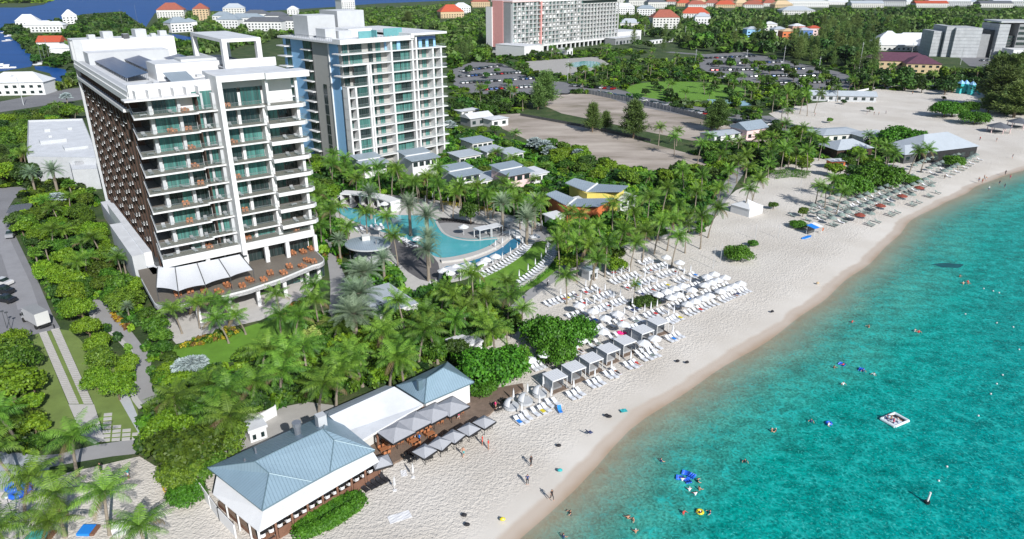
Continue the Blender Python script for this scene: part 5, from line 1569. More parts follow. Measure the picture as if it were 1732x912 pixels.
# oval pool bar
ox, oy = at(622, 409, 4.6)
OB = thing('pool_bar', 'round pool bar with oval grey seam roof', 'pool bar', (ox, oy, 0), R(20))
KEEP.append([(ox + 7 * math.cos(a * .5), oy + 6.5 * math.sin(a * .5)) for a in range(12)])
mb = MB([M['greyroof'], M['metal'], M['lgrey']])
n = 40
rim = [(5.3 * math.cos(2 * math.pi * i / n), 5.0 * math.sin(2 * math.pi * i / n), 4.0 + .5 * (0.5 - .5 * math.cos(2 * math.pi * i / n))) for i in range(n)]
for i in range(n):
	j = (i + 1) % n
	mb.face([rim[i], rim[j], (0, 0, 4.9)], 0)
	mb.face([rim[i], (rim[i][0], rim[i][1], rim[i][2] - .35), (rim[j][0], rim[j][1], rim[j][2] - .35), rim[j]], 2)
mb.build('roof', None, OB)
mb = MB([M['offwhite']]); mb.cbox(-.3, 1.0, 4.6, 1.8, 1.8, 1.3, 0); mb.build('roof_vent', None, OB)
mb = MB([M['metal']]); mb.tube([(1.6, -2.2, 4.3), (1.6, -2.2, 5.6)], .2, 8); mb.build('roof_vent', None, OB)
mb = MB([M['lgrey'], M['dgrey']])
mb.prism([(3.6 * math.cos(a * math.pi / 8), 3.4 * math.sin(a * math.pi / 8)) for a in range(16)], 0, 1.2, 0)
for i in range(8): mb.tube([(4.3 * math.cos(i * .785), 4.0 * math.sin(i * .785), 0), (4.3 * math.cos(i * .785), 4.0 * math.sin(i * .785), 4.1)], .12, 6, 1)
mb.build('counter', None, OB)
# ------------------------------------------------------------------ pool terraces
sheet('pool_terrace', smooth_px([(552, 338), (585, 330), (660, 328), (720, 336), (800, 348), (860, 362), (930, 385), (934, 402), (900, 412), (880, 420), (850, 440), (800, 470), (745, 482), (712, 505), (680, 500), (676, 470), (652, 440), (600, 432), (560, 390)], 1), M['paver'], 0.04)
sheet('dark_terrace', smooth_px([(650, 396), (690, 400), (730, 430), (745, 450), (740, 480), (700, 470), (660, 430)], 1), M['darkpave'], 0.05)
sheet('dark_terrace', smooth_px([(735, 368), (800, 378), (860, 382), (852, 392), (800, 390), (740, 382)], 1), M['darkpave'], 0.05)
sheet('pool_water', smooth_px([(560, 348), (600, 352), (640, 364), (720, 364), (738, 372), (746, 384), (752, 394), (772, 402), (800, 405), (826, 402), (846, 401), (832, 414), (808, 424), (778, 432), (748, 437), (730, 432), (706, 410), (668, 398), (625, 386), (580, 366)], 2), M['pool'], 0.09)
# kerb round the peninsula
ribbon('pool_kerb', [(738, 374), (744, 386), (752, 396), (772, 404), (800, 407), (828, 404), (850, 402)], .7, M['kerb'], .16, th=.15)
sheet('peninsula_deck', smooth_px([(738, 378), (746, 388), (760, 399), (790, 404), (826, 402), (858, 398), (880, 392), (850, 384), (800, 380), (760, 376)], 1), M['path'], 0.12)
# raised weir wall and the lower pool
ribbon('weir_wall', [(746, 440), (778, 437), (808, 428), (836, 416), (856, 400), (864, 396)], 1.5, M['kerb'], .55, th=.55)
sheet('lower_pool_water', smooth_px([(746, 452), (782, 446), (820, 434), (850, 419), (868, 402), (882, 404), (878, 416), (852, 432), (815, 448), (780, 458), (750, 464)], 1), M['pooldark'], 0.10)
mb = MB([M['white']])
pts = gpoly([(848, 396), (864, 390), (878, 392), (882, 402), (872, 404), (862, 398)]); mb.prism(pts, .05, .5); tag(mb.build('white_ledge'), kind='structure')
# cabana wall by the pool
x0, y0 = at(580, 330, 0)
CW = thing('cabana_block', 'curved white cabana block with dark bays at the far side of the pool', 'cabana block', (x0, y0, 0), 0)
mb = MB([M['white'], M['dgrey']])
pp = [at(578, 345), at(610, 347), at(640, 352), at(662, 360)]
for i, (a, b) in enumerate(zip(pp, pp[1:])):
	a, b = Vector((a[0] - x0, a[1] - y0, 0)), Vector((b[0] - x0, b[1] - y0, 0)); d = b - a; c = (a + b) / 2; r_ = math.atan2(d.y, d.x)
	nn = Vector((-math.sin(r_), math.cos(r_), 0))
	mb.cbox(c.x + nn.x * 3, c.y + nn.y * 3, 0, d.length, .4, 3.0, r_, 0)
	mb.cbox(c.x + nn.x * 1.5, c.y + nn.y * 1.5, 2.9, d.length + .3, 3.6, .35, r_, 0)
	for k in range(3):
		p = a.lerp(b, k / 2); mb.cbox(p.x + nn.x * 1.5, p.y + nn.y * 1.5, 0, .5, 3.2, 2.9, r_, 0)
	mb.cbox(c.x + nn.x * 2.6, c.y + nn.y * 2.6, .1, d.length * .96, .2, 2.7, r_, 1)
mb.build('wall', None, CW)
# crescent lawn with its hedge and walk
sheet('crescent_lawn', smooth_px([(808, 470), (838, 456), (866, 440), (886, 424), (900, 410), (922, 408), (938, 416), (936, 430), (916, 452), (890, 470), (870, 482), (830, 488), (800, 484)], 1), M['lawn'], 0.06, 'stuff')
ribbon('garden_wall', [(936, 410), (944, 420), (940, 434), (922, 454), (900, 470), (876, 484)], .5, M['kerb'], .7, th=.7)
sheet('verge', smooth_px([(944, 424), (962, 430), (950, 450), (918, 476), (892, 492), (872, 492), (900, 474), (930, 450)], 1), M['lawn'], 0.05, 'stuff')
sheet('pool_gate_walk', smooth_px([(896, 386), (935, 394), (945, 404), (925, 410), (905, 402)], 1), M['path'], 0.055)
# beach tents and sheds
def tent(px, py, w, d, h, ph, label, name='marquee_tent', rz=A_R, wallm='canvas', roofm='canvas'):
	x, y = at(px, py)
	t = thing(name, label, 'tent', (x, y, 0), rz)
	mb = MB([M[wallm]]); mb.box(-w / 2, w / 2, -d / 2, d / 2, 0.02, h); mb.build('side_wall', None, t)
	mb = MB([M[roofm]]); a = .15
	c = [(-w / 2 - a, -d / 2 - a, h), (w / 2 + a, -d / 2 - a, h), (w / 2 + a, d / 2 + a, h), (-w / 2 - a, d / 2 + a, h)]
	ap = (0, 0, ph); ms = [Vector(c[i]).lerp(Vector(ap), .5) + Vector((0, 0, -.15)) for i in range(4)]
	for i in range(4):
		j = (i + 1) % 4
		mb.face([c[i], c[j], tuple(ms[j]), tuple(ms[i])]); mb.face([tuple(ms[i]), tuple(ms[j]), ap])
	mb.build('peaked_roof', None, t)
	KEEP.append([tow((x, y), rz, p, q)[:2] for p, q in ((-w / 2, -d / 2), (w / 2, -d / 2), (w / 2, d / 2), (-w / 2, d / 2))])
	return t
tent(1262, 360, 6.2, 6.2, 2.3, 4.0, 'white peaked marquee tent standing alone on the sand')
local_block('beach_shed', 'white flat-roofed shed among the trees behind the sea grapes', 'shed', at(786, 600), A_R, -2.4, 2.4, -2, 2, 3.0, 'white', 'whiteroof')
local_block('beach_shed', 'small glazed kiosk with grey roof beside the promenade', 'kiosk', at(997, 470), A_R, -1.3, 1.3, -1.2, 1.2, 2.4, 'lgrey', 'greyroof')
local_block('spa_building', 'pale blue-white pavilion roof under the palms beside the grey path', 'building', at(652, 530), A_R, -4, 4, -6, 6, 3.4, 'white', 'paleroof')
# ------------------------------------------------------------------ beach furniture
B0 = at(1160, 532)
def bfw(a, b):
	"""beach grid: a metres along the rows to the right, b metres towards the sea"""
	return (B0[0] + a * .8 + b * .6, B0[1] + a * .6 - b * .8)
SEAW = math.atan2(-.8, .6)
def make_lounger(cm='sling', fm='whitecloth'):
	t = thing('sun_lounger', '', 'sun lounger', (0, 0, 0))
	mb = MB([M[cm]])
	prof = [(-1.02, .80), (-.62, .62), (-.22, .36), (.15, .34), (.6, .38), (1.02, .33)]
	for (x0, z0), (x1, z1) in zip(prof, prof[1:]):
		mb.face([(x0, -.33, z0), (x1, -.33, z1), (x1, .33, z1), (x0, .33, z0)])
		mb.face([(x0, -.33, z0 - .07), (x0, .33, z0 - .07), (x1, .33, z1 - .07), (x1, -.33, z1 - .07)])
		for s in (-.33, .33): mb.face([(x0, s, z0), (x0, s, z0 - .07), (x1, s, z1 - .07), (x1, s, z1)])
	mb.face([(-1.02, -.33, .80), (-1.02, .33, .80), (-1.02, .33, .73), (-1.02, -.33, .73)])
	mb.build('seat', None, t)
	mb = MB([M[fm]])
	for s in (-.35, .35):
		mb.box(-1.0, 1.04, s - .025, s + .025, .22, .30)
		for x in (-.75, .8): mb.box(x - .03, x + .03, s - .03, s + .03, 0, .22)
	mb.build('frame', None, t)
	return t
def make_parasol(cm, r=1.25, h=2.15, n=8, rise=.62, pm='whitecloth'):
	t = thing('beach_parasol', '', 'parasol', (0, 0, 0))
	mb = MB([M[cm]])
	P = [(r * math.cos(2 * math.pi * i / n), r * math.sin(2 * math.pi * i / n), h) for i in range(n)]
	for i in range(n):
		j = (i + 1) % n
		m1, m2 = Vector(P[i]) * .5 + Vector((0, 0, (h + rise) * .5 + .04)), Vector(P[j]) * .5 + Vector((0, 0, (h + rise) * .5 + .04))
		mb.face([P[i], P[j], tuple(m2), tuple(m1)]); mb.face([tuple(m1), tuple(m2), (0, 0, h + rise)])
		mb.face([P[i], (P[i][0], P[i][1], h - .14), (P[j][0], P[j][1], h - .14), P[j]])
	mb.build('canopy', None, t)
	mb = MB([M[pm]]); mb.tube([(0, 0, 0), (0, 0, h + rise + .08)], .035, 6); mb.build('pole', None, t)
	return t
def make_closed(cm='canvas'):
	t = thing('closed_parasol', '', 'parasol', (0, 0, 0))
	mb = MB([M[cm]]); mb.tube([(0, 0, 1.05), (0, 0, 1.5), (0, 0, 2.1), (0, 0, 2.55)], [.17, .15, .11, .03], 7); mb.smooth = True; mb.build('folded_canopy', None, t)
	mb = MB([M['whitecloth']]); mb.tube([(0, 0, 0), (0, 0, 2.6)], .03, 6); mb.cbox(0, 0, 0, .5, .5, .08); mb.build('pole', None, t)
	return t
def make_cabana():
	t = thing('beach_cabana', '', 'cabana', (0, 0, 0))
	w, d, h = 1.45, 1.35, 2.35
	for sx in (-w, w):
		for sy in (-d, d):
			mb = MB([M['white']]); mb.box(sx - .04, sx + .04, sy - .04, sy + .04, 0, h); mb.build('post', None, t)
	mb = MB([M['canvas'], M['canvasgrey']])
	nb = 7
	for i in range(nb):
		x0, x1 = -w - .08 + (2 * w + .16) * i / nb, -w - .08 + (2 * w + .16) * (i + 1) / nb - .03
		mb.box(x0, x1, -d - .08, d + .08, h, h + .05, 0)
	mb.box(-w - .08, w + .08, -d - .1, -d - .05, h - .15, h + .06, 0)
	mb.build('roof', None, t)
	mb = MB([M['curtain']]); mb.box(-w + .04, -w + .09, -d + .05, d - .05, .12, h - .03); mb.build('side_curtain', None, t)
	mb = MB([M['curtain']]); mb.box(-w + .05, w - .05, d - .09, d - .04, .12, h - .03); mb.build('back_curtain', None, t)
	mb = MB([M['curtain']]); mb.box(w - .09, w - .04, -d + .9, d - .05, .12, h - .03); mb.build('side_curtain', None, t)
	mb = MB([M['wood']]); mb.box(-w - .1, w + .1, -d - .2, d + .1, 0, .1); mb.build('platform', None, t)
	mb = MB([M['cushion']]); mb.box(-.95, .95, -.7, .95, .1, .42); mb.build('day_bed', None, t)
	return t
LG = Proto(make_lounger); LGG = Proto(lambda: make_lounger('umbgreen', 'metal')); LGD = Proto(lambda: make_lounger('blackcloth', 'black'))
PO = Proto(lambda: make_parasol('canvas')); PC = Proto(make_closed); CB = Proto(make_cabana)
PG = Proto(lambda: make_parasol('umbgreen', 1.15, 2.0)); PR = Proto(lambda: make_parasol('umbred', 1.5, 2.2))
NL = 0
FARL = []
def lounger(a, b, where, jit=.08, pr=None, rz=None):
	global NL
	x, y = bfw(a + rng.uniform(-jit, jit), b + rng.uniform(-jit, jit) * 2)
	if a > 60:
		FARL.append((x, y, pr is LGG)); return
	o = (pr or LG).put((x, y, .02), (rz if rz is not None else SEAW) + rng.uniform(-.06, .06), None, None, 'white sun loungers on the beach' if pr is None else 'darker sun loungers')
	later(o, 'white sun lounger' if pr is None else 'grey-green sun lounger' if pr is LGG else 'black sun lounger', where); NL += 1
def parasol(pr, a, b, word, where, grp):
	x, y = bfw(a, b)
	o = pr.put((x, y, .02), rng.uniform(0, 1.5) if pr is not PC else 0, None, None, grp)
	later(o, word, where)
ROWN = {0: 'in the row nearest the sea', -4: 'in second row from the sea', -8: 'in third row from the sea', -12: 'in fourth row from the sea', -16: 'in fifth row from the sea', -20: 'in sixth row from the sea', -24: 'in the rearmost row'}
rows = {
 0: ([(0.0, 8.3), (10.4, 19.0)], [0.0, 2.3, 4.6, 6.7, 10.2, 12.5, 14.7, 16.9], []),
 -4: ([(-.4, 8.0), (10.0, 18.0)], [-.2, 2.0, 6.1, 10.1, 12.3, 14.4, 16.9], [4.2]),
 -8: ([(-1.3, 7.8), (10.4, 18.0)], [-1.2, 1.4, 3.8, 6.2, 14.1, 16.6], [11.4]),
 -12: ([(-.4, 7.6), (10.6, 16.8)], [], [.4, 2.8, 5.2, 11.6, 14.0, 16.2]),
 -16: ([(-.6, 7.6), (9.8, 16.8)], [15.7], [.6, 3.2, 5.8, 10.5, 13.0]),
 -20: ([(-.8, 6.6), (9.4, 16.4)], [15.8], [0.2, 2.6, 5.0, 10.2, 12.6]),
 -24: ([(1.8, 6.8), (12.2, 15.4)], [], [3.0, 5.4, 13.2]),
}
for b, (spans, opens, closed) in rows.items():
	w = ROWN[b] + ' of right lounger block'
	for (a0, a1) in spans:
		n = int((a1 - a0) / 1.06) + 1
		for i in range(n):
			if b < -4 and rng.random() < .07: continue
			lounger(a0 + (a1 - a0) * i / max(1, n - 1), b + .5, w)
	for a in opens: parasol(PO, a + .3, b - .1 + (1 if b == -8 else 0) + (.4 if b < -4 else 0), 'open white parasol', w, 'open white parasols over the loungers')
	for a in closed: parasol(PC, a, b - .6, 'closed white parasol', w, 'closed white parasols among the loungers')
left_rows = [
 (0, [(-5.4, -2.6)], [], [-4.6, -3.0], 'beside the last cabana'), (-4, [(-7.4, -2.6), (-10.5, -9.4)], [], [-7.0, -5.2, -3.4, -9.9], 'behind the last cabana'),
 (-8, [(-7.6, -5.0), (-12.6, -11.4)], [], [-6.3, -12.0], 'left of the round bush'), (-12, [(-8.6, -5.4), (-13.0, -10.0)], [], [-7.6, -5.7, -11.2], 'in second row behind the round bush'),
 (-16, [(-9.6, -5.2), (-14.4, -11.8)], [], [-8.4, -6.2, -13.0], 'in third row behind the round bush'), (-20, [(-19.4, -11.8), (-9.2, -5.6)], [], [-8.0, -15.0], 'in the rear row right of the sea grapes'),
 (-1.8, [(-13.8, -12.0), (-19.0, -17.6), (-28.6, -27), (-24.0, -22.6), (-33.0, -31.6), (-37.4, -35.6)], [-16.1, -21.2, -26.5, -30.6, -35.0, -38.2], [], 'behind the row of cabanas'),
 (-5.6, [(-19.4, -17.6), (-15.4, -12.8)], [-17.0, -13.8], [-11.0], 'right of the big sea grape'), (-9.2, [(-18.6, -16.4)], [-16.8], [-14.0], 'beside the sea grape, second row'),
 (-12.8, [(-19.6, -16.0)], [-17.2], [-14.4, -12.2], 'beside the sea grape, third row'),
 (5.6, [(-19.6, -14.8)], [-18.4, -15.6], [], 'between the middle cabanas and open sand'),
]
for b, spans, opens, closed, w in left_rows:
	for (a0, a1) in spans:
		n = max(2, int(round((a1 - a0) / 1.1)) + 1)
		for i in range(n): lounger(a0 + (a1 - a0) * i / (n - 1), b + .6, w)
	for a in opens: parasol(PO, a, b + .3, 'open white parasol', w, 'open white parasols over the loungers')
	for a in closed: parasol(PC, a, b - .6, 'closed white parasol', w, 'closed white parasols among the loungers')
for a0, n, b in ((-49.0, 3, 9.4), (-45.4, 3, 9.2), (-42.2, 2, 8.8), (-38.2, 3, 9.0), (-33.2, 3, 8.6), (-29.0, 3, 8.2), (-24.2, 3, 8.0), (-20.0, 4, 7.6), (-11.2, 4, 5.6)):
	w = 'in the front pairs on open sand before the cabanas'
	for i in range(n): lounger(a0 + i * 1.0, b + (.2 * (i % 2)), w)
	parasol(PC, a0 + (n - 1) * .5 + .5, b - 1.0, 'closed white parasol', w, 'closed white parasols among the loungers')
for i, (a, b) in enumerate(((-38.2, 5.1), (-33.9, 4.8), (-29.6, 4.4), (-25.0, 3.8), (-20.6, 3.4), (-15.0, 2.4), (-10.2, 1.7))):
	x, y = bfw(a, b)
	CB.put((x, y, .02), A_R - R(3), None, '%s from left in the row of white-roofed beach cabanas' % ordn(i).capitalize(), 'beach cabanas in a row')
# round hooded day beds
def make_hood():
	t = thing('hooded_day_bed', '', 'day bed', (0, 0, 0))
	mb = MB([M['lgrey']]); mb.tube([(0, 0, 0.1), (0, 0, .45)], 1.1, 20); mb.build('round_bed', None, t)
	mb = MB([M['canvas']]); n, m = 12, 5
	for j in range(m):
		for k in range(n):
			def q(jj, kk):
				el = R(20) + R(72) * jj / m; az = R(0) + math.pi * kk / n
				return (1.15 * math.cos(az) * math.cos(el), 1.15 * math.sin(az) * math.cos(el), .3 + 1.3 * math.sin(el))
			mb.face([q(j, k), q(j, k + 1), q(j + 1, k + 1), q(j + 1, k)])
	mb.build('hood', None, t)
	return t
HD = Proto(make_hood)
for i, (a, b) in enumerate(((-47.4, 5.6), (-44.8, 5.8), (-41.6, 5.4))):
	HD.put((*bfw(a, b), .02), A_R + R(40), 1.1, 'white hooded round day bed left of the cabanas, %s from left' % ordn(i), 'hooded day beds')
for i, (a, b) in enumerate(((-46.2, 4.6), (-43.4, 4.6), (-40.0, 4.4))): parasol(PC, a, b, 'closed white parasol', 'beside the hooded day beds', 'closed white parasols among the loungers')
# right-hand beach club: green parasols in rows
for j, (off, a0, a1, st) in enumerate(((0, 74, 142, 4.3), (-4.6, 76, 140, 4.6), (-9.4, 80, 134, 5.4))):
	a = a0; i = 0
	while a < a1:
		b = -12.6 - (a - 73) * .065 + off
		w = ('in the front row of the far beach club', 'in middle row of the far beach club', 'in rear row of the far beach club')[j]
		parasol(PG, a + rng.uniform(-.4, .4), b, 'grey-green parasol', w, 'grey-green parasols of the far beach club')
		lounger(a - .9, b + .8, w, .1, LGG if rng.random() < .6 else None);
		if j < 2: lounger(a + .6, b + .8, w, .1, LGG if rng.random() < .6 else None)
		a += st; i += 1
for a, b in ((86, -8.6), (98.6, -9.5), (113.4, -10.6), (128, -11.8)): parasol(PG, a, b, 'lone grey-green parasol', 'on the seaward side of the far beach club', 'outer parasols'); lounger(a, b + 2.2, 'on the seaward side of the far beach club', .1, LGG)
for i, (a, b) in enumerate(((81.6, -9.4), (94.4, -10.4), (108.8, -11.4), (121.8, -12.6))):
	parasol(PR, a, b, 'rust red parasol', 'along the far beach club edge', 'rust red parasols'); lounger(a, b + 3.2, 'seaward of the red parasols', .1, LGG); lounger(a + 1.2, b + 3.2, 'seaward of the red parasols', .1, LGG)
for j in range(3):
	for i in range(9):
		a, b = 150 + i * 4.2, -17.5 - i * .5 - j * 5
		parasol(PG, a, b, 'grey-green parasol', 'before the far beach pavilion', 'grey-green parasols before the pavilion')
		if j < 2: lounger(a + 1, b + 1.2, 'before the far beach pavilion', .2, LGG if i % 2 else None)
for i in range(10):
	a, b = 72 + (i % 5) * 5.0, -18 - (i // 5) * 4.6
	lounger(a, b, 'under the bare poles beyond the thatched kiosk', .3, LGG)
mb = MB([M['sling'], M['umbgreen'], M['metal']])
for x, y, gr in FARL:
	n0 = len(mb.v)
	mb.face([(-1.0, -.33, .8), (-.2, -.33, .36), (-.2, .33, .36), (-1.0, .33, .8)][::-1], 1 if gr else 0)
	mb.box(-.2, 1.0, -.33, .33, .28, .36, 1 if gr else 0); mb.box(-.75, -.68, -.3, .3, 0, .5, 2); mb.box(.8, .86, -.3, .3, 0, .28, 2)
	mb.transform(Matrix.Translation((x, y, .02)) @ Matrix.Rotation(SEAW, 4, 'Z'), n0)
tag(mb.build('beach_club_loungers'), kind='stuff')
# pool and lawn loungers
def arcrow(px, n, face, where, pr=None, dz=.07):
	pts = [Vector((*at(a, b), 0)) for a, b in smooth_px(px, 2, False)]
	L_ = [0]
	for a, b in zip(pts, pts[1:]): L_.append(L_[-1] + (b - a).length)
	for i in range(n):
		s = L_[-1] * (i + .5) / n
		k = max(j for j in range(len(L_)) if L_[j] <= s); k = min(k, len(pts) - 2)
		p = pts[k].lerp(pts[k + 1], (s - L_[k]) / max(1e-6, L_[k + 1] - L_[k]))
		d = (pts[k + 1] - pts[k]).normalized()
		o = (pr or LG).put((p.x, p.y, dz), math.atan2(d.y, d.x) + face, None, None, 'sun loungers round the pool and lawn')
		later(o, 'white sun lounger' if pr is None else 'black sun lounger', where)
		if i % 3 == 1 and pr is None:
			q = p - Vector((math.cos(math.atan2(d.y, d.x) + face), math.sin(math.atan2(d.y, d.x) + face), 0)) * 1.2
			later(PC.put((q.x, q.y, dz), 0, None, None, 'closed parasols round the lawn'), 'closed white parasol', where)
arcrow([(878, 482), (905, 464), (926, 444), (936, 428), (932, 414)], 20, R(90) + R(180), 'on the outer arc of the crescent lawn')
arcrow([(812, 470), (842, 456), (868, 440), (888, 424), (900, 408)], 20, R(-90), 'on the inner arc of the crescent lawn')
arcrow([(742, 372), (770, 374), (800, 380)], 12, R(90), 'on the dark pool terrace', LGD)
arcrow([(600, 352), (620, 356), (640, 360)], 8, R(-90), 'before the white cabana block', LGD)
arcrow([(880, 372), (905, 380), (925, 388)], 8, R(90), 'on the right pool terrace', None)
arcrow([(600, 340), (560, 336)], 8, R(90), 'on the far left pool terrace', None)
arcrow([(676, 404), (690, 412), (702, 420)], 6, R(90), 'left of the pool among date palms', None)
arcrow([(600, 392), (650, 384)], 6, R(-90), 'between the oval bar and pool', None)
for px, py, w in ((770, 452, 'beside the lower pool'), (792, 448, 'beside the lower pool'), (750, 458, 'beside the lower pool'), (822, 440, 'at the lawn pool edge'), (838, 434, 'at the lawn pool edge'), (784, 384, 'on the round peninsula'), (650, 345, 'by the white cabana block'), (662, 336, 'by the white cabana block'), (706, 404, 'left of the date palms'), (641, 386, 'next to the oval bar roof'), (760, 462, 'beside the lower pool'), (815, 446, 'at the lawn pool edge'), (860, 372, 'on the right pool terrace'), (905, 400, 'near the pool gate')):
	x, y = at(px, py, 2.4)
	later(PO.put((x, y, .07), 0, 1.1, None, 'open white parasols round the pool'), 'open white parasol', w)
for i, (px, py) in enumerate(((845, 392), (872, 404), (862, 404), (850, 418), (838, 422), (828, 352), (720, 345), (732, 340), (758, 346), (738, 490), (728, 492), (812, 484))):
	x, y = at(px, py, 0); later(PC.put((x, y, .07), 0, None, None, 'closed white parasols round the pool'), 'closed white parasol', 'around the pool terraces')
def make_pergola(w, d, h):
	t = thing('white_pergola', '', 'pergola', (0, 0, 0))
	for sx in (-w, w):
		for sy in (-d, d):
			mb = MB([M['white']]); mb.box(sx - .08, sx + .08, sy - .08, sy + .08, 0, h); mb.build('post', None, t)
	mb = MB([M['canvas']]); mb.box(-w - .1, w + .1, -d - .1, d + .1, h, h + .12); mb.build('roof', None, t)
	mb = MB([M['cushion']]); mb.box(-w + .3, w - .3, -d + .3, d - .3, .05, .5); mb.build('sofa', None, t)
	return t
PE = Proto(lambda: make_pergola(1.7, 1.3, 2.4))
for px, py, l in ((816, 388, 'white pergola on the pool peninsula'), (836, 384, 'white pergola right of the peninsula tree'), (762, 458, 'flat white pergola beside the lower pool, left'), (784, 454, 'flat white pergola beside the lower pool, right')):
	x, y = at(px, py, 2.2); PE.put((x, y, .1), A_R, None, l, 'pergolas round the pool')
# ------------------------------------------------------------------ distant houses and beach buildings
def house(px, py, w, d, h, roofm, label, rz=None, wallm='offwhite', hip=True, name='house', cat='house', rh=None, group=None, floors=1):
	x, y = at(px, py, 0)
	rz = C_R if rz is None else rz
	if py < 100:
		h *= 1.35; rh = (rh if rh is not None else d * .26) * 1.3
		hw = w * .62 * FPX / math.hypot(x, y); KEEP.append(gpoly([(px - hw, py - 3), (px + hw, py - 3), (px + hw, py + 9), (px - hw, py + 9)]))
	t = thing(name, label, cat, (x, y, 0), rz, group)
	KEEP.append([tow((x, y), rz, a, b)[:2] for a, b in ((-w / 2 - 1, -d / 2 - 1), (w / 2 + 1, -d / 2 - 1), (w / 2 + 1, d / 2 + 1), (-w / 2 - 1, d / 2 + 1))])
	mb = MB([M[wallm]]); mb.box(-w / 2, w / 2, -d / 2, d / 2, 0, h); mb.build('wall', None, t)
	rh = rh if rh is not None else d * .26
	a = .6
	mb = MB([M[roofm]])
	c = [(-w / 2 - a, -d / 2 - a, h - .02), (w / 2 + a, -d / 2 - a, h - .02), (w / 2 + a, d / 2 + a, h - .02), (-w / 2 - a, d / 2 + a, h - .02)]
	e = d / 2 if hip else 0
	r1, r2 = (-w / 2 - (0 if hip else a) + e, 0, h + rh), (w / 2 + (0 if hip else a) - e, 0, h + rh)
	mb.face([c[0], c[1], r2, r1]); mb.face([c[2], c[3], r1, r2]); mb.face([c[1], c[2], r2]); mb.face([c[3], c[0], r1])
	mb.face(c[::-1])
	mb.build('roof', None, t)
	mb = MB([M['glassdark']])
	n = max(2, int(w / 4)); fl = max(1, int(h / 3.2))
	for f in range(fl):
		for i in range(n):
			xa = -w / 2 + w * (i + .25) / n
			mb.box(xa, xa + w / n * .45, -d / 2 - .06, -d / 2 - .01, f * 3.1 + .9, f * 3.1 + 2.4)
	if n * fl <= 40: build_each(mb, 'window', t)
	else: mb.build('window_band', None, t)
	return t
H = house
H(40, 158, 30, 15, 7.0, 'whiteroof', 'large white house with hipped white roof beside the coast road, far left', R(8), 'white', rh=5)
H(90, 82, 20, 14, 4.5, 'redbright', 'house with bright orange-red roof on the left peninsula', R(5), 'white', hip=False, rh=4)
H(106, 94, 16, 10, 4.5, 'whiteroof', 'white canal house below the orange-red roof', R(20), 'white')
H(50, 46, 26, 16, 6, 'whiteroof', 'white hipped house at the tip of the left peninsula', R(20), 'white', rh=6)
H(72, 54, 34, 14, 6, 'whiteroof', 'long white house among peninsula trees', R(5), 'white')
H(98, 54, 20, 12, 6, 'whiteroof', 'white cottage right of the long peninsula house', R(5), 'white')
H(120, 40, 18, 16, 8, 'whiteroof', 'tall white pagoda-like house on the peninsula', R(30), 'white', rh=6)
H(292, 30, 40, 26, 9, 'redroof', 'red-roofed villa by the lagoon', R(15), 'offwhite', rh=8)
H(343, 34, 22, 20, 12, 'redroof', 'tall cream villa with red roof by the lagoon', R(15), 'tan', rh=6)
H(303, 54, 26, 18, 8, 'greyroof', 'white villa with grey roof beside the canal', R(50), 'white')
H(322, 50, 14, 12, 7, 'greyroof', 'small white villa beside the canal bend', R(50), 'white')
H(398, 28, 34, 20, 10, 'paleroof', 'pale teal roofed house by the lagoon', R(15), 'offwhite')
for i, (px, py, w) in enumerate(((420, 44, 44), (450, 52, 46), (492, 50, 40), (390, 48, 28), (470, 40, 30), (436, 36, 34), (380, 40, 26))):
	H(px, py, w, 15, 8, 'darkroof' if i % 3 else 'greyroof', 'white canal townhouse row with grey roof, %s' % ('nearest', 'widest', 'right end', 'left end', 'middle back', 'back left', 'smallest')[i] + ' of the canal group', R(-5), 'white', group='white townhouses by the canal')
H(497, 27, 18, 14, 8, 'whiteroof', 'white lagoon cottage left of the gabled one', R(10), 'white')
H(585, 22, 26, 24, 16, 'whiteroof', 'big white gabled villa on the lagoon shore', R(40), 'white', hip=False, rh=9)
H(579, 16, 12, 18, 12, 'whiteroof', 'white wing of the gabled lagoon villa', R(40), 'white')
H(762, 30, 38, 24, 7, 'redbright', 'orange-roofed house behind the blue tower', R(20), 'tan', rh=8)
H(780, 22, 30, 20, 8, 'whiteroof', 'white house beyond the orange roof', R(20), 'white')
H(812, 12, 40, 20, 8, 'redroof', 'dark red roofed house left of the pink hotel', R(10), 'tan')
H(1052, 24, 40, 18, 9, 'whiteroof', 'white house cluster right behind the far hotel', R(0), 'white')
H(1092, 26, 30, 16, 8, 'greyroof', 'blue-grey roofed house behind the far hotel', R(-5), 'white')
H(1122, 48, 34, 20, 10, 'redroof', 'brick red roofed building behind the white hall', R(5), 'offwhite', rh=7)
H(1064, 46, 28, 16, 4, 'paleroof', 'low pale house in the trees behind the white hall', R(5), 'offwhite')
H(1174, 30, 44, 22, 5, 'redbright', 'bright red long roof in the far woods', R(-5), 'white', rh=7)
H(1186, 44, 20, 14, 9, 'paleroof', 'white two-storey house below the bright red roof', R(-5), 'white')
for i in range(12):
	H(1135 + i * 16 + (i % 3) * 5, 8 + (i * 7 % 3) * 2.6, 26 + 7 * (i % 3), 20, 5, ('redroof', 'redbright', 'redroof', 'tan')[i % 4], '%s from left in the far row of terracotta roofs' % ordn(i).capitalize(), R(-10 + 7 * (i % 4)), 'tan' if i % 2 else 'offwhite', group='terracotta roofed houses far off', rh=6)
for i, (px, py) in enumerate(((1040, 6), (1075, 10), (1088, 3), (1108, 14))):
	H(px, py, 40, 24, 9, ('redroof', 'darkroof')[i % 2], '%s from left of the dark roofs just past the far hotel' % ordn(i).capitalize(), R(10), 'offwhite', group='roofs past the far hotel')
H(1362, 12, 90, 24, 9, 'whiteroof', 'long white colonnaded building on the far shore', R(0), 'white', rh=2)
H(1345, 24, 56, 30, 5, 'paleroof', 'pale flat-hipped roof in the far woods', R(0), 'offwhite', rh=5)
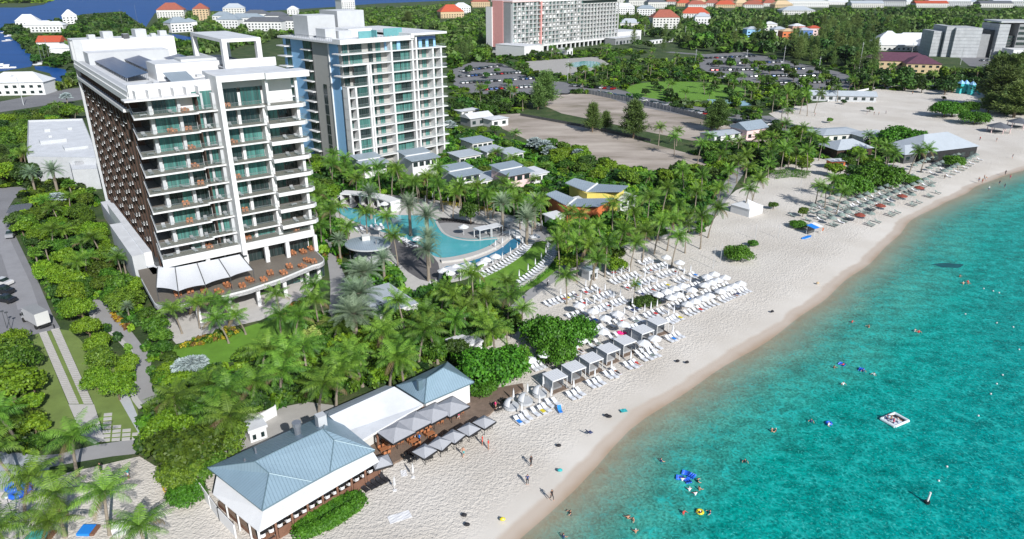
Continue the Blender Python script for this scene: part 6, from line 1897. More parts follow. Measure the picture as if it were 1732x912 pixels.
for i in range(9):
	H(1415 + i * 36 + (i * 5 % 3) * 6, 8 + (i * 2 % 3) * 2.2, 44 + 22 * (i % 3), 26, 4.5 + 1.5 * (i % 3), ('whiteroof', 'paleroof', 'darkroof', 'whiteroof', 'redbright')[i % 5], '%s from left of the pale warehouses on the skyline' % ordn(i).capitalize(), R(-4), ('white', 'offwhite', 'lgrey')[i % 3], hip=False, name='warehouse', cat='warehouse', group='warehouses on the skyline', rh=4)
for i, (px, py, rf, wl_) in enumerate(((1315, 62, 'paleroof', 'offwhite'), (1330, 66, 'tan', 'orange'), (1358, 64, 'paleroof', 'blue2'), (1374, 60, 'redbright', 'palepink'), (1346, 56, 'whiteroof', 'pink'), (1270, 62, 'paleroof', 'blue'), (1300, 52, 'whiteroof', 'offwhite'))):
	H(px, py, 15, 12, 6, rf, '%s from left of the small colourful shops in the woods' % ordn(i).capitalize(), R(5), wl_, name='shop', cat='shop', group='small colourful shops', rh=2)
H(1515, 118, 44, 20, 7, 'purple', 'tan building with broad dark purple roof', R(-12), 'tan', rh=5)
H(1553, 122, 22, 18, 6.4, 'purple', 'right wing with purple roof and tan arches', R(-12), 'tan', rh=5)
for i, (px, py, w) in enumerate(((1508, 84, 40), (1545, 82, 46), (1585, 86, 40), (1500, 78, 26), (1620, 88, 26))):
	H(px, py, w, 22, 3.5, 'whiteroof', '%s white peaked roof of the open hall' % ('Left', 'Central', 'Right', 'Rear', 'Far right')[i], R(-6), 'offwhite', rh=7, name='open_hall', cat='hall', group='white peaked hall roofs')
# stone-clad modern block
sx, sy = at(1660, 98)
ST = thing('office_block', 'modern grey stone-clad block with dark recesses, upper right', 'office building', (sx, sy, 0), R(-8))
mb = MB([M['lgrey'], M['grey'], M['dgrey'], M['white']])
for (x0, x1, y0, y1, z, mi) in ((-38, -31, 6, 30, 20, 0), (-30, -24, 3, 30, 24, 0), (-23.9, -4, 0, 30, 23, 0), (-4, 4, 3, 30, 18, 1), (4, 8, 6, 30, 21, 2), (8, 16, 0, 30, 26, 0), (16, 24, 6, 30, 17, 2), (24, 34, 3, 30, 26, 1), (34, 90, 8, 40, 27, 2)):
	mb.box(x0, x1, y0, y1, 0, z, mi)
mb.mats[0] = mat('stone_cladding', (0.42, 0.44, 0.46), .8, .22, .22, stripes=('Z', 2.6, .1)); mb.build('wall', None, ST)
for f_ in range(6):
	window(ST, 35, 88, 2 + f_ * 4, 4.2 + f_ * 4, 7.9, 'glassdark', 14); window(ST, 24.5, 33.5, 2 + f_ * 4, 4.2 + f_ * 4, 2.9, 'glassdark', 4); window(ST, 16.5, 23.5, 2 + f_ * 2.6, 3.6 + f_ * 2.6, 5.9, 'glassdark', 3)
mb = MB([M['lgrey'], M['white']]); mb.box(10, 42, 3.5, 34, 27, 28.2, 0); mb.box(-40, 20, 5, 34, 26.2, 27, 1) if False else None
mb.box(12, 34, -22, -4, 0, 8.5, 1); mb.build('roof', None, ST)
KEEP.append([tow((sx, sy), R(-8), a, b)[:2] for a, b in ((-40, -24), (92, -24), (92, 40), (-40, 40))])
# near right side
H(1265, 232, 12, 9, 4.2, 'greyroof', 'small pink house with grey roof beside the lane', R(30), 'palepink', hip=False, rh=2.6)
H(1218, 236, 15, 8, 2.8, 'paleroof', 'low white annex left of the pink house', R(30), 'white', hip=False, rh=.8)
H(1422, 170, 33, 8, 3.0, 'paleroof', 'long open shelter with grey gabled roof on the public beach', R(-9), 'lgrey', hip=False, rh=2.2, name='beach_shelter', cat='shelter')
H(806, 210, 12, 8, 3.6, 'whiteroof', 'grey gabled cottage with white roof beside the second tower', R(38), 'grey', hip=False, rh=1.8)
H(838, 212, 9, 7, 3.4, 'whiteroof', 'white cottage right of the grey gabled cottage', R(38), 'white', rh=.6)
H(790, 196, 10, 6, 3.0, 'whiteroof', 'small flat white shed behind the gabled cottage', R(38), 'white', rh=.3)
H(1574, 264, 27, 15, 4.2, 'paleroof', 'large beach pavilion with blue-grey hipped roof', R(22), 'black', rh=4.4, name='beach_pavilion', cat='pavilion')  # black wall stands in for the shade of the open, posted interior
H(1530, 270, 12, 9, 3.4, 'paleroof', 'small blue-grey roof left of the large beach pavilion', R(22), 'dgrey', rh=2, name='beach_pavilion', cat='pavilion')
H(1428, 262, 15, 10, 3.4, 'paleroof', 'blue-grey hipped beach bar roof with white eaves', R(15), 'brown', rh=2.6, name='beach_pavilion', cat='pavilion')
H(1470, 240, 14, 9, 3.2, 'paleroof', 'pale roof in trees behind the beach bar', R(15), 'lgrey', rh=1.6, name='beach_pavilion', cat='pavilion')
H(1412, 285, 5.0, 3.4, 3.0, 'whiteroof', 'orange wooden kiosk beside the beach bar', R(10), 'orange', rh=.3, name='wooden_kiosk', cat='kiosk')
H(1410, 235, 20, 12, 3.2, 'paleroof', 'pale roof beyond the lane palms', R(15), 'offwhite', rh=1)
def gazebo(px, py, s, label, roofm='darkroof'):
	x, y = at(px, py)
	t = thing('beach_gazebo', label, 'gazebo', (x, y, 0), R(20), 'brown-roofed gazebos on the public beach')
	mb = MB([M['redcloth']])
	for a in range(6):
		mb = MB([M['palepink']]); mb.box(s * .8 * math.cos(a * 1.047) - .12, s * .8 * math.cos(a * 1.047) + .12, s * .8 * math.sin(a * 1.047) - .12, s * .8 * math.sin(a * 1.047) + .12, 0, 2.6); mb.build('post', None, t)
	mb = MB([M[roofm]])
	P = [(s * math.cos(a * 1.047), s * math.sin(a * 1.047), 2.5) for a in range(6)]
	for a in range(6): mb.face([P[a], P[(a + 1) % 6], (0, 0, 4.4)])
	mb.face(P[::-1]); mb.build('roof', None, t)
	mb = MB([M['concrete']]); mb.tube([(0, 0, 0), (0, 0, .2)], s * .9, 6); mb.build('floor_pad', None, t)
gazebo(1688, 224, 5.2, 'brown-roofed gazebo with pink posts on the public beach, left')
gazebo(1722, 216, 5.2, 'brown-roofed gazebo with pink posts on the public beach, right', 'darkroof')
# boat hire stand
x, y = at(1376, 396)
t = thing('hire_stand', 'boat hire stand with blue canopy and orange ring at the beach club end', 'stand', (x, y, 0), A_R)
mb = MB([M['white']]);
for a in (-1.6, 1.6):
	for b in (-1.1, 1.1): mb.tube([(a, b, 0), (a, b, 2.2)], .05, 5)
mb.build('frame', None, t)
mb = MB([M['bluecloth'], M['whitecloth'], M['dgrey']]); mb.face([(-1.9, -1.3, 2.1), (.3, -1.3, 2.1), (.3, 1.3, 2.5), (-1.9, 1.3, 2.5)], 0); mb.face([(.3, -1.3, 2.1), (1.9, -1.3, 2.1), (1.9, 1.3, 2.5), (.3, 1.3, 2.5)], 1); mb.box(-1.6, 1.6, .8, 1.0, 0, 2.0, 2); mb.build('canopy', None, t)
mb = MB([M['orange']])
pts = [(2.0 + .35 * math.cos(a * .6), -1.2, 1.2 + .35 * math.sin(a * .6)) for a in range(12)]; mb.tube(pts, .1, 5); mb.build('life_ring', None, t)
x, y = at(1364, 402)
t = thing('paddle_board', 'blue paddle board lying before the hire stand', 'board', (x, y, .05), A_R)
mb = MB([M['bluecloth']]); mb.prism([(-2.2, 0), (-1.4, -.45), (1.2, -.5), (2.2, 0), (1.2, .5), (-1.4, .45)], 0, .14); mb.build('deck_board', None, t)
# dark shed roof by the driveway
H(38, 368, 7, 4.2, 2.8, 'darkroof', 'dark flat canopy shed beside the driveway', R(115), 'lgrey', rh=.15, name='car_port', cat='shed')
# tennis court and playground
sheet('tennis_court', [(1196, 168), (1262, 170), (1272, 178), (1210, 182)], mat('pale_blue_court', (0.25, 0.42, 0.50), .8, .08, .3), .06)
for i, (px, py) in enumerate(((1622, 158), (1630, 158), (1641, 160))):
	x, y = at(px, py); t = thing('play_tower', 'turquoise playground tower, %s from left' % ordn(i), 'playground', (x, y, 0), .3, 'playground towers')
	mb = MB([M['tealcloth'], M['blue']]); mb.box(-1.3, 1.3, -1.3, 1.3, 0, 5.5, 0); mb.face([(-1.5, -1.5, 5.5), (1.5, -1.5, 5.5), (0, 0, 7.5)], 1); mb.face([(1.5, -1.5, 5.5), (1.5, 1.5, 5.5), (0, 0, 7.5)], 1); mb.face([(1.5, 1.5, 5.5), (-1.5, 1.5, 5.5), (0, 0, 7.5)], 1); mb.face([(-1.5, 1.5, 5.5), (-1.5, -1.5, 5.5), (0, 0, 7.5)], 1); mb.build('tower_body', None, t)
	mb = MB([M['tealcloth']]); mb.tube([(1, -1, 3.5), (2.5, -2.4, 1.6), (3.6, -3, .3)], .5, 6); mb.build('slide', None, t)
# fence round the car park and lots
fence('lot_fence', 'grey chain fence between bare lot and parked cars', [(990, 158), (1060, 172), (1140, 190), (1235, 214)], 2.4, 'grey', .08)
fence('lot_fence', 'dark hedge-like fence between the two bare lots', [(880, 196), (980, 214), (1100, 240)], 1.2, 'dgrey', .1)
fence('white_fence', 'low white wall along the public beach car park', [(1400, 172), (1450, 156), (1500, 146)], 1.0, 'whitecloth', .2)
# ------------------------------------------------------------------ vehicles
def car_meshes(paint):
	mb = MB([M[paint], M['glassdark'], M['tyre'], M['metal']])
	prof = [(-2.15, .35), (-2.15, .78), (-1.9, .92), (-1.0, .98), (-.55, 1.42), (.75, 1.45), (1.35, 1.02), (2.05, .88), (2.18, .6), (2.15, .35)]
	body = [(-2.15, .35), (-2.15, .78), (-1.9, .92), (-1.0, .97), (1.35, .99), (2.05, .86), (2.18, .6), (2.15, .35)]
	for s in (-1, 1):
		pts = [(x, s * .88, z) for x, z in body]; mb.face(pts if s < 0 else pts[::-1], 0)
	for a, b in zip(body, body[1:]): mb.face([(a[0], -.88, a[1]), (a[0], .88, a[1]), (b[0], .88, b[1]), (b[0], -.88, b[1])][::-1], 0)
	cab = [(-1.15, .95), (-.6, 1.42), (.7, 1.45), (1.35, .97)]
	for s in (-1, 1):
		pts = [(x, s * (.86 if z < 1.1 else .68), z) for x, z in cab]; mb.face(pts if s < 0 else pts[::-1], 1)
	for i, (a, b) in enumerate(zip(cab, cab[1:])):
		wa, wb = (.86 if a[1] < 1.1 else .68), (.86 if b[1] < 1.1 else .68)
		mb.face([(a[0], -wa, a[1]), (a[0], wa, a[1]), (b[0], wb, b[1]), (b[0], -wb, b[1])][::-1], 0 if i == 1 else 1)
	for x in (-1.35, 1.35):
		for s in (-.88, .88): mb.tube([(x, s - .1, .34), (x, s + .02, .34)], .34, 10, 2)
	return mb.mesh('parked_car')
CARS = {p: car_meshes(p) for p in ('cardark', 'carwhite', 'carsilver', 'carred', 'carblue', 'cargrey')}
CW_ = [('cardark', 'black'), ('carwhite', 'white'), ('carsilver', 'silver'), ('carwhite', 'white'), ('cargrey', 'grey'), ('carred', 'red'), ('carblue', 'dark blue'), ('carsilver', 'silver'), ('carwhite', 'white')]
def car(x, y, rz, grp, lm, which=None, z=.06, name='parked_car'):
	p, w = which or CW_[rng.choice([0, 0, 1, 2, 3, 4, 4, 5, 6, 7, 8])]
	o = inst(name, CARS[p], None, (x, y, z), rz, (1.0, 1.0, rng.uniform(1.05, 1.3)))
	tag(o, None, 'car', grp); later(o, '%s parked car' % w, lm); return o
def carrow(p0, p1, n, grp, lm, ang=R(90), miss=.04):
	a, b = Vector((*at(*p0), 0)), Vector((*at(*p1), 0)); d = b - a; r_ = math.atan2(d.y, d.x) + ang
	for i in range(n):
		if rng.random() < miss: continue
		q = a.lerp(b, (i + .5) / n); car(q.x, q.y, r_ + rng.choice((0, math.pi)) + rng.uniform(-.04, .04), grp, lm)
for k, (p0, p1, n, lm) in enumerate((((778, 122), (850, 112), 14, 'in front row behind the second tower'), ((775, 131), (880, 124), 17, 'in the second row behind the second tower'), ((778, 142), (905, 134), 19, 'in the third row behind the second tower'), ((800, 154), (900, 148), 12, 'in the last row behind the second tower'),
		((965, 146), (1040, 152), 12, 'before the far hotel park'), ((1010, 158), (1130, 180), 17, 'in the row along the bare lot fence'), ((1135, 184), (1225, 200), 11, 'in the fence row near the tennis court'), ((1230, 206), (1300, 214), 9, 'beside the pink house lane'), ((1300, 212), (1400, 226), 11, 'along the seaside lane'),
		((1190, 100), (1280, 96), 11, 'in rear row of big car park'), ((1195, 110), (1330, 106), 19, 'in second row of big car park'), ((1200, 120), (1360, 118), 22, 'in middle row of big car park'), ((1220, 131), (1400, 129), 24, 'in fourth row of big car park'), ((1290, 142), (1435, 140), 18, 'in nearest row of big car park'), ((1655, 104), (1740, 102), 8, 'before the stone-clad block'))):
	carrow(p0, p1, n, 'cars in the car parks', lm)
for i, (px, py, wh, l) in enumerate(((6, 482, ('carwhite', 'white'), 'white car, rear of the three at the left driveway edge'), (8, 497, ('cardark', 'black'), 'black car between two others at the left driveway edge'), (11, 511, ('cardark', 'black'), 'glossy black car, nearest at the left driveway edge'), (20, 401, ('carsilver', 'silver'), 'small silver car parked further up the driveway'))):
	o = car(*at(px, py), R(165) if i < 3 else R(110), 'cars by the driveway', None, wh); PENDING.pop(); o['label'] = l
# box truck
a_, b_ = Vector((*at(57.5, 530, 3), 0)) , Vector((*at(48, 519.5, 3), 0))
q0, q1, q2, q3 = [Vector((*at(*p, 3.1), 0)) for p in ((36, 522), (60, 517), (79, 527), (56, 534))]
c_ = (q0 + q1 + q2 + q3) / 4; hd = ((q0 + q1) / 2 - (q2 + q3) / 2); rzt = math.atan2(hd.y, hd.x)
T = thing('box_truck', 'white box truck parked at the end of the driveway', 'truck', (c_.x, c_.y, .03), rzt, scale=1.1)
mb = MB([M['carwhite'], M['grey']]); mb.box(-2.7, 2.1, -1.1, 1.1, .9, 3.1, 0, 1); mb.build('cargo_box', None, T)
mb = MB([M['carwhite'], M['glassdark']])
cabp = [(2.2, .5), (2.2, 2.2), (3.1, 2.25), (3.7, 1.5), (4.1, 1.3), (4.1, .5)]
for s in (-1, 1):
	pts = [(x, s * .95, z) for x, z in cabp]; mb.face(pts if s < 0 else pts[::-1], 0)
for i, (p, q) in enumerate(zip(cabp, cabp[1:])): mb.face([(p[0], -.95, p[1]), (p[0], .95, p[1]), (q[0], .95, q[1]), (q[0], -.95, q[1])][::-1], 1 if i == 2 else 0)
for s in (-.97, .97): mb.box(2.6, 3.2, s - .01, s + .01, 1.35, 2.0, 1)
cb = mb.build('cab', None, T)
for x in (-1.7, 3.1):
	for s in (-.95, .95): mb = MB([M['tyre']]); mb.tube([(x, s - .14, .42), (x, s + .14, .42)], .42, 12); mb.build('wheel', None, T)
mb = MB([M['black']]); mb.box(-2.9, 3.6, -.5, .5, .45, .88); mb.box(-2.9, -2.75, -1.0, 1.0, .5, .7); mb.build('chassis', None, T)
for s in (-1.15, 1.15): mb = MB([M['black']]); mb.box(3.2, 3.35, s - .12, s + .12, 1.3, 1.7); mb.build('mirror', None, T)
# bollards and lamp posts
def lamp(px, py, h, label, globe=True):
	x, y = at(px, py); t = thing('lamp_post', label, 'lamp post', (x, y, 0), 0)
	mb = MB([M['dgrey']]); mb.tube([(0, 0, 0), (0, 0, h)], [.07, .04], 6); mb.build('post', None, t)
	mb = MB([M['whitevinyl'] if globe else M['dgrey']]);
	if globe: mb.ball((0, 0, h + .12), .2)
	else: mb.tube([(0, 0, h), (0, 0, h + .12)], .3, 10)
	mb.build('lamp_head', None, t)
for px, py, h, l, g_ in ((12, 556, 3.6, 'black lamp post left of the truck, left one', False), (19, 558, 3.6, 'black lamp post left of the truck, right one', False), (24, 880, 3.4, 'lamp with white globe among bottom left palms, left', True), (40, 905, 3.0, 'lamp with white globe among bottom left palms, right', True), (53, 814, 2.6, 'dark lamp on the pale paved court', False)):
	lamp(px, py, h, l, g_)
for i, (px, py) in enumerate(((41, 568), (54, 565), (92, 556))):
	x, y = at(px, py); o = MB([M['black']]); o.tube([(0, 0, 0), (0, 0, .9)], .09, 8); q = o.build('bollard'); q.location = (x, y, .03); tag(q, 'black bollard at the driveway end, %s from left' % ordn(i), 'bollard', 'bollards')
def utility(px, py, h, label):
	x, y = at(px, py); t = thing('utility_pole', label, 'utility pole', (x, y, 0), R(40))
	mb = MB([M['lgrey']]); mb.tube([(0, 0, 0), (0, 0, h)], [.2, .12], 6); mb.build('pole', None, t)
	mb = MB([M['lgrey']]); mb.box(-1.2, 1.2, -.06, .06, h - 1.4, h - 1.25); mb.build('crossarm', None, t)
for i, (px, py, h) in enumerate(((1452, 122, 20), (1538, 110, 16), (1158, 68, 14), (1242, 78, 16), (960, 136, 13), (1262, 106, 10), (1176, 106, 10), (1624, 110, 15), (28, 160, 12), (40, 178, 14), (1325, 106, 12), (1670, 112, 12), (1090, 60, 12), (1385, 118, 9))):
	utility(px, py, h, 'grey utility pole, %s of those beyond the gardens counted from left' % ordn([p[0] for p in sorted(((1452, 1), (1538, 1), (1158, 1), (1242, 1), (960, 1), (1262, 1), (1176, 1), (1624, 1), (28, 1), (40, 1), (1325, 1), (1670, 1), (1090, 1), (1385, 1)))].index(px)))
for i, (px, py, h) in enumerate(((1353, 165 + 160, 4.5), (1206, 455, 5.2), (1218, 446, 5.0), (1316, 403, 4.0), (1277, 405, 4.2))):
	x, y = at(px, py); o = MB([M['lgrey']]); o.tube([(0, 0, 0), (0, 0, h)], .05, 6); q = o.build('flag_pole'); q.location = (x, y, 0); tag(q, 'thin bare pole standing in the sand, %s nearest the camera' % ordn([1, 0, 4, 2, 3][i] if False else i), 'pole', 'thin poles on the beach')
# ------------------------------------------------------------------ boats
def boat(px, py, L_, rz, label, mast=0):
	x, y = at(px, py); t = thing('sailboat' if mast else 'motorboat', label, 'boat', (x, y, .05), rz)
	mb = MB([M['white'], M['bluecloth']])
	hull = [(-L_ / 2, -.16 * L_), (L_ * .15, -.17 * L_), (L_ / 2, 0), (L_ * .15, .17 * L_), (-L_ / 2, .16 * L_)]
	mb.prism([(a * .9, b * .8) for a, b in hull], 0, .3, 0); mb.prism(hull, .3, 1.1, 0); mb.build('hull', None, t)
	mb = MB([M['white'], M['glassdark']]); mb.box(-L_ * .15, L_ * .15, -.1 * L_, .1 * L_, 1.1, 1.9, 0); mb.box(L_ * .15, L_ * .17, -.09 * L_, .09 * L_, 1.2, 1.8, 1); mb.build('cabin', None, t)
	if mast: mb = MB([M['metal']]); mb.tube([(.1 * L_, 0, 1.1), (.1 * L_, 0, mast)], .12, 5); mb.tube([(.1 * L_, 0, 2.4), (-.4 * L_, 0, 2.4)], .1, 5); mb.build('mast', None, t)
for i, (px, py, L_, rz, m_) in enumerate(((70, 110, 11, 1.2, 17), (76, 108, 10, 1.2, 13), (83, 107, 11, 1.3, 18), (12, 116, 12, .3, 0), (16, 62, 12, 1.6, 0), (14, 70, 12, 1.4, 0), (10, 56, 12, 1.5, 0), (206, 46, 12, 1, 22), (232, 42, 12, 1, 26), (3, 112, 10, .4, 0), (285, 66, 9, .4, 0))):
	boat(px, py, L_, rz, ('white sailboat' if m_ else 'white motorboat') + ' moored on the lagoon side, %s listed from the near canal' % ordn(i), m_)
# ------------------------------------------------------------------ people
def skin_person(joints, edges, radii, name):
	me = bpy.data.meshes.new(name)
	me.from_pydata(joints, edges, [])
	o = bpy.data.objects.new(name, me); COL.objects.link(o)
	sk = o.modifiers.new('s', 'SKIN'); sk.use_smooth_shade = True
	for i, r in enumerate(radii): me.skin_vertices[0].data[i].radius = r if isinstance(r, tuple) else (r, r)
	me.skin_vertices[0].data[0].use_root = True
	ss = o.modifiers.new('d', 'SUBSURF'); ss.levels = 1; ss.render_levels = 1
	dg = bpy.context.evaluated_depsgraph_get()
	nm = bpy.data.meshes.new_from_object(o.evaluated_get(dg))
	nm.name = name
	bpy.data.objects.remove(o, do_unlink=True); bpy.data.meshes.remove(me)
	return nm
def body(pose):
	# joints: pelvis, waist, chest, neck, head, crown, then arms and legs
	J = [(0, 0, .95), (0, 0, 1.12), (0, 0, 1.33), (0, 0, 1.47), (.01, 0, 1.58), (.01, 0, 1.70)]
	E_ = [(0, 1), (1, 2), (2, 3), (3, 4), (4, 5)]
	Rr = [(.155, .11), (.13, .10), (.17, .11), (.055, .055), (.085, .095), (.075, .085)]
	arms = {'stand': [((0, .2, 1.40), (.02, .25, 1.13), (.10, .27, .88)), ((0, -.2, 1.40), (.0, -.26, 1.13), (.08, -.25, .88))],
			'walk': [((0, .2, 1.40), (-.10, .25, 1.14), (-.06, .26, .90)), ((0, -.2, 1.40), (.12, -.25, 1.16), (.28, -.24, .98))],
			'swim': [((0, .2, 1.40), (.22, .38, 1.28), (.42, .42, 1.22)), ((0, -.2, 1.40), (.20, -.38, 1.26), (.44, -.36, 1.24))]}[pose]
	legs = {'stand': [((0, .10, .86), (.02, .11, .48), (-.02, .11, .07), (.14, .13, .03)), ((0, -.10, .86), (.02, -.11, .48), (-.02, -.11, .07), (.14, -.13, .03))],
			'walk': [((0, .10, .86), (.20, .11, .50), (.26, .11, .08), (.40, .12, .05)), ((0, -.10, .86), (-.04, -.11, .48), (-.30, -.11, .14), (-.20, -.11, .03))],
			'swim': [((0, .10, .86), (.05, .12, .5), (.0, .12, .1), (.1, .12, .03)), ((0, -.10, .86), (.0, -.12, .5), (-.1, -.12, .1), (.0, -.12, .03))]}[pose]
	for a in arms:
		n = len(J); J += list(a); E_ += [(2, n), (n, n + 1), (n + 1, n + 2)]; Rr += [.06, .045, .035]
	for l in legs:
		n = len(J); J += list(l); E_ += [(0, n), (n, n + 1), (n + 1, n + 2), (n + 2, n + 3)]; Rr += [.09, .062, .042, .035]
	return skin_person(J, E_, Rr, 'body')
POSES = {p: body(p) for p in ('stand', 'walk', 'swim')}
PM = {}
def person(x, y, pose, top, bottom, rz, label, z=0.02, scale=1.0, hair='hair', lying=False, grp='people on the beach and in the water'):
	key = (pose, top, bottom, hair)
	if key not in PM:
		me = POSES[pose].copy(); me.materials.clear()
		for m in ('skin', top, bottom, hair): me.materials.append(M[m])
		n = len(me.polygons); c = np.zeros(n * 3, dtype=np.float32); me.polygons.foreach_get('center', c); c = c.reshape(-1, 3)
		mi = np.zeros(n, dtype=np.int32)
		long_ = bottom.endswith('cloth') and bottom in ('blackcloth',)
		if top != 'skin': mi[(c[:, 2] > 1.0) & (c[:, 2] < 1.45) & (np.abs(c[:, 1]) < .26)] = 1
		mi[(c[:, 2] > (.15 if long_ else .66)) & (c[:, 2] <= 1.02) & (np.abs(c[:, 1]) < .21)] = 2
		mi[(c[:, 2] > 1.62) | ((c[:, 2] > 1.52) & (c[:, 0] < -.02))] = 3
		me.polygons.foreach_set('material_index', mi); PM[key] = me
	o = bpy.data.objects.new('person', PM[key]); COL.objects.link(o)
	o.location = (x, y, z); o.rotation_euler = (0, R(-88) if lying else 0, rz); o.scale = (scale,) * 3
	tag(o, label, 'person', grp); return o
P_ = [((933, 846), 'walk', 'blackcloth', 'blackcloth', 'person in black walking at the waterline, shadow to the left'), ((898, 788), 'stand', 'blackcloth', 'blackcloth', 'person in black standing on the dry sand'), ((784, 773), 'walk', 'skin', 'tealcloth', 'person in teal shorts walking below the small parasols'),
      ((816, 753), 'stand', 'redcloth', 'redcloth', 'person in red beside the rightmost small parasol'), ((218, 810), 'stand', 'tealcloth', 'whitecloth', 'person in pale blue top on the sand path, lower left'), ((1233, 428), 'stand', 'blackcloth', 'navycloth', 'person in dark clothes beside the lone beach bush'),
      ((926, 484), 'walk', 'whitecloth', 'blackcloth', 'person in white top walking on the promenade'), ((892, 820), 'stand', 'navycloth', 'blackcloth', 'person in navy bending near the waterline'), ((1655, 308), 'stand', 'skin', 'navycloth', 'left bather of the group at the far water edge'), ((1661, 310), 'stand', 'skin', 'redcloth', 'middle bather of the group at the far water edge'),
      ((1667, 307), 'stand', 'skin', 'whitecloth', 'right bather of the group at the far water edge'), ((1664, 304), 'walk', 'skin', 'blackcloth', 'bather behind the group at the far water edge'), ((1700, 296), 'stand', 'blackcloth', 'blackcloth', 'dark dressed person at the far right water edge'), ((1708, 303), 'stand', 'skin', 'pinkcloth', 'bather stepping in at the far right'),
      ((1597, 303), 'stand', 'blackcloth', 'blackcloth', 'person in black past the end of green parasols'), ((1712, 268), 'stand', 'blackcloth', 'navycloth', 'person seated dark on far right dry sand'), ((1657, 238), 'stand', 'redcloth', 'blackcloth', 'person by the far volleyball court, left'), ((1685, 240), 'walk', 'skin', 'navycloth', 'person by the far volleyball court, right'),
      ((1466, 194), 'stand', 'blackcloth', 'navycloth', 'volleyball player on left of the far net'), ((1478, 195), 'walk', 'skin', 'navycloth', 'volleyball player in middle of the far court'), ((1486, 195), 'stand', 'skin', 'blackcloth', 'volleyball player right of middle on far court'), ((1498, 193), 'walk', 'whitecloth', 'blackcloth', 'volleyball player on right of the far net'),
      ((1378, 197), 'stand', 'redcloth', 'blackcloth', 'lone walker on the left of the public beach'), ((1543, 160), 'stand', 'skin', 'blackcloth', 'distant walker near the play towers'), ((702, 745), 'stand', 'pinkcloth', 'whitecloth', 'person in pink on the restaurant deck'), ((710, 750), 'stand', 'bluecloth', 'blackcloth', 'person in blue on the restaurant deck'),
      ((776, 712), 'walk', 'pinkcloth', 'whitecloth', 'person in pale pink at the deck end under big parasols'), ((838, 694), 'stand', 'pinkcloth', 'skin', 'person in pink near the boardwalk end'), ((1014, 500), 'stand', 'skin', 'redcloth', 'sunbather standing in the lounger block'), ((172, 800), 'stand', 'blackcloth', 'blackcloth', 'person in black under bottom left palm shadow'),
      ((886, 512), 'stand', 'navycloth', 'blackcloth', 'person beside the white umbrella near the promenade end'), ((826, 760), 'stand', 'redcloth', 'skin', 'person in red stepping off the deck')]
for (pp, pose, top, bot, l) in P_:
	x, y = at(*pp); person(x, y, pose, top, bot, rng.uniform(0, 6.28), l)
SWIM = [(965, 868), (1062, 876), (1071, 880), (1075, 900), (953, 908), (1118, 780), (1156, 868), (1184, 869), (1201, 868), (1154, 812), (1180, 814), (1166, 829), (1176, 836), (1183, 828), (1260, 781), (1305, 729), (1312, 729), (1372, 713), (1401, 719), (1411, 622), (1426, 618), (1460, 628), (1478, 634), (1426, 650), (1441, 545), (1469, 553), (1547, 560), (1554, 562), (1623, 468), (1629, 480), (1638, 480), (1637, 477), (1672, 322), (1690, 312), (1699, 317)]
for i, (px, py) in enumerate(SWIM):
	x, y = at(px, py, -.3)
	o = person(x, y, 'swim', rng.choice(['skin', 'skin', 'blackcloth', 'redcloth', 'navycloth', 'whitecloth']), 'navycloth', rng.uniform(0, 6.28), None, z=-1.45 if py > 330 else -.6, hair=rng.choice(['hair', 'hair', 'whitecloth']))
	later(o, 'bather chest deep in the sea', 'among all bathers')
# floats, raft, buoys
def afloat(px, py, s, m, label, rz=None, ring=False, name='pool_float'):
	x, y = at(px, py, -.3); mb = MB([M[m]])
	s *= .5
	if ring: mb.tube([(s * math.cos(a * .5236), s * math.sin(a * .5236), .1) for a in range(13)], .18, 6, cap=False)
	else:
		for i in range(3): mb.tube([(-s, -.3 + .3 * i, .08), (s, -.3 + .3 * i, .08)], .16, 6)
	mb.smooth = True
	t = mb.build(name); t.location = (x, y, -.38); t.rotation_euler = (0, 0, rng.uniform(0, 3) if rz is None else rz); tag(t, label, 'float', 'inflatable floats')
for px, py, s, m, l, r_ in ((1160, 800, 1.0, 'bluevinyl', 'blue inflatable, topmost of the four together', False), (1170, 805, 1.0, 'bluevinyl', 'blue inflatable, right of the four together', False), (1150, 808, 1.0, 'bluevinyl', 'blue inflatable, left of the four together', False), (1163, 813, .9, 'bluevinyl', 'blue inflatable, lowest of the four together', False),
							(1184, 866, .7, 'yellowvinyl', 'yellow ring float near the bottom', True), (1424, 616, 1.0, 'bluevinyl', 'blue inflatable, upper of the two right ones', False), (1457, 625, .9, 'bluevinyl', 'blue inflatable, lower of the two right ones', False), (1402, 716, .7, 'bluevinyl', 'blue ring float left of the raft', True)):
	afloat(px, py, s, m, l, None, r_)
x, y = at(1513, 711, -.3)
RF = thing('inflatable_raft', 'pale diamond-shaped raft with a dark square well and bathers aboard', 'raft', (x, y, -.36), R(28), scale=.68)
mb = MB([M['whitevinyl']])
for a, b in (((-2.4, -1.7), (2.4, -1.7)), ((2.4, -1.7), (2.4, 1.7)), ((2.4, 1.7), (-2.4, 1.7)), ((-2.4, 1.7), (-2.4, -1.7)), ((.3, -1.7), (.3, 1.7))): mb.tube([(a[0], a[1], .22), (b[0], b[1], .22)], .3, 8)
mb.box(-2.3, .2, -1.6, 1.6, .05, .35); mb.smooth = False; mb.build('tube_frame', None, RF)
mb = MB([M['blackcloth']]); mb.box(.6, 2.1, -1.4, 1.4, .05, .12); mb.build('net_floor', None, RF)
for i, (a, b) in enumerate(((-1.6, -.8), (-1.0, .2), (-.6, -1.0), (-1.4, .9))):
	xx, yy = tow((x, y), R(28), a * .68, b * .68)[:2]
	person(xx, yy, 'swim', ('pinkcloth', 'skin', 'whitecloth', 'navycloth')[i], 'navycloth', rng.uniform(0, 6), 'person sitting on the raft, %s from left' % ordn(i), z=-.85)
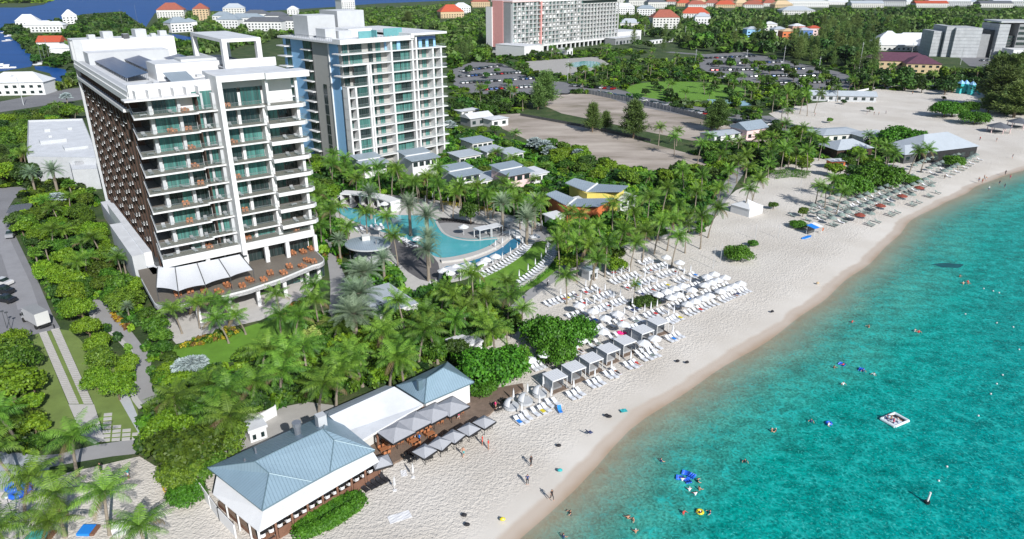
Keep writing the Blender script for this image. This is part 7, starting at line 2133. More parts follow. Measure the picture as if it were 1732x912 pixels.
for i, (px, py) in enumerate(((1664, 488), (1680, 492), (1690, 495), (1633, 531), (1686, 546), (1714, 553), (1724, 591), (1696, 634), (1686, 649), (1676, 666), (1655, 703), (1602, 789), (1588, 813))):
	x, y = at(px, py, -.3); mb = MB([M['white']]); mb.ball((0, 0, .08), .18, 0, 8, 6); q = mb.build('buoy'); q.location = (x, y, -.38); q.scale = (.8, .8, .8); tag(q, None, 'buoy', 'small white buoys'); later(q, 'small white swim buoy', 'on the line off the beach')
x, y = at(1568, 850, -.3); t = thing('marker_buoy', 'upright white marker post with dark base, lower right sea', 'buoy', (x, y, -.4), 0)
mb = MB([M['white']]); mb.tube([(0, 0, .3), (.1, 0, 1.7)], .13, 8); mb.build('post', None, t); mb = MB([M['black']]); mb.tube([(0, 0, 0), (0, 0, .35)], .34, 8); mb.build('float_base', None, t)
# reef patch
mb = MB([mat('reef', (.002, .085, .095), .4, .35, .8)])
x, y = at(1605, 449, -.4); mb.prism([(3.4 * math.cos(a * .45) * (1 + .25 * math.sin(a * 2.3)), 1.5 * math.sin(a * .45) * (1 + .25 * math.sin(a * 3.1))) for a in range(14)], -.02, .012); q = mb.build('reef'); q.location = (x, y, -.4); tag(q, kind='structure')
# towels, chairs, things left on the sand
def towel(px, py, w, l, m, label, rz, name='beach_towel'):
	x, y = at(px, py); mb = MB([M[m]]); n = 6
	for i in range(n):
		for j in range(n):
			f = lambda a, b: ((a / n - .5) * w, (b / n - .5) * l, .05 + .03 * math.sin(a * 1.7 + b) * math.cos(b * 2.1))
			mb.face([f(i, j), f(i + 1, j), f(i + 1, j + 1), f(i, j + 1)])
	mb.box(-w / 2, w / 2, -l / 2, l / 2, 0, .018); q = mb.build(name); q.location = (x, y, .02); q.rotation_euler = (0, 0, rz); tag(q, label, 'towel')
towel(676, 875, 2.8, 1.4, 'whitecloth', 'crumpled white sheet on the open sand below the restaurant', .45)
towel(1055, 695, 1.0, .8, 'tealcloth', 'small green-white towel near the water', .3)
towel(683, 801, .8, 1.3, 'whitecloth', 'white towel near the corner of the restaurant deck', .3)
def sand_chair(px, py, m, label, rz):
	x, y = at(px, py); t = thing('beach_chair', label, 'beach chair', (x, y, .02), rz)
	mb = MB([M[m]]); mb.box(-.3, .3, -.3, .3, .25, .31); mb.build('seat', None, t)
	mb = MB([M[m]]); mb.face([(-.3, .3, .3), (.3, .3, .3), (.3, .75, 1.0), (-.3, .75, 1.0)]); mb.face([(-.3, .33, .26), (-.3, .78, .96), (.3, .78, .96), (.3, .33, .26)]); mb.build('backrest', None, t)
	mb = MB([M['metal']]);
	for s in (-.3, .3): mb.tube([(s, -.3, 0), (s, -.28, .5), (s, .4, .5), (s, .5, 0)], .02, 4)
	mb.build('frame', None, t)
sand_chair(998, 734, 'navycloth', 'navy folding chair on the sand with its shadow', 2.2)
sand_chair(948, 699, 'bluecloth', 'bright blue folding chair below the front loungers', .3)
for i, (px, py) in enumerate(((616, 828), (626, 824), (634, 820), (642, 816), (650, 812))):
	x, y = at(px, py); o = LGD.put((x, y, .02), SEAW + .2, .9, 'black sun lounger in the row beside the restaurant stairs, %s from left' % ordn(i), 'black loungers beside the stairs')
for i, (px, py) in enumerate(((699, 808), (668, 830))):
	x, y = at(px, py); PC.put((x, y, .02), 0, .9, 'lone closed white parasol on sand near restaurant corner, %s' % ('right', 'left')[i], 'lone parasols')
for i, (px, py, m) in enumerate(((945, 755, 'blackcloth'), (947, 797, 'tealcloth'), (785, 873, 'blackcloth'), (790, 889, 'blackcloth'), (850, 880, 'yellowvinyl'), (1026, 704, 'blackcloth'), (1031, 706, 'blackcloth'), (1146, 612, 'blackcloth'), (1162, 614, 'blackcloth'), (1051, 566, 'pinkcloth'), (1383, 480, 'tan'), (1306, 528, 'blackcloth'))):
	x, y = at(px, py); mb = MB([M[m]]); mb.ball((0, 0, .16), (.38, .28, .22), 0, 8, 5); mb.tube([(-.2, 0, .3), (0, 0, .5), (.2, 0, .3)], .02, 4)
	if m == 'pinkcloth': mb.ball((.5, .2, .2), (.6, .45, .3), 0, 8, 5); mb.ball((-.4, .3, .25), (.5, .4, .35), 0, 8, 5)
	q = mb.build('beach_bag'); q.location = (x, y, .02); tag(q, None, 'bag', 'bags and heaps on the sand'); later(q, {'blackcloth': 'black', 'tealcloth': 'teal', 'yellowvinyl': 'yellow', 'pinkcloth': 'bright pink', 'tan': 'tan'}[m] + ' beach bag', 'lying on the sand')
# bottom-left play corner
for i, (px, py, w, l, m, lb) in enumerate(((147, 899, 1.6, 1.6, 'bluecloth', 'bright blue crash mat at the bottom edge, left'), (66, 908, 2.4, 1.6, 'tealcloth', 'turquoise umbrella-like mat at the bottom left corner'))):
	x, y = at(px, py); mb = MB([M[m], M['woodred']]); mb.cbox(0, 0, 0, w, l, .35, 0, 0); mb.cbox(w * .62, 0, 0, .5, l, .3, 0, 1); q = mb.build('play_mat'); q.location = (x, y, .02); tag(q, lb, 'mat')
for i, (px, py) in enumerate(((32, 838), (41, 830), (28, 830))):
	x, y = at(px, py); mb = MB([M['bluevinyl']]); mb.tube([(.9 * math.cos(a * .5236), .9 * math.sin(a * .5236), .35) for a in range(13)], .32, 8, cap=False); mb.smooth = True; q = mb.build('inflatable_ring'); q.location = (x, y, .05 + .3 * (i == 2)); tag(q, 'large blue inflatable ring in the lower left, %s' % ('lower', 'right', 'upper')[i], 'inflatable', 'blue inflatable rings')
x, y = at(208, 895); mb = MB([M['white'], M['tealcloth']]); mb.cbox(0, 0, 0, 2.2, 1.3, .75, .4, 0); mb.cbox(.2, -.9, 0, 1.6, .5, .4, .4, 0); q = mb.build('picnic_table'); q.location = (x, y, .02); tag(q, 'white picnic table at the bottom left under a palm', 'table')
# sunbathers and towels on the loungers
_lg = [o for o in list(COL.objects) if o.name.startswith('sun_lounger') and o.get('group') == 'white sun loungers on the beach']
for i, o in enumerate(rng.sample(_lg, 46)):
	l = o.location
	if i < 14:
		q = person(l.x + .95 * math.cos(SEAW), l.y + .95 * math.sin(SEAW), 'stand', rng.choice(['skin', 'blackcloth', 'redcloth', 'tealcloth']), rng.choice(['navycloth', 'redcloth', 'blackcloth']), SEAW, None, z=.42, lying=True)
		later(q, 'sunbather lying on a white lounger', 'in the beach lounger blocks')
	else:
		m_ = rng.choice(['bluecloth', 'navycloth', 'tealcloth', 'redcloth', 'yellowvinyl', 'umbgreen', 'whitecloth'])
		mb = MB([M[m_]]); mb.box(-.5, .55, -.3, .3, .41, .45); q = mb.build('beach_towel'); q.location = l; q.rotation_euler = (0, 0, SEAW)
		tag(q, None, 'towel', 'towels on loungers'); later(q, {'bluecloth': 'blue', 'navycloth': 'navy', 'tealcloth': 'teal', 'redcloth': 'red', 'yellowvinyl': 'yellow', 'umbgreen': 'grey-green', 'whitecloth': 'white'}[m_] + ' towel spread on a lounger', 'in the beach blocks')
# ------------------------------------------------------------------ vegetation: shapes
def quad_mesh(name, V, mats, mi=None, rnd=None):
	"""V: (n,4,3) array of quads; rnd: one value per quad"""
	V = np.asarray(V, dtype=np.float32)
	n = len(V)
	me = bpy.data.meshes.new(name)
	me.vertices.add(n * 4); me.loops.add(n * 4); me.polygons.add(n)
	me.vertices.foreach_set('co', V.reshape(-1))
	me.loops.foreach_set('vertex_index', np.arange(n * 4, dtype=np.int32))
	me.polygons.foreach_set('loop_start', np.arange(0, n * 4, 4, dtype=np.int32))
	if not isinstance(mats, (list, tuple)): mats = [mats]
	for m in mats: me.materials.append(m)
	if mi is not None:
		me.polygons.foreach_set('material_index', np.asarray(mi, dtype=np.int32))
	if rnd is None:
		rnd = np.random.RandomState(len(V)).rand(n)
	a = me.attributes.new('rnd', 'FLOAT', 'FACE'); a.data.foreach_set('value', np.asarray(rnd, dtype=np.float32))
	me.update(calc_edges=True)
	return me
def unit(v):
	return v / np.maximum(np.linalg.norm(v, axis=-1, keepdims=True), 1e-9)
def leaf_quads(C, Nn, size, rs, aspect=1.5):
	"""leaf faces at centres C with normals Nn"""
	n = len(C)
	a = unit(np.cross(Nn, rs.randn(n, 3)))
	b = np.cross(Nn, a)
	s = (size * (0.7 + 0.6 * rs.rand(n)))[:, None]
	a = a * s * 0.5 * aspect; b = b * s * 0.5
	bend = Nn * s * 0.15
	return np.stack([C - a - bend, C + b, C + a - bend, C - b], axis=1)
def crown_quads(lobes, n, size, rs, up=0.35, fill=0.28):
	"""leaf faces in the shell of ellipsoid lobes; lobes: (x,y,z,rx,ry,rz)"""
	lobes = np.array(lobes, dtype=float)
	w = (lobes[:, 3] * lobes[:, 4] + lobes[:, 3] * lobes[:, 5]); w /= w.sum()
	k = rs.choice(len(lobes), n, p=w)
	d = unit(rs.randn(n, 3)); low = d[:, 2] < -0.55
	d[low, 2] *= -1
	r = np.where(rs.rand(n) < fill, 0.35 + 0.5 * rs.rand(n), 0.82 + 0.25 * rs.rand(n))
	# leaves sit in clumps along twigs, leaving gaps
	L = lobes[k]
	ph = np.sin(d[:, 0] * 9 + k * 2.1) * np.sin(d[:, 1] * 8 + k) * np.sin(d[:, 2] * 7 + k * 3)
	r = r * (1 + 0.30 * ph)
	C = L[:, :3] + d * L[:, 3:] * r[:, None]
	# drop leaves deep inside another lobe
	keep = np.ones(n, bool)
	for j in range(len(lobes)):
		q = (C - lobes[j, :3]) / lobes[j, 3:]
		inside = (np.sum(q * q, axis=1) < 0.45) & (k != j)
		keep &= ~inside
	C, d = C[keep], d[keep]
	Nn = unit(d * 0.8 + np.array([0, 0, up]) + rs.randn(len(C), 3) * 0.55)
	q = leaf_quads(C, Nn, size, rs)
	clump = np.sin(C[:, 0] * 2.3) * np.sin(C[:, 1] * 2.1 + 1) * np.sin(C[:, 2] * 2.9 + 2)
	rnd = np.clip(0.5 + 0.35 * clump + rs.randn(len(C)) * 0.22, 0, 1)
	return q, rnd
def broad_variant(seed, R_=3.0, H=5.0, n=2600, size=0.34, lobes=9, mt='leaf', flat=0.62, base=0.25):
	"""one leafy tree: (crown mesh, trunk mesh)"""
	rs = np.random.RandomState(seed)
	ls = []
	for i in range(lobes):
		a = 2 * math.pi * (i + rs.rand() * 0.7) / lobes * 1.618 * 2
		q = R_ * (0.30 + 0.42 * rs.rand()) if i else 0
		r = R_ * (0.34 + 0.22 * rs.rand())
		z = H * (base + (1 - base) * (0.35 + 0.38 * rs.rand())) if i else H * 0.72
		z -= 0.22 * q
		ls.append((q * math.cos(a), q * math.sin(a), z, r, r * (0.85 + 0.3 * rs.rand()), r * flat))
	q, rnd = crown_quads(ls, n, size, rs)
	cm = quad_mesh('crown', q, M[mt], None, rnd)
	mb = MB([M['bark']])
	mb.tube([(0, 0, -0.1), (0.08 * R_, 0.03 * R_, H * 0.3), (0, 0, H * 0.7)], [0.07 * R_, 0.05 * R_, 0.02 * R_], 7)
	for l in ls[1:7]:
		mb.tube([(0.04 * R_, 0, H * 0.24), (l[0] * 0.5, l[1] * 0.5, l[2] * 0.7), (l[0], l[1], l[2])], [0.035 * R_, 0.022 * R_, 0.008 * R_], 5)
	return cm, mb.mesh('trunk')
def frond_quads(base, az, el0, length, droop, nl, ll, rs, hang=0.5, width=0.055, vee=0.0, twist=0.0):
	"""one feather leaf: rachis arcs from elevation el0 downwards, leaflets either side"""
	t = np.linspace(0, 1, nl)
	el = el0 - droop * t ** 1.25
	ds = length / (nl - 1)
	h = np.concatenate([[0], np.cumsum(np.cos(el[:-1]) * ds)])
	z = np.concatenate([[0], np.cumsum(np.sin(el[:-1]) * ds)])
	azs = az + twist * t
	dirh = np.stack([np.cos(azs), np.sin(azs), np.zeros(nl)], 1)
	P = np.array(base) + dirh * h[:, None] + np.array([0, 0, 1]) * z[:, None]
	T = dirh * np.cos(el)[:, None] + np.array([0, 0, 1.0]) * np.sin(el)[:, None]
	S = np.stack([-np.sin(azs), np.cos(azs), np.zeros(nl)], 1)
	U = np.cross(T, S) * -1
	U = np.where(U[:, 2:3] < 0, -U, U)
	out = []
	prof = np.sin(np.clip(t * 0.92 + 0.10, 0, 1) * math.pi) ** 0.55 * 0.9 + 0.12
	for sgn in (-1, 1):
		L = ll * prof * (0.85 + 0.3 * rs.rand(nl))
		d = unit(S * sgn + T * 0.55 + U * vee - np.array([0, 0, 1.0]) * hang * (0.6 + 0.8 * rs.rand(nl))[:, None])
		tip = P + d * L[:, None] - np.array([0, 0, 1.0]) * (hang * 0.35 * L)[:, None]
		w = T * width * (1 + 0 * t)[:, None]
		mid = P + d * (L * 0.55)[:, None]
		out.append(np.stack([P - w * 0.7, P + w * 0.7, mid + w, mid - w], 1)[2:])
		out.append(np.stack([mid - w, mid + w, tip + w * 0.15, tip - w * 0.15], 1)[2:])
	# rachis as a thin strip
	w = S * 0.035 * (1.2 - t)[:, None]
	out.append(np.stack([P[:-1] - w[:-1], P[:-1] + w[:-1], P[1:] + w[1:], P[1:] - w[1:]], 1))
	return np.concatenate(out)
def coconut_variant(seed, H=7.0, lean=1.0, nf=19, FL=3.6):
	rs = np.random.RandomState(seed)
	la = rs.rand() * 6.28
	top = (lean * math.cos(la), lean * math.sin(la), H)
	qs, rn, mi = [], [], []
	for i in range(nf):
		t = (i + 0.5) / nf
		el0 = R(82) - t * R(75) + rs.randn() * 0.08
		dr = R(55) + t * R(52) + rs.randn() * 0.12
		f = frond_quads(top, i * 2.39996 + rs.randn() * 0.15, el0, FL * (0.85 + 0.25 * rs.rand()), dr, 25, 0.80, rs, hang=0.5 + 0.6 * t, width=0.044, twist=rs.randn() * 0.12)
		dry = i >= nf - 1 and rs.rand() < 0.5
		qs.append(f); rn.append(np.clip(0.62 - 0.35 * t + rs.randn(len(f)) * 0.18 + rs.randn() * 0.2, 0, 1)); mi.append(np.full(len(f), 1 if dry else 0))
	# nuts and leaf bases
	cm = quad_mesh('crown', np.concatenate(qs), [M['frond'], M['fronddry']], np.concatenate(mi), np.concatenate(rn))
	mb = MB([M['trunk']])
	pts = [(top[0] * (s ** 1.6), top[1] * (s ** 1.6), -0.1 + (H + 0.15) * s) for s in (0, .12, .3, .5, .7, .88, 1)]
	mb.tube(pts, [0.27, 0.19, 0.165, 0.15, 0.14, 0.135, 0.17], 8)
	return cm, mb.mesh('trunk')
def date_variant(seed, H=6.0, nf=46, FL=2.9):
	rs = np.random.RandomState(seed)
	qs, rn = [], []
	for i in range(nf):
		t = (i + 0.5) / nf
		el0 = R(84) - t ** 0.85 * R(88) + rs.randn() * 0.06
		dr = R(28) + t * R(42)
		f = frond_quads((0, 0, H), i * 2.39996 + rs.randn() * 0.1, el0, FL * (0.9 + 0.2 * rs.rand()), dr, 17, 0.50, rs, hang=0.05, width=0.05, vee=0.35)
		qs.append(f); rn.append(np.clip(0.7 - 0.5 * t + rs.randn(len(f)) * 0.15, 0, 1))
	cm = quad_mesh('crown', np.concatenate(qs), M['frondgrey'], None, np.concatenate(rn))
	mb = MB([M['trunk']])
	mb.tube([(0, 0, -0.1), (0, 0, H * 0.3), (0, 0, H * 0.85), (0, 0, H + 0.15)], [0.38, 0.29, 0.30, 0.42], 10)
	return cm, mb.mesh('trunk')
def fan_variant(seed, H=3.0, nf=26, FR=0.95, mt='silver', st=0.9):
	"""fan palm: folded discs on stalks"""
	rs = np.random.RandomState(seed)
	qs = []
	for i in range(nf):
		t = (i + 0.5) / nf
		az = i * 2.39996; el = R(80) - t * R(95)
		d = np.array([math.cos(az) * math.cos(el), math.sin(az) * math.cos(el), math.sin(el)])
		o = np.array([0, 0, H]); c = o + d * st * (0.8 + 0.4 * rs.rand())
		s = np.array([-math.sin(az), math.cos(az), 0]); u = np.cross(d, s)
		if u[2] < 0: u = -u
		ns = 18
		for k in range(ns):
			a0, a1 = (-1.9 + 3.8 * k / ns), (-1.9 + 3.8 * (k + 0.8) / ns)
			r = FR * (0.9 + 0.2 * rs.rand())
			f = 0.10 * (1 if k % 2 else -1)
			p0 = c + (d * math.cos(a0) + s * math.sin(a0)) * r * 0.75 + u * f - np.array([0, 0, 0.10 * r])
			p1 = c + (d * math.cos(a1) + s * math.sin(a1)) * r * 0.75 - u * f - np.array([0, 0, 0.10 * r])
			am = (a0 + a1) / 2
			p2 = c + (d * math.cos(am) + s * math.sin(am)) * r * 1.1 - np.array([0, 0, 0.25 * r])
			qs.append([c, p0, p2, p1])
		qs.append([o - s * 0.03, o + s * 0.03, c + s * 0.03, c - s * 0.03])
	cm = quad_mesh('crown', np.array(qs), M[mt])
	mb = MB([M['trunk']])
	mb.tube([(0, 0, -0.1), (0, 0, H * 0.5), (0, 0, H + 0.1)], [0.20, 0.15, 0.16], 8)
	return cm, mb.mesh('trunk')
def casuarina_variant(seed, H=11.0, R_=3.2, n=6400):
	rs = np.random.RandomState(seed)
	nb = 64
	C, D = [], []
	mb = MB([M['bark']])
	mb.tube([(0, 0, -0.1), (0.1, 0, H * 0.5), (0, 0, H * 0.95)], [0.24, 0.15, 0.03], 7)
	per = n // nb
	for i in range(nb):
		t = (i + 0.5) / nb
		z0 = H * (0.14 + 0.78 * t)
		az = i * 2.39996 + rs.randn() * 0.3
		ln = R_ * (1.05 - 0.72 * t ** 1.4) * (0.65 + 0.6 * rs.rand())
		el = R(22 + 35 * t + rs.randn() * 10)
		d = np.array([math.cos(az) * math.cos(el), math.sin(az) * math.cos(el), math.sin(el)])
		e = np.array([0, 0, z0]) + d * ln
		if i % 3 == 0:
			mb.tube([(0, 0, z0), tuple(e * 0.8 + np.array([0, 0, z0]) * 0.2)], [0.05, 0.015], 4)
		s = rs.rand(per) ** 0.75
		c = np.array([0, 0, z0]) + d * (ln * s)[:, None] + rs.randn(per, 3) * (0.20 + 0.20 * s[:, None])
		C.append(c); D.append(unit(d * 0.8 + rs.randn(per, 3) * 0.55 + np.array([0, 0, 0.15])))
	C = np.concatenate(C); D = np.concatenate(D); m = len(C)
	w = unit(np.cross(D, rs.randn(m, 3))) * (0.07 + 0.04 * rs.rand(m))[:, None]
	L = D * (0.35 + 0.4 * rs.rand(m))[:, None]
	q = np.stack([C - w, C + w, C + L + w * 0.3, C + L - w * 0.3], 1)
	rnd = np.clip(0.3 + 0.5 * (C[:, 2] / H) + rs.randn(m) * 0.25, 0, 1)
	return quad_mesh('crown', q, M['casuarina'], None, rnd), mb.mesh('trunk')
def shrub_mesh(seed, R_=1.2, H=1.3, n=500, size=0.26, mt='leaf'):
	rs = np.random.RandomState(seed)
	ls = [(0, 0, H * 0.45, R_ * 0.7, R_ * 0.7, H * 0.55)] + [(R_ * 0.5 * math.cos(a), R_ * 0.5 * math.sin(a), H * (0.35 + 0.15 * rs.rand()), R_ * 0.5, R_ * 0.5, H * 0.45) for a in (0.3, 1.7, 2.9, 4.1, 5.3)]
	q, rnd = crown_quads(ls, n, size, rs, up=0.5)
	q[:, :, 2] = np.maximum(q[:, :, 2], 0.02)
	return quad_mesh('shrub', q, M[mt], None, rnd)
BROAD = [broad_variant(100 + i, 3.0, 5.2, 3000, 0.36, 8 + i % 4, mt, fl) for i, (mt, fl) in enumerate((('leaf', .62), ('leaf', .7), ('leafdark', .66), ('leafyel', .62), ('leafyel', .55), ('leaf', .58)))]
FINE = [broad_variant(140 + i, 3.6, 6.0, 7500, 0.27, 14, mt, .62, .12) for i, mt in enumerate(('leafyel', 'leaf'))]
GRAPE = [broad_variant(160 + i, 5.0, 5.5, 9500, 0.36, 15, 'leafgrape', .55, .1) for i in range(2)]
FARB = [broad_variant(180 + i, 3.6, 6.0, 700, 0.75, 7, mt, .68, .15) for i, mt in enumerate(('leafdark', 'leaf', 'leafdark'))]
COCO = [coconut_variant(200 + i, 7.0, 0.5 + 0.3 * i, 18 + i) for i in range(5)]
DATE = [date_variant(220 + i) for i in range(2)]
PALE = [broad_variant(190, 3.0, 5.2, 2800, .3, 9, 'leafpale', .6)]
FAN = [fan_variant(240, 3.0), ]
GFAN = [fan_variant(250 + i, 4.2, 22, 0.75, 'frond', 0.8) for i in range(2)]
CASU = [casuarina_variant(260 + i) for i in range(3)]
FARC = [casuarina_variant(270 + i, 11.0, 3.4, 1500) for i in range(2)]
SHRUB = {mt: [shrub_mesh(300 + i, mt=mt) for i in range(2)] for mt in ('leaf', 'leafyel', 'leafdark', 'leafgold', 'leafpale', 'leafred', 'silver', 'leafgrape')}
KIND = {
 'coco': ('coconut_palm', 'palm', 'coconut palms of the resort gardens', COCO, 7.0),
 'date': ('date_palm', 'palm', 'grey-green date palms of the pool gardens', DATE, 6.0),
 'fan': ('silver_fan_palm', 'palm', 'silver fan palms in the planting', FAN, 3.0),
 'gfan': ('thatch_palm', 'palm', 'short thatch palms in the planting', GFAN, 4.2),
 'broad': ('broadleaf_tree', 'tree', 'leafy trees of the gardens', BROAD, 5.2),
 'pale': ('flowering_tree', 'tree', 'pale flowering trees', PALE, 5.2),
 'fine': ('spreading_tree', 'tree', 'spreading trees of the gardens', FINE, 6.0),
 'grape': ('sea_grape_tree', 'tree', 'sea grape trees along the beach', GRAPE, 5.5),
 'casu': ('casuarina_tree', 'tree', 'feathery casuarinas beyond the gardens', CASU, 11.0),
 'farb': ('leafy_tree', 'tree', 'distant leafy trees', FARB, 6.0),
 'farc': ('whistling_pine', 'tree', 'distant feathery trees', FARC, 11.0),
}
SIZEW = {'pale': ('low', 'rounded', 'large'), 'coco': ('short', 'mid-height', 'tall'), 'date': ('low', 'mid-height', 'tall'), 'fan': ('small', 'silvery', 'broad'), 'gfan': ('small', 'mid-height', 'tall'),
         'broad': ('small rounded', 'rounded', 'large rounded'), 'fine': ('small', 'wide', 'very wide'), 'grape': ('low', 'wide', 'very wide'), 'casu': ('slender', 'feathery', 'tall feathery'),
         'farb': ('small', 'rounded', 'large'), 'farc': ('slender', 'feathery', 'tall feathery')}
WORD = {'pale': 'pale yellow flowering tree', 'coco': 'coconut palm', 'date': 'grey-green date palm', 'fan': 'silver-leaved fan palm', 'gfan': 'thatch palm', 'broad': 'green leafy tree', 'fine': 'yellow-green spreading tree', 'grape': 'glossy sea grape',
		'casu': 'casuarina', 'farb': 'distant dark green tree', 'farc': 'distant grey-green pine'}
NPL = 0
PLACED = []
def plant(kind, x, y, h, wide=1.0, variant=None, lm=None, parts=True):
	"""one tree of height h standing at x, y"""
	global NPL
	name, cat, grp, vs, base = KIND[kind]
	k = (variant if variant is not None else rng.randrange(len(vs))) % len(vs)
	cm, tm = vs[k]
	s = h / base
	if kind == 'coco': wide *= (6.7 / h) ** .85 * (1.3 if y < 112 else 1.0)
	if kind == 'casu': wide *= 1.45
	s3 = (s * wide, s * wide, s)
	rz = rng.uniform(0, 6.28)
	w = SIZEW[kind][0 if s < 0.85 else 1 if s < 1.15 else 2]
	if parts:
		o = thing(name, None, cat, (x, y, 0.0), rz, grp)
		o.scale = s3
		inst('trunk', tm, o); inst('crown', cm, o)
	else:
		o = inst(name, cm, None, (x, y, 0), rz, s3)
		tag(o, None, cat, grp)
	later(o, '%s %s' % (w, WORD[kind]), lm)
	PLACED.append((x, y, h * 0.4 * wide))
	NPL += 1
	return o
def plant_px(kind, px, py, h, wide=1.0, variant=None, frac=None, lm=None):
	"""crown centre seen at px, py"""
	fr_ = frac if frac is not None else (0.98 if kind in ('coco', 'date') else 0.9 if kind in ('fan', 'gfan') else 0.62)
	x, y = at(px, py, h * fr_)
	return plant(kind, x, y, h, wide, variant, lm)
def free(x, y, pad=0.0):
	for p in KEEP:
		if inpoly(x, y, p): return False
	return True
def scatter(pix, kinds, spacing, hr, zmid=2.5, wide=(0.9, 1.15), maxn=400, parts=True, lm=None, tries=30):
	"""plants spread unevenly over an area of the photograph; kinds: {kind: weight}"""
	poly = gpoly(pix, zmid)
	xs = [p[0] for p in poly]; ys = [p[1] for p in poly]
	area = abs(sum(poly[i][0] * poly[(i + 1) % len(poly)][1] - poly[(i + 1) % len(poly)][0] * poly[i][1] for i in range(len(poly)))) / 2
	n = min(maxn, int(area / (spacing * spacing) * 1.15) + 1)
	ks, ws = list(kinds), list(kinds.values())
	mine = []
	for _ in range(n * tries):
		if len(mine) >= n: break
		x, y = rng.uniform(min(xs), max(xs)), rng.uniform(min(ys), max(ys))
		if not inpoly(x, y, poly) or not free(x, y): continue
		if any((x - a) ** 2 + (y - b) ** 2 < (spacing * 0.72) ** 2 for a, b in mine): continue
		k = rng.choices(ks, ws)[0]
		h = rng.uniform(*hr) * (1.15 if k in ('coco', 'casu', 'farc') else 1.0)
		plant(k, x, y, h, rng.uniform(*wide), None, lm, parts)
		mine.append((x, y))
	return mine
def ground_cover(name, pix, n, size, mt, hmax=0.6, seed=1, world=None, avoid=True):
	"""low planting nobody could count: leaf faces over a bed, as one object"""
	rs = np.random.RandomState(seed)
	poly = world or gpoly(pix)
	P = np.array(poly); lo, hi = P.min(0), P.max(0)
	pts = []
	while len(pts) < n:
		q = lo + rs.rand(4000, 2) * (hi - lo)
		ok = [p for p in q if inpoly(p[0], p[1], poly) and (not avoid or free(p[0], p[1]))]
		pts += ok
		if not ok: break
	pts = np.array(pts[:n])
	bumpy = 0.5 + 0.5 * np.sin(pts[:, 0] * 1.3 + 2 * np.sin(pts[:, 1] * 0.7)) * np.sin(pts[:, 1] * 1.1)
	z = hmax * (0.15 + 0.85 * bumpy) * (0.5 + 0.5 * rs.rand(len(pts)))
	C = np.column_stack([pts, z + 0.05])
	Nn = unit(np.array([0, 0, 1.0]) + rs.randn(len(pts), 3) * 0.6)
	q = leaf_quads(C, Nn, size, rs)
	q[:, :, 2] = np.maximum(q[:, :, 2], 0.03)
	o = link(bpy.data.objects.new(name, quad_mesh(name, q, M[mt], None, np.clip(bumpy * 0.7 + rs.randn(len(pts)) * 0.2, 0, 1))))
	return tag(o, kind='stuff')
def hedge(px, width, h, mt, label, n_per=60, size=0.2, group=None, name='hedge'):
	"""clipped hedge along a line read off the photograph"""
	pts = [Vector((*at(a, b), 0)) for a, b in px]
	rs = np.random.RandomState(int(px[0][0]) + 7)
	C, Nn = [], []
	for a, b in zip(pts, pts[1:]):
		ln = (b - a).length; d = (b - a) / ln; s = Vector((-d.y, d.x, 0))
		m = int(ln * n_per * (h + width) / 2)
		t = rs.rand(m) * ln; side = rs.rand(m)
		cross = (rs.rand(m) - 0.5) * width; zz = rs.rand(m) * h
		on_top = side < width / (width + 2 * h)
		cx = np.where(on_top, cross, np.where(side < 0.5 + width / (width + 2 * h) / 2, -width / 2, width / 2)) + rs.randn(m) * 0.06
		zc = np.where(on_top, h, zz) + rs.randn(m) * 0.06
		C.append(np.stack([a.x + d.x * t + s.x * cx, a.y + d.y * t + s.y * cx, np.maximum(zc, 0.05)], 1))
		nn = np.stack([np.where(on_top, 0, s.x * np.sign(cx)), np.where(on_top, 0, s.y * np.sign(cx)), np.where(on_top, 1.0, 0.3)], 1)
		Nn.append(unit(nn + rs.randn(m, 3) * 0.5))
	C = np.concatenate(C); Nn = np.concatenate(Nn)
	org = C[:, :2].mean(0); C[:, :2] -= org
	o = link(bpy.data.objects.new(name, quad_mesh(name, leaf_quads(C, Nn, size, rs), M[mt])))
	o.location = (org[0], org[1], 0)
	tag(o, label, 'hedge', group)
	return o
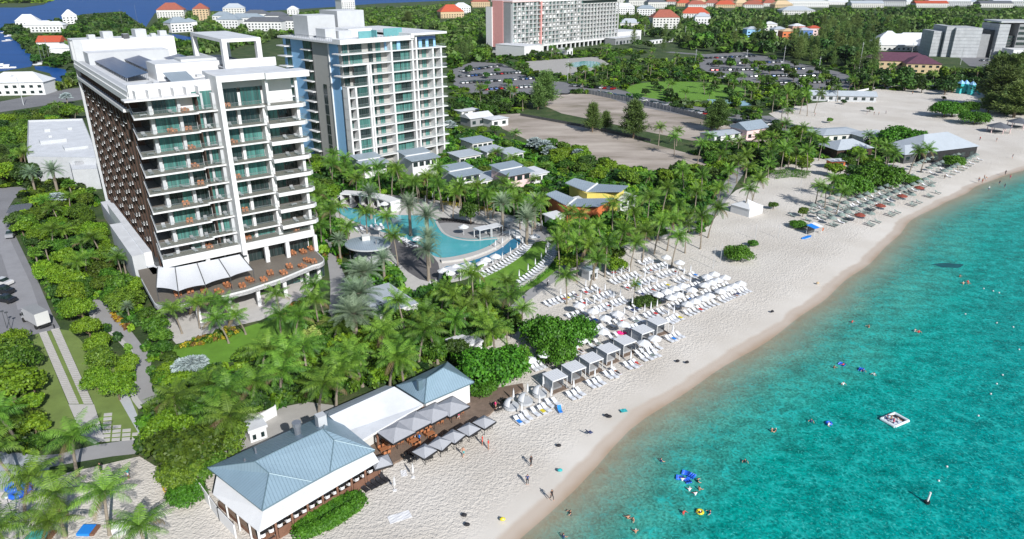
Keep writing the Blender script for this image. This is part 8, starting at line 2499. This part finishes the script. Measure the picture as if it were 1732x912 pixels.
# ------------------------------------------------------------------ planting
for ph, px, py in (('left of the front tower', 130, 420), ('beside the driveway', 60, 440), ('along the double slab track', 120, 560), ('by the curved garden path', 215, 600), ('below the tower terrace', 360, 560), ('on the central lawn edge', 460, 560),
                   ('beside the grey service path', 560, 500), ('behind the restaurant kitchen', 440, 680), ('behind the blue restaurant roof', 400, 720), ('behind the white restaurant roof', 590, 650), ('behind the right restaurant wing', 700, 620), ('near the white shed', 780, 590),
                   ('around the oval pool bar', 615, 420), ('left of the main pool', 560, 370), ('at the pool edge', 710, 400), ('behind the cabana block', 620, 320), ('before the stepped villas', 720, 300), ('between villas and pool', 800, 330), ('right of the pool terrace', 890, 370),
                   ('beside the orange pavilion', 960, 370), ('right of the yellow pavilion', 1080, 330), ('below the crescent lawn', 820, 500), ('by the promenade', 960, 430), ('along the sand before the promenade', 1060, 410), ('near the white marquee', 1230, 330), ('behind the villa row', 800, 230),
                   ('beside the second tower', 560, 240), ('at the bare lots', 1000, 220), ('by the pink house', 1260, 220), ('along the seaside lane', 1340, 230), ('by the beach bar roof', 1440, 260), ('behind the green parasols', 1450, 310), ('around the big beach pavilion', 1540, 250),
                   ('on the public beach', 1600, 180), ('in the park lawn', 1120, 150), ('before the far hotel', 960, 110), ('around the right car park', 1290, 120), ('near the purple roof', 1490, 110), ('in the far right woods', 1400, 70), ('behind the far hotel', 1080, 50), ('on the left peninsula', 120, 70),
                   ('along the lagoon houses', 400, 40), ('behind the second tower', 740, 50), ('beside the coast road', 60, 190), ('left of the service building', 20, 260), ('in the bottom left corner', 60, 860), ('on the path to the beach', 200, 800), ('left edge behind the lawn', 20, 640),
                   ('beside the cabanas', 900, 590), ('beside the lounger block', 1090, 510), ('on the open beach', 1250, 420), ('before the beach club', 1350, 370), ('behind the car park of the second tower', 850, 150), ('near the stone-clad block', 1640, 110)):
	landmark(ph, px, py)
P2 = plant_px
# coconut palms picked one by one (crown centres)
for (px, py, h) in ((112, 738, 6.5), (385, 694, 6.5), (360, 700, 5.5), (90, 842, 6), (168, 838, 6), (12, 762, 7), (10, 690, 6), (240, 898, 4.5), (4, 892, 6), (22, 812, 6), (55, 888, 4.5),
	(468, 606, 6.5), (493, 534, 6), (470, 531, 6), (535, 511, 7), (543, 486, 7.5), (683, 516, 7.5), (608, 596, 6.5), (533, 643, 6), (593, 606, 6), (680, 606, 6), (728, 531, 7), (743, 490, 7), (800, 471, 8.5), (830, 508, 7), (838, 561, 6), (768, 538, 6.5), (468, 620, 6), (563, 636, 6), (433, 596, 6.5), (515, 596, 6),
	(365, 668, 6.5), (290, 668, 6), (420, 640, 6), (330, 650, 5.5), (640, 560, 7), (655, 600, 6.5), (705, 560, 7), (738, 560, 6.5), (760, 505, 7), (790, 530, 6), (812, 540, 6), (858, 500, 6), (884, 530, 5),
	(558, 278, 8), (610, 290, 8), (640, 285, 9), (660, 293, 8), (678, 288, 9), (695, 312, 8), (748, 313, 8), (780, 320, 8), (810, 318, 8), (845, 312, 8), (528, 328, 7), (515, 305, 7), (555, 358, 8), (588, 383, 7), (618, 360, 7), (658, 368, 7), (670, 403, 7), (540, 350, 7), (575, 350, 7), (630, 318, 8), (720, 300, 8), (735, 290, 8), (765, 330, 7), (825, 330, 7),
	(963, 363, 8), (981, 368, 8), (916, 342, 8), (1038, 348, 8), (1061, 340, 8), (1098, 335, 8.5), (1123, 320, 8.5), (1111, 378, 8), (1133, 373, 8), (1163, 383, 7), (1178, 330, 8), (1203, 353, 8), (978, 413, 8), (1008, 418, 8), (1026, 413, 8), (1068, 413, 7), (1276, 306, 8), (1263, 322, 7), (948, 408, 8), (961, 385, 8), (1216, 262, 7), (1183, 245, 7), (1143, 232, 7), (1116, 217, 7), (1146, 222, 6),
	(990, 390, 8), (1045, 390, 8), (1090, 395, 7.5), (1150, 350, 8), (1080, 360, 8), (1000, 440, 7), (960, 470, 6), (1140, 405, 7), (1190, 370, 8), (1215, 320, 8), (1190, 300, 8), (1160, 290, 8), (1235, 290, 7), (1250, 275, 7), (880, 340, 8), (900, 350, 8), (870, 320, 8), (862, 480, 6.5),
	(1384, 316, 6), (1400, 322, 6), (1421, 328, 6), (1546, 256, 8), (1566, 253, 8), (1371, 255, 8), (1325, 256, 8), (1338, 248, 8), (1300, 262, 7), (1312, 250, 7), (1350, 262, 6), (1505, 250, 8), (1515, 262, 7), (1455, 262, 7), (1390, 240, 7), (1408, 305, 6), (1335, 158, 10), (1345, 162, 9), (1358, 158, 10), (1370, 165, 9), (1382, 160, 9), (1310, 160, 9), (1325, 178, 8), (1438, 135, 9), (1450, 140, 8), (1478, 136, 9), (1420, 150, 7), (1335, 188, 6),
	(355, 500 + 10, 5.5), (330, 512, 5.5), (382, 515, 5), (300, 525, 5), (380, 540, 5), (410, 530, 4.5), (470, 500, 5.5)):
	P2('coco', px, py, h)
for (px, py, h) in ((52, 295, 6.5), (89, 291, 8), (625, 330, 7), (692, 350, 8), (722, 368, 8), (724, 405, 7), (723, 426, 7), (573, 408, 5), (648, 440, 6), (609, 452, 5), (850, 347, 7.5), (892, 362, 7), (598, 532, 7), (607, 498, 7), (615, 462, 7), (891, 372, 7), (590, 515, 5), (905, 345, 7), (215, 520, 3), (195, 430, 3.5), (208, 440, 3.5)):
	P2('date', px, py, h, 1.0 if px not in (598, 607, 615) else 1.45)
for (px, py, h) in ((97, 338, 3.4), (322, 618, 2.6), (308, 622, 2.4), (336, 616, 2.4), (720, 222, 4.5), (760, 214, 4.2), (905, 245, 4.5), (930, 258, 4), (600, 236, 3.5), (700, 210, 4), (740, 225, 4), (920, 250, 4.5), (112, 165, 4), (580, 240, 3.5), (978, 262, 3.5)):
	P2('fan', px, py, h, 1.25)
# big single trees
for (px, py, h, w, k, v) in ((320, 752, 7.0, 1.15, 'fine', 1), (282, 722, 5.8, .9, 'fine', 0), (372, 738, 5.5, 1.0, 'fine', 1), (300, 800, 4.5, 1.0, 'fine', 1), (345, 780, 4.5, 1.0, 'fine', 1), (925, 555, 6.0, .8, 'grape', 1), (975, 555, 5.5, .75, 'grape', 0), (945, 590, 4.6, .8, 'grape', 1), (835, 612, 6.0, .95, 'grape', 0), (870, 600, 4.5, .7, 'grape', 1), (815, 650, 3.0, .8, 'grape', 0),
	(1250, 425, 3.6, .95, 'grape', 0), (1275, 410, 1.8, .8, 'grape', 1), (1489, 290, 7.5, 1.0, 'grape', 0), (1441, 308, 6.5, 1.0, 'grape', 1), (1528, 228, 9, 1.0, 'grape', 0), (1495, 300, 4.5, 1.1, 'grape', 1), (1616, 270, 4.5, .9, 'grape', 1), (1600, 180, 8, .85, 'grape', 0), (1614, 182, 7, .8, 'grape', 1), (1642, 178, 6, .8, 'grape', 1), (1650, 196, 6, 1.1, 'grape', 0), (1540, 302, 3, 1.2, 'grape', 1),
	(796, 355, 6.5, .75, 'broad', 0), (1350, 378, 1.9, 1.4, 'grape', 1), (1359, 356, 3, .9, 'broad', 0), (1309, 346, 2.4, 1.0, 'broad', 1), (1185, 390, 2.4, 1.2, 'broad', 0), (12, 640, 7, 1.1, 'fine', 0), (26, 600, 6, 1.0, 'fine', 1), (55, 645, 4, .9, 'broad', 3), (14, 572, 5, 1.0, 'fine', 0), (5, 600, 6, 1.2, 'fine', 1), (50, 676, 3.6, 1.0, 'broad', 4), (10, 720, 4, 1.4, 'broad', 0), (55, 715, 3.2, 1.2, 'broad', 4), (70, 745, 2.4, 1.4, 'broad', 0), (38, 700, 3, 1.3, 'broad', 1),
	(170, 605, 5.5, .8, 'fine', 1), (195, 645, 5.5, .8, 'fine', 0), (160, 635, 4.5, .8, 'fine', 0), (215, 610, 4.2, .7, 'fine', 0), (120, 488, 5.5, .8, 'fine', 0), (134, 518, 5.5, .8, 'fine', 0), (146, 548, 5.2, .8, 'fine', 0), (163, 575, 4.6, .8, 'fine', 0), (96, 458, 5, .75, 'fine', 0), (118, 512, 4.4, .7, 'fine', 0), (125, 470, 5, .8, 'broad', 3), (200, 480, 6, .9, 'broad', 0), (190, 500, 5, .9, 'broad', 0), (225, 505, 4, .8, 'broad', 1),
	(262, 548, 3.8, 1.1, 'broad', 1), (270, 568, 3.4, 1.1, 'broad', 0), (272, 588, 3.0, 1.1, 'broad', 0), (250, 530, 3, 1.1, 'broad', 1), (284, 606, 2.8, 1.1, 'broad', 0), (285, 622, 2.6, 1.2, 'broad', 3), (276, 638, 2.6, 1.2, 'broad', 3), (300, 640, 3.4, 1.2, 'broad', 4), (310, 830, 2.6, 1.0, 'grape', 1), (547, 552, 3.6, 1.1, 'pale', 0), (530, 562, 3.4, 1.1, 'pale', 0), (512, 575, 3.2, 1.1, 'pale', 0), (494, 590, 3.0, 1.1, 'pale', 0),
	(410, 600, 3, 1.4, 'broad', 0)):
	P2(k, px, py, h, w, v)
for (px, py, h, w) in ((923, 152, 17, 1.0), (1003, 200, 12, .9), (1073, 203, 15, 1.05), (1216, 196, 13, 1.2), (1700, 150, 20, 1.5), (1690, 120, 17, 1.5), (1722, 170, 16, 1.4), (1718, 120, 18, 1.5), (1735, 140, 18, 1.5), (910, 165, 12, .9), (1205, 205, 9, 1), (645, 220, 10, .9), (1025, 205, 8, 1.0), (1675, 175, 9, 1.3), (735, 70, 16, 1.2), (690, 30, 16, 1.3)):
	P2('casu', px, py, h, w, frac=.5)
# areas
for pix, n_, k_, h0, h1 in (([(1185, 100), (1400, 106), (1440, 146), (1260, 140)], 26, 'farb', 4, 7), ([(1060, 148), (1250, 145), (1260, 165), (1090, 168)], 12, 'farb', 3, 5.5), ([(775, 115), (860, 110), (960, 142), (800, 156)], 14, 'farb', 3, 6), ([(1000, 155), (1300, 205), (1410, 226), (1290, 212), (1060, 172)], 18, 'farb', 2.5, 5), ([(1060, 148), (1250, 145), (1260, 165), (1090, 168)], 7, 'coco', 5, 7), ([(560, 338), (700, 334), (860, 366), (925, 392), (850, 372), (700, 350)], 12, 'coco', 4.5, 7), ([(1340, 180), (1660, 160), (1690, 200), (1400, 210)], 7, 'farb', 1.5, 3)):
	pg = gpoly(pix); c_ = 0
	while c_ < n_:
		x, y = rng.uniform(min(p[0] for p in pg), max(p[0] for p in pg)), rng.uniform(min(p[1] for p in pg), max(p[1] for p in pg))
		if inpoly(x, y, pg): plant(k_, x, y, rng.uniform(h0, h1)); c_ += 1
for q_ in ([(1480, 68), (1640, 68), (1640, 112), (1480, 112)], [(1290, 48), (1395, 48), (1395, 80), (1290, 80)], [(1040, 96), (1180, 84), (1180, 100), (1040, 104)]):
	KEEP.append(gpoly(q_))
for q_ in ([(600, 290), (650, 284), (742, 284), (742, 300), (650, 300), (605, 306)], [(752, 300), (920, 300), (925, 318), (760, 320)], [(915, 350), (960, 366), (1050, 350), (1070, 330), (1085, 340), (1030, 372), (960, 385), (905, 368)], [(870, 400), (945, 396), (960, 430), (930, 470), (880, 500), (800, 500), (760, 480), (800, 460)]):
	KEEP.append(gpoly(q_))
sc = scatter
sc([(22, 348), (60, 332), (150, 322), (205, 380), (232, 440), (250, 490), (205, 515), (160, 500), (112, 500), (80, 470), (52, 425), (26, 380)], {'broad': .34, 'fine': .36, 'gfan': .14, 'coco': .14}, 4.8, (3.0, 5.2), 2.5, maxn=64)
sc([(0, 205), (60, 188), (118, 178), (128, 200), (50, 205), (40, 265), (48, 300), (0, 300)], {'broad': .6, 'casu': .1, 'coco': .15, 'fine': .15}, 6.5, (4, 8), 3, maxn=50)
sc([(300, 680), (400, 650), (500, 610), (560, 560), (600, 540), (680, 530), (760, 520), (850, 530), (870, 560), (800, 580), (760, 605), (680, 630), (600, 665), (540, 685), (440, 695), (380, 690), (300, 690)], {'broad': .72, 'coco': .16, 'gfan': .12}, 5.2, (2.6, 4.8), 2.5, maxn=64)
sc([(500, 590), (560, 540), (600, 500), (660, 520), (640, 560), (580, 600)], {'broad': .8, 'coco': .2}, 5.5, (3, 5), 2.5, maxn=10)
sc([(520, 240), (560, 236), (600, 250), (600, 320), (575, 400), (555, 420), (535, 400), (520, 330)], {'broad': .5, 'coco': .4, 'gfan': .1}, 5.4, (3.5, 6), 3, maxn=34)
sc([(540, 250), (620, 240), (760, 215), (850, 215), (905, 250), (990, 290), (980, 320), (900, 330), (870, 355), (800, 345), (700, 330), (600, 325)], {'broad': .8, 'coco': .13, 'gfan': .07}, 7.2, (2.6, 4.6), 3, maxn=64)
sc([(905, 260), (1000, 290), (1110, 300), (1195, 292), (1212, 330), (1190, 372), (1110, 395), (1020, 405), (960, 400), (920, 380), (1000, 375), (1070, 350), (1060, 310), (960, 300)], {'broad': .75, 'coco': .2, 'gfan': .05}, 8, (2.6, 4.4), 3, maxn=40)
sc([(930, 240), (1000, 262), (1100, 292), (1180, 285), (1200, 300), (1100, 310), (1000, 298), (920, 262)], {'broad': 1}, 6.6, (4.5, 6.5), 3, maxn=34)
sc([(700, 490), (780, 480), (820, 500), (850, 520), (780, 530), (700, 530)], {'broad': .8, 'coco': .2}, 5.2, (2.5, 4), 3, maxn=12)
sc([(940, 400), (1010, 405), (1075, 405), (1050, 440), (1000, 452), (950, 440)], {'broad': .6, 'coco': .4}, 6, (3.5, 6), 3, maxn=10)
sc([(1190, 240), (1300, 240), (1380, 262), (1330, 300), (1290, 300), (1240, 300), (1200, 280)], {'broad': .6, 'coco': .4}, 8, (3.5, 6.5), 3, maxn=24)
sc([(1250, 216), (1330, 222), (1440, 236), (1500, 244), (1450, 262), (1380, 250), (1300, 244)], {'broad': .55, 'coco': .45}, 10, (4, 7), 3, maxn=24)
sc([(1390, 262), (1480, 256), (1520, 270), (1490, 290), (1420, 300)], {'broad': .6, 'coco': .4}, 8, (3.5, 6), 3, maxn=9)
sc([(880, 190), (985, 212), (1095, 240), (1090, 246), (980, 222), (880, 200)], {'broad': .7, 'gfan': .3}, 11, (1.6, 3), 1.5, maxn=16)
sc([(770, 160), (900, 166), (940, 160), (900, 180), (850, 190), (770, 185)], {'farb': .8, 'coco': .2}, 8, (4, 8), 3, maxn=26)
sc([(980, 125), (1120, 110), (1180, 128), (1260, 140), (1290, 158), (1230, 178), (1120, 182), (1040, 160), (960, 140)], {'farb': .6, 'coco': .4}, 13, (4, 7), 3, maxn=54)
sc([(890, 90), (1010, 82), (1080, 96), (1170, 100), (1180, 120), (1060, 124), (900, 122)], {'farb': .6, 'coco': .4}, 14, (4, 7), 3, maxn=34)
sc([(1180, 100), (1400, 112), (1440, 140), (1330, 160), (1240, 146)], {'coco': .4, 'farb': .6}, 20, (5, 8), 3, maxn=34)
sc([(1410, 120), (1490, 118), (1560, 128), (1620, 118), (1680, 130), (1600, 150), (1500, 140), (1440, 140)], {'farb': .8, 'coco': .2}, 13, (6, 10), 4, maxn=34)
sc([(765, 90), (830, 60), (830, 95), (800, 104)], {'farb': .6, 'farc': .4}, 9, (8, 14), 5, maxn=16, parts=False)
sc([(1040, 30), (1150, 30), (1230, 60), (1290, 92), (1180, 90), (1130, 80), (1040, 66)], {'farb': .4, 'farc': .6}, 15, (8, 14), 5, maxn=70, parts=False)
sc([(1290, 92), (1400, 100), (1480, 112), (1560, 70), (1500, 40), (1330, 35), (1260, 50)], {'farc': .75, 'farb': .25}, 15, (10, 17), 6, maxn=150, parts=False)
sc([(10, 48), (130, 30), (205, 28), (240, 50), (250, 90), (220, 60), (120, 62), (110, 105), (70, 112), (58, 92)], {'farb': .75, 'farc': .25}, 16, (5, 9), 5, maxn=50, parts=False)
sc([(245, 60), (270, 30), (350, 22), (480, 30), (540, 22), (640, 16), (760, 12), (820, 20), (820, 60), (760, 90), (740, 45), (480, 60), (380, 62), (340, 90), (250, 100)], {'farb': .7, 'farc': .3}, 19, (6, 10), 5, maxn=80, parts=False)
# undergrowth and far woodland, too many to count
def mass(name, pix, n, mts, hr, rs_, quads=110, seed=1, size=.42, zmid=1.0, spread=1.0, clear=True):
	"""one object of many small leafy clumps"""
	rs = np.random.RandomState(seed)
	poly = gpoly(pix, zmid); P = np.array(poly); lo, hi = P.min(0), P.max(0)
	pts = []; guard = 0
	while len(pts) < n and guard < 60:
		guard += 1
		q = lo + rs.rand(1500, 2) * (hi - lo)
		pts += [p for p in q if inpoly(p[0], p[1], poly) and (not clear or free(p[0], p[1]))]
	pts = np.array(pts[:n])
	base = []
	for k in range(4):
		ls = [(0, 0, .5, .55, .55, .5)] + [(.5 * math.cos(a), .5 * math.sin(a), .4 + .2 * rs.rand(), .42, .42, .4) for a in (k + .2, k + 1.6, k + 3.1, k + 4.5)]
		base.append(crown_quads(ls, quads, size, rs, up=.5))
	Q, Rn, Mi = [], [], []
	for i, p in enumerate(pts):
		q, r = base[rs.randint(4)]
		h = hr[0] + (hr[1] - hr[0]) * rs.rand(); w = rs_[0] + (rs_[1] - rs_[0]) * rs.rand()
		a = rs.rand() * 6.28; c, s = math.cos(a), math.sin(a)
		X = q.copy(); x, y = X[:, :, 0] * w, X[:, :, 1] * w
		X[:, :, 0] = p[0] + x * c - y * s; X[:, :, 1] = p[1] + x * s + y * c; X[:, :, 2] = np.maximum(X[:, :, 2] * h, .02)
		Q.append(X); Rn.append(np.clip(r + rs.randn() * .34, 0, 1)); Mi.append(np.full(len(q), rs.randint(len(mts))))
	o = link(bpy.data.objects.new(name, quad_mesh(name, np.concatenate(Q), [M[m] for m in mts], np.concatenate(Mi), np.concatenate(Rn))))
	return tag(o, kind='stuff')
LF = ['leaf', 'leafdark', 'leafgrape', 'leafyel', 'leafdark', 'leaf']
mass('undergrowth', [(20, 345), (60, 330), (150, 320), (210, 380), (250, 480), (262, 520), (225, 560), (300, 600), (300, 660), (260, 680), (235, 620), (170, 545), (150, 500), (112, 545), (80, 490), (50, 430)], 900, LF, (.5, 1.5), (.6, 1.3), 110, 1, .4)
mass('undergrowth', [(130, 600), (160, 590), (220, 625), (225, 670), (200, 660), (150, 640)], 60, LF, (.4, .9), (.5, 1), 110, 12, .35)
mass('undergrowth', [(265, 640), (400, 618), (520, 560), (600, 480), (680, 520), (860, 515), (880, 545), (800, 590), (700, 640), (560, 690), (460, 700), (400, 730), (300, 790), (240, 760), (245, 700)], 1400, LF, (.6, 2.4), (.8, 1.7), 110, 2, .4)
mass('undergrowth', [(500, 230), (760, 215), (900, 250), (1000, 290), (1200, 290), (1215, 330), (1195, 378), (1020, 412), (960, 440), (880, 490), (700, 520), (590, 450), (540, 420)], 2600, LF, (.8, 3.0), (1.0, 2.3), 90, 3, .5)
mass('undergrowth', [(0, 200), (110, 175), (140, 330), (0, 330)], 500, LF, (.8, 2.5), (1, 2.4), 90, 4, .6)
mass('undergrowth', [(1100, 290), (1250, 215), (1500, 240), (1540, 262), (1480, 280), (1380, 262), (1240, 300)], 900, LF, (.5, 1.8), (.8, 2), 70, 5, .6)
mass('undergrowth', [(0, 600), (70, 590), (80, 660), (60, 760), (0, 760)], 170, LF, (.4, 1.2), (.6, 1.2), 110, 6, .35)
mass('undergrowth', [(760, 100), (1000, 80), (1400, 110), (1700, 130), (1600, 150), (1440, 150), (1300, 190), (1230, 215), (900, 170), (860, 200), (760, 200)], 1200, LF, (.6, 2.2), (1.2, 3), 50, 7, .9)
mass('outer_planting', [(-420, 230), (-10, 205), (-4, 320), (-60, 640), (-60, 800), (-420, 760)], 700, LF, (1, 5), (1.2, 3), 70, 13, .7)
mass('garden_planting', [(390, 560), (440, 545), (470, 530), (540, 470), (600, 420), (560, 400), (545, 430), (520, 500), (440, 560)], 160, ['leafyel', 'leaf', 'leafred'], (.4, 1.0), (.4, .9), 110, 8, .3)
mass('flower_bed', [(300, 582), (330, 568), (395, 548), (405, 556), (380, 566), (320, 582)], 130, ['leafyel', 'leafred', 'leafgold', 'leaf'], (.4, 1.1), (.4, .8), 110, 9, .28, clear=False)
mass('flower_bed', [(186, 522), (196, 522), (222, 550), (218, 556), (200, 545)], 30, ['leafgold', 'leafred'], (.4, .8), (.4, .7), 110, 10, .28, clear=False)
mass('mangrove_cover', [(-100, 6), (40, 6), (74, 4), (84, 0), (-100, -4)], 260, ['leafyel', 'leaf'], (5, 9), (9, 16), 50, 11, .9, clear=False)
FW = ['leaf', 'casuarina', 'leaf', 'casuarina']
mass('far_woodland', [(1000, -8), (1230, -6), (1760, -8), (1760, 92), (1700, 90), (1600, 40), (1560, 66), (1490, 116), (1400, 108), (1290, 96), (1180, 84), (1130, 70), (1040, 60), (1030, 12)], 3000, FW, (4, 10), (4, 8), 70, 21, .55, zmid=4)
mass('far_woodland', [(250, 58), (280, 22), (480, 24), (640, 14), (820, 6), (826, 92), (770, 106), (745, 44), (480, 58), (330, 92), (252, 105)], 1500, FW, (3.5, 8), (4, 7), 70, 22, .55, zmid=4)
mass('far_woodland', [(7, 46), (60, 40), (135, 28), (205, 22), (240, 46), (252, 110), (120, 150), (110, 112), (62, 108), (45, 84)], 620, FW, (2.5, 6.5), (4, 7), 70, 23, .6, zmid=3)
mass('far_woodland', [(0, 178), (120, 158), (200, 150), (240, 120), (110, 145), (0, 170)], 60, FW, (3, 6), (2, 4), 70, 24, .6, zmid=1)
mass('far_woodland', [(1680, 92), (1760, 100), (1760, 180), (1700, 190), (1670, 150)], 200, ['casuarina', 'leaf'], (4, 12), (3, 6), 90, 25, .5, zmid=3)
# hedge in front of the restaurant, bushes and clipped planting
x0, y0 = at(556, 872)
rs_h = np.random.RandomState(5)
ls = []
for i in range(34):
	t_ = i / 33; px = 507 + 100 * t_; py = 902 - 54 * t_
	wv_ = math.sin(math.pi * min(1, t_ * .94 + .05)) ** .5
	for s_ in (-1, 1):
		X, Y = at(px + s_ * 8 * wv_ * .6, py + s_ * 9 * wv_)
		ls.append((X - x0, Y - y0, .35, 1.0, 1.0, .7 + .2 * rs_h.rand()))
q, rn = crown_quads(ls, 15000, .22, rs_h, up=.7, fill=.1)
q[:, :, 2] = np.maximum(q[:, :, 2], .02)
hd_ = link(bpy.data.objects.new('hedge', quad_mesh('hedge', q, M['leafgrape'], None, rn))); hd_.location = (x0, y0, 0)
tag(hd_, 'dense rounded green hedge on the sand in front of the restaurant', 'hedge')
q, rn = crown_quads([(0, 0, .7, 3.0, 1.9, 1.1), (1.2, .3, .8, 1.6, 1.4, 1.0), (-1.4, -.2, .6, 1.6, 1.4, 1.0)], 3500, .26, rs_h, up=.6)
q[:, :, 2] = np.maximum(q[:, :, 2], .02)
b_ = link(bpy.data.objects.new('beach_bush', quad_mesh('beach_bush', q, M['leafdark'], None, rn))); b_.location = (*at(1091, 516), 0); b_.rotation_euler = (0, 0, .2)
tag(b_, 'round dark bush in the middle of the loungers', 'bush')
P2('coco', 1073, 483, 4.6, .45)
hedge([(505, 640), (560, 560), (588, 520)], 1.2, .9, 'leafyel', 'low clipped hedge along the service path')
hedge([(870, 492), (905, 474), (935, 452), (950, 432)], 1.2, .6, 'leafgrape', 'low green hedge outside the crescent wall')
hedge([(745, 345), (790, 350), (830, 358)], 1.2, .8, 'leafgold', 'yellow flowering hedge behind the pool')
hedge([(1302, 300), (1340, 296), (1368, 300)], 5, 1.6, 'leaf', 'green hedge clump left of the beach club palms')
hedge([(280, 818), (288, 838)], 1.0, .9, 'leafgold', 'golden croton bush under the sea grape')
bpy.context.view_layer.update()
finish_labels()
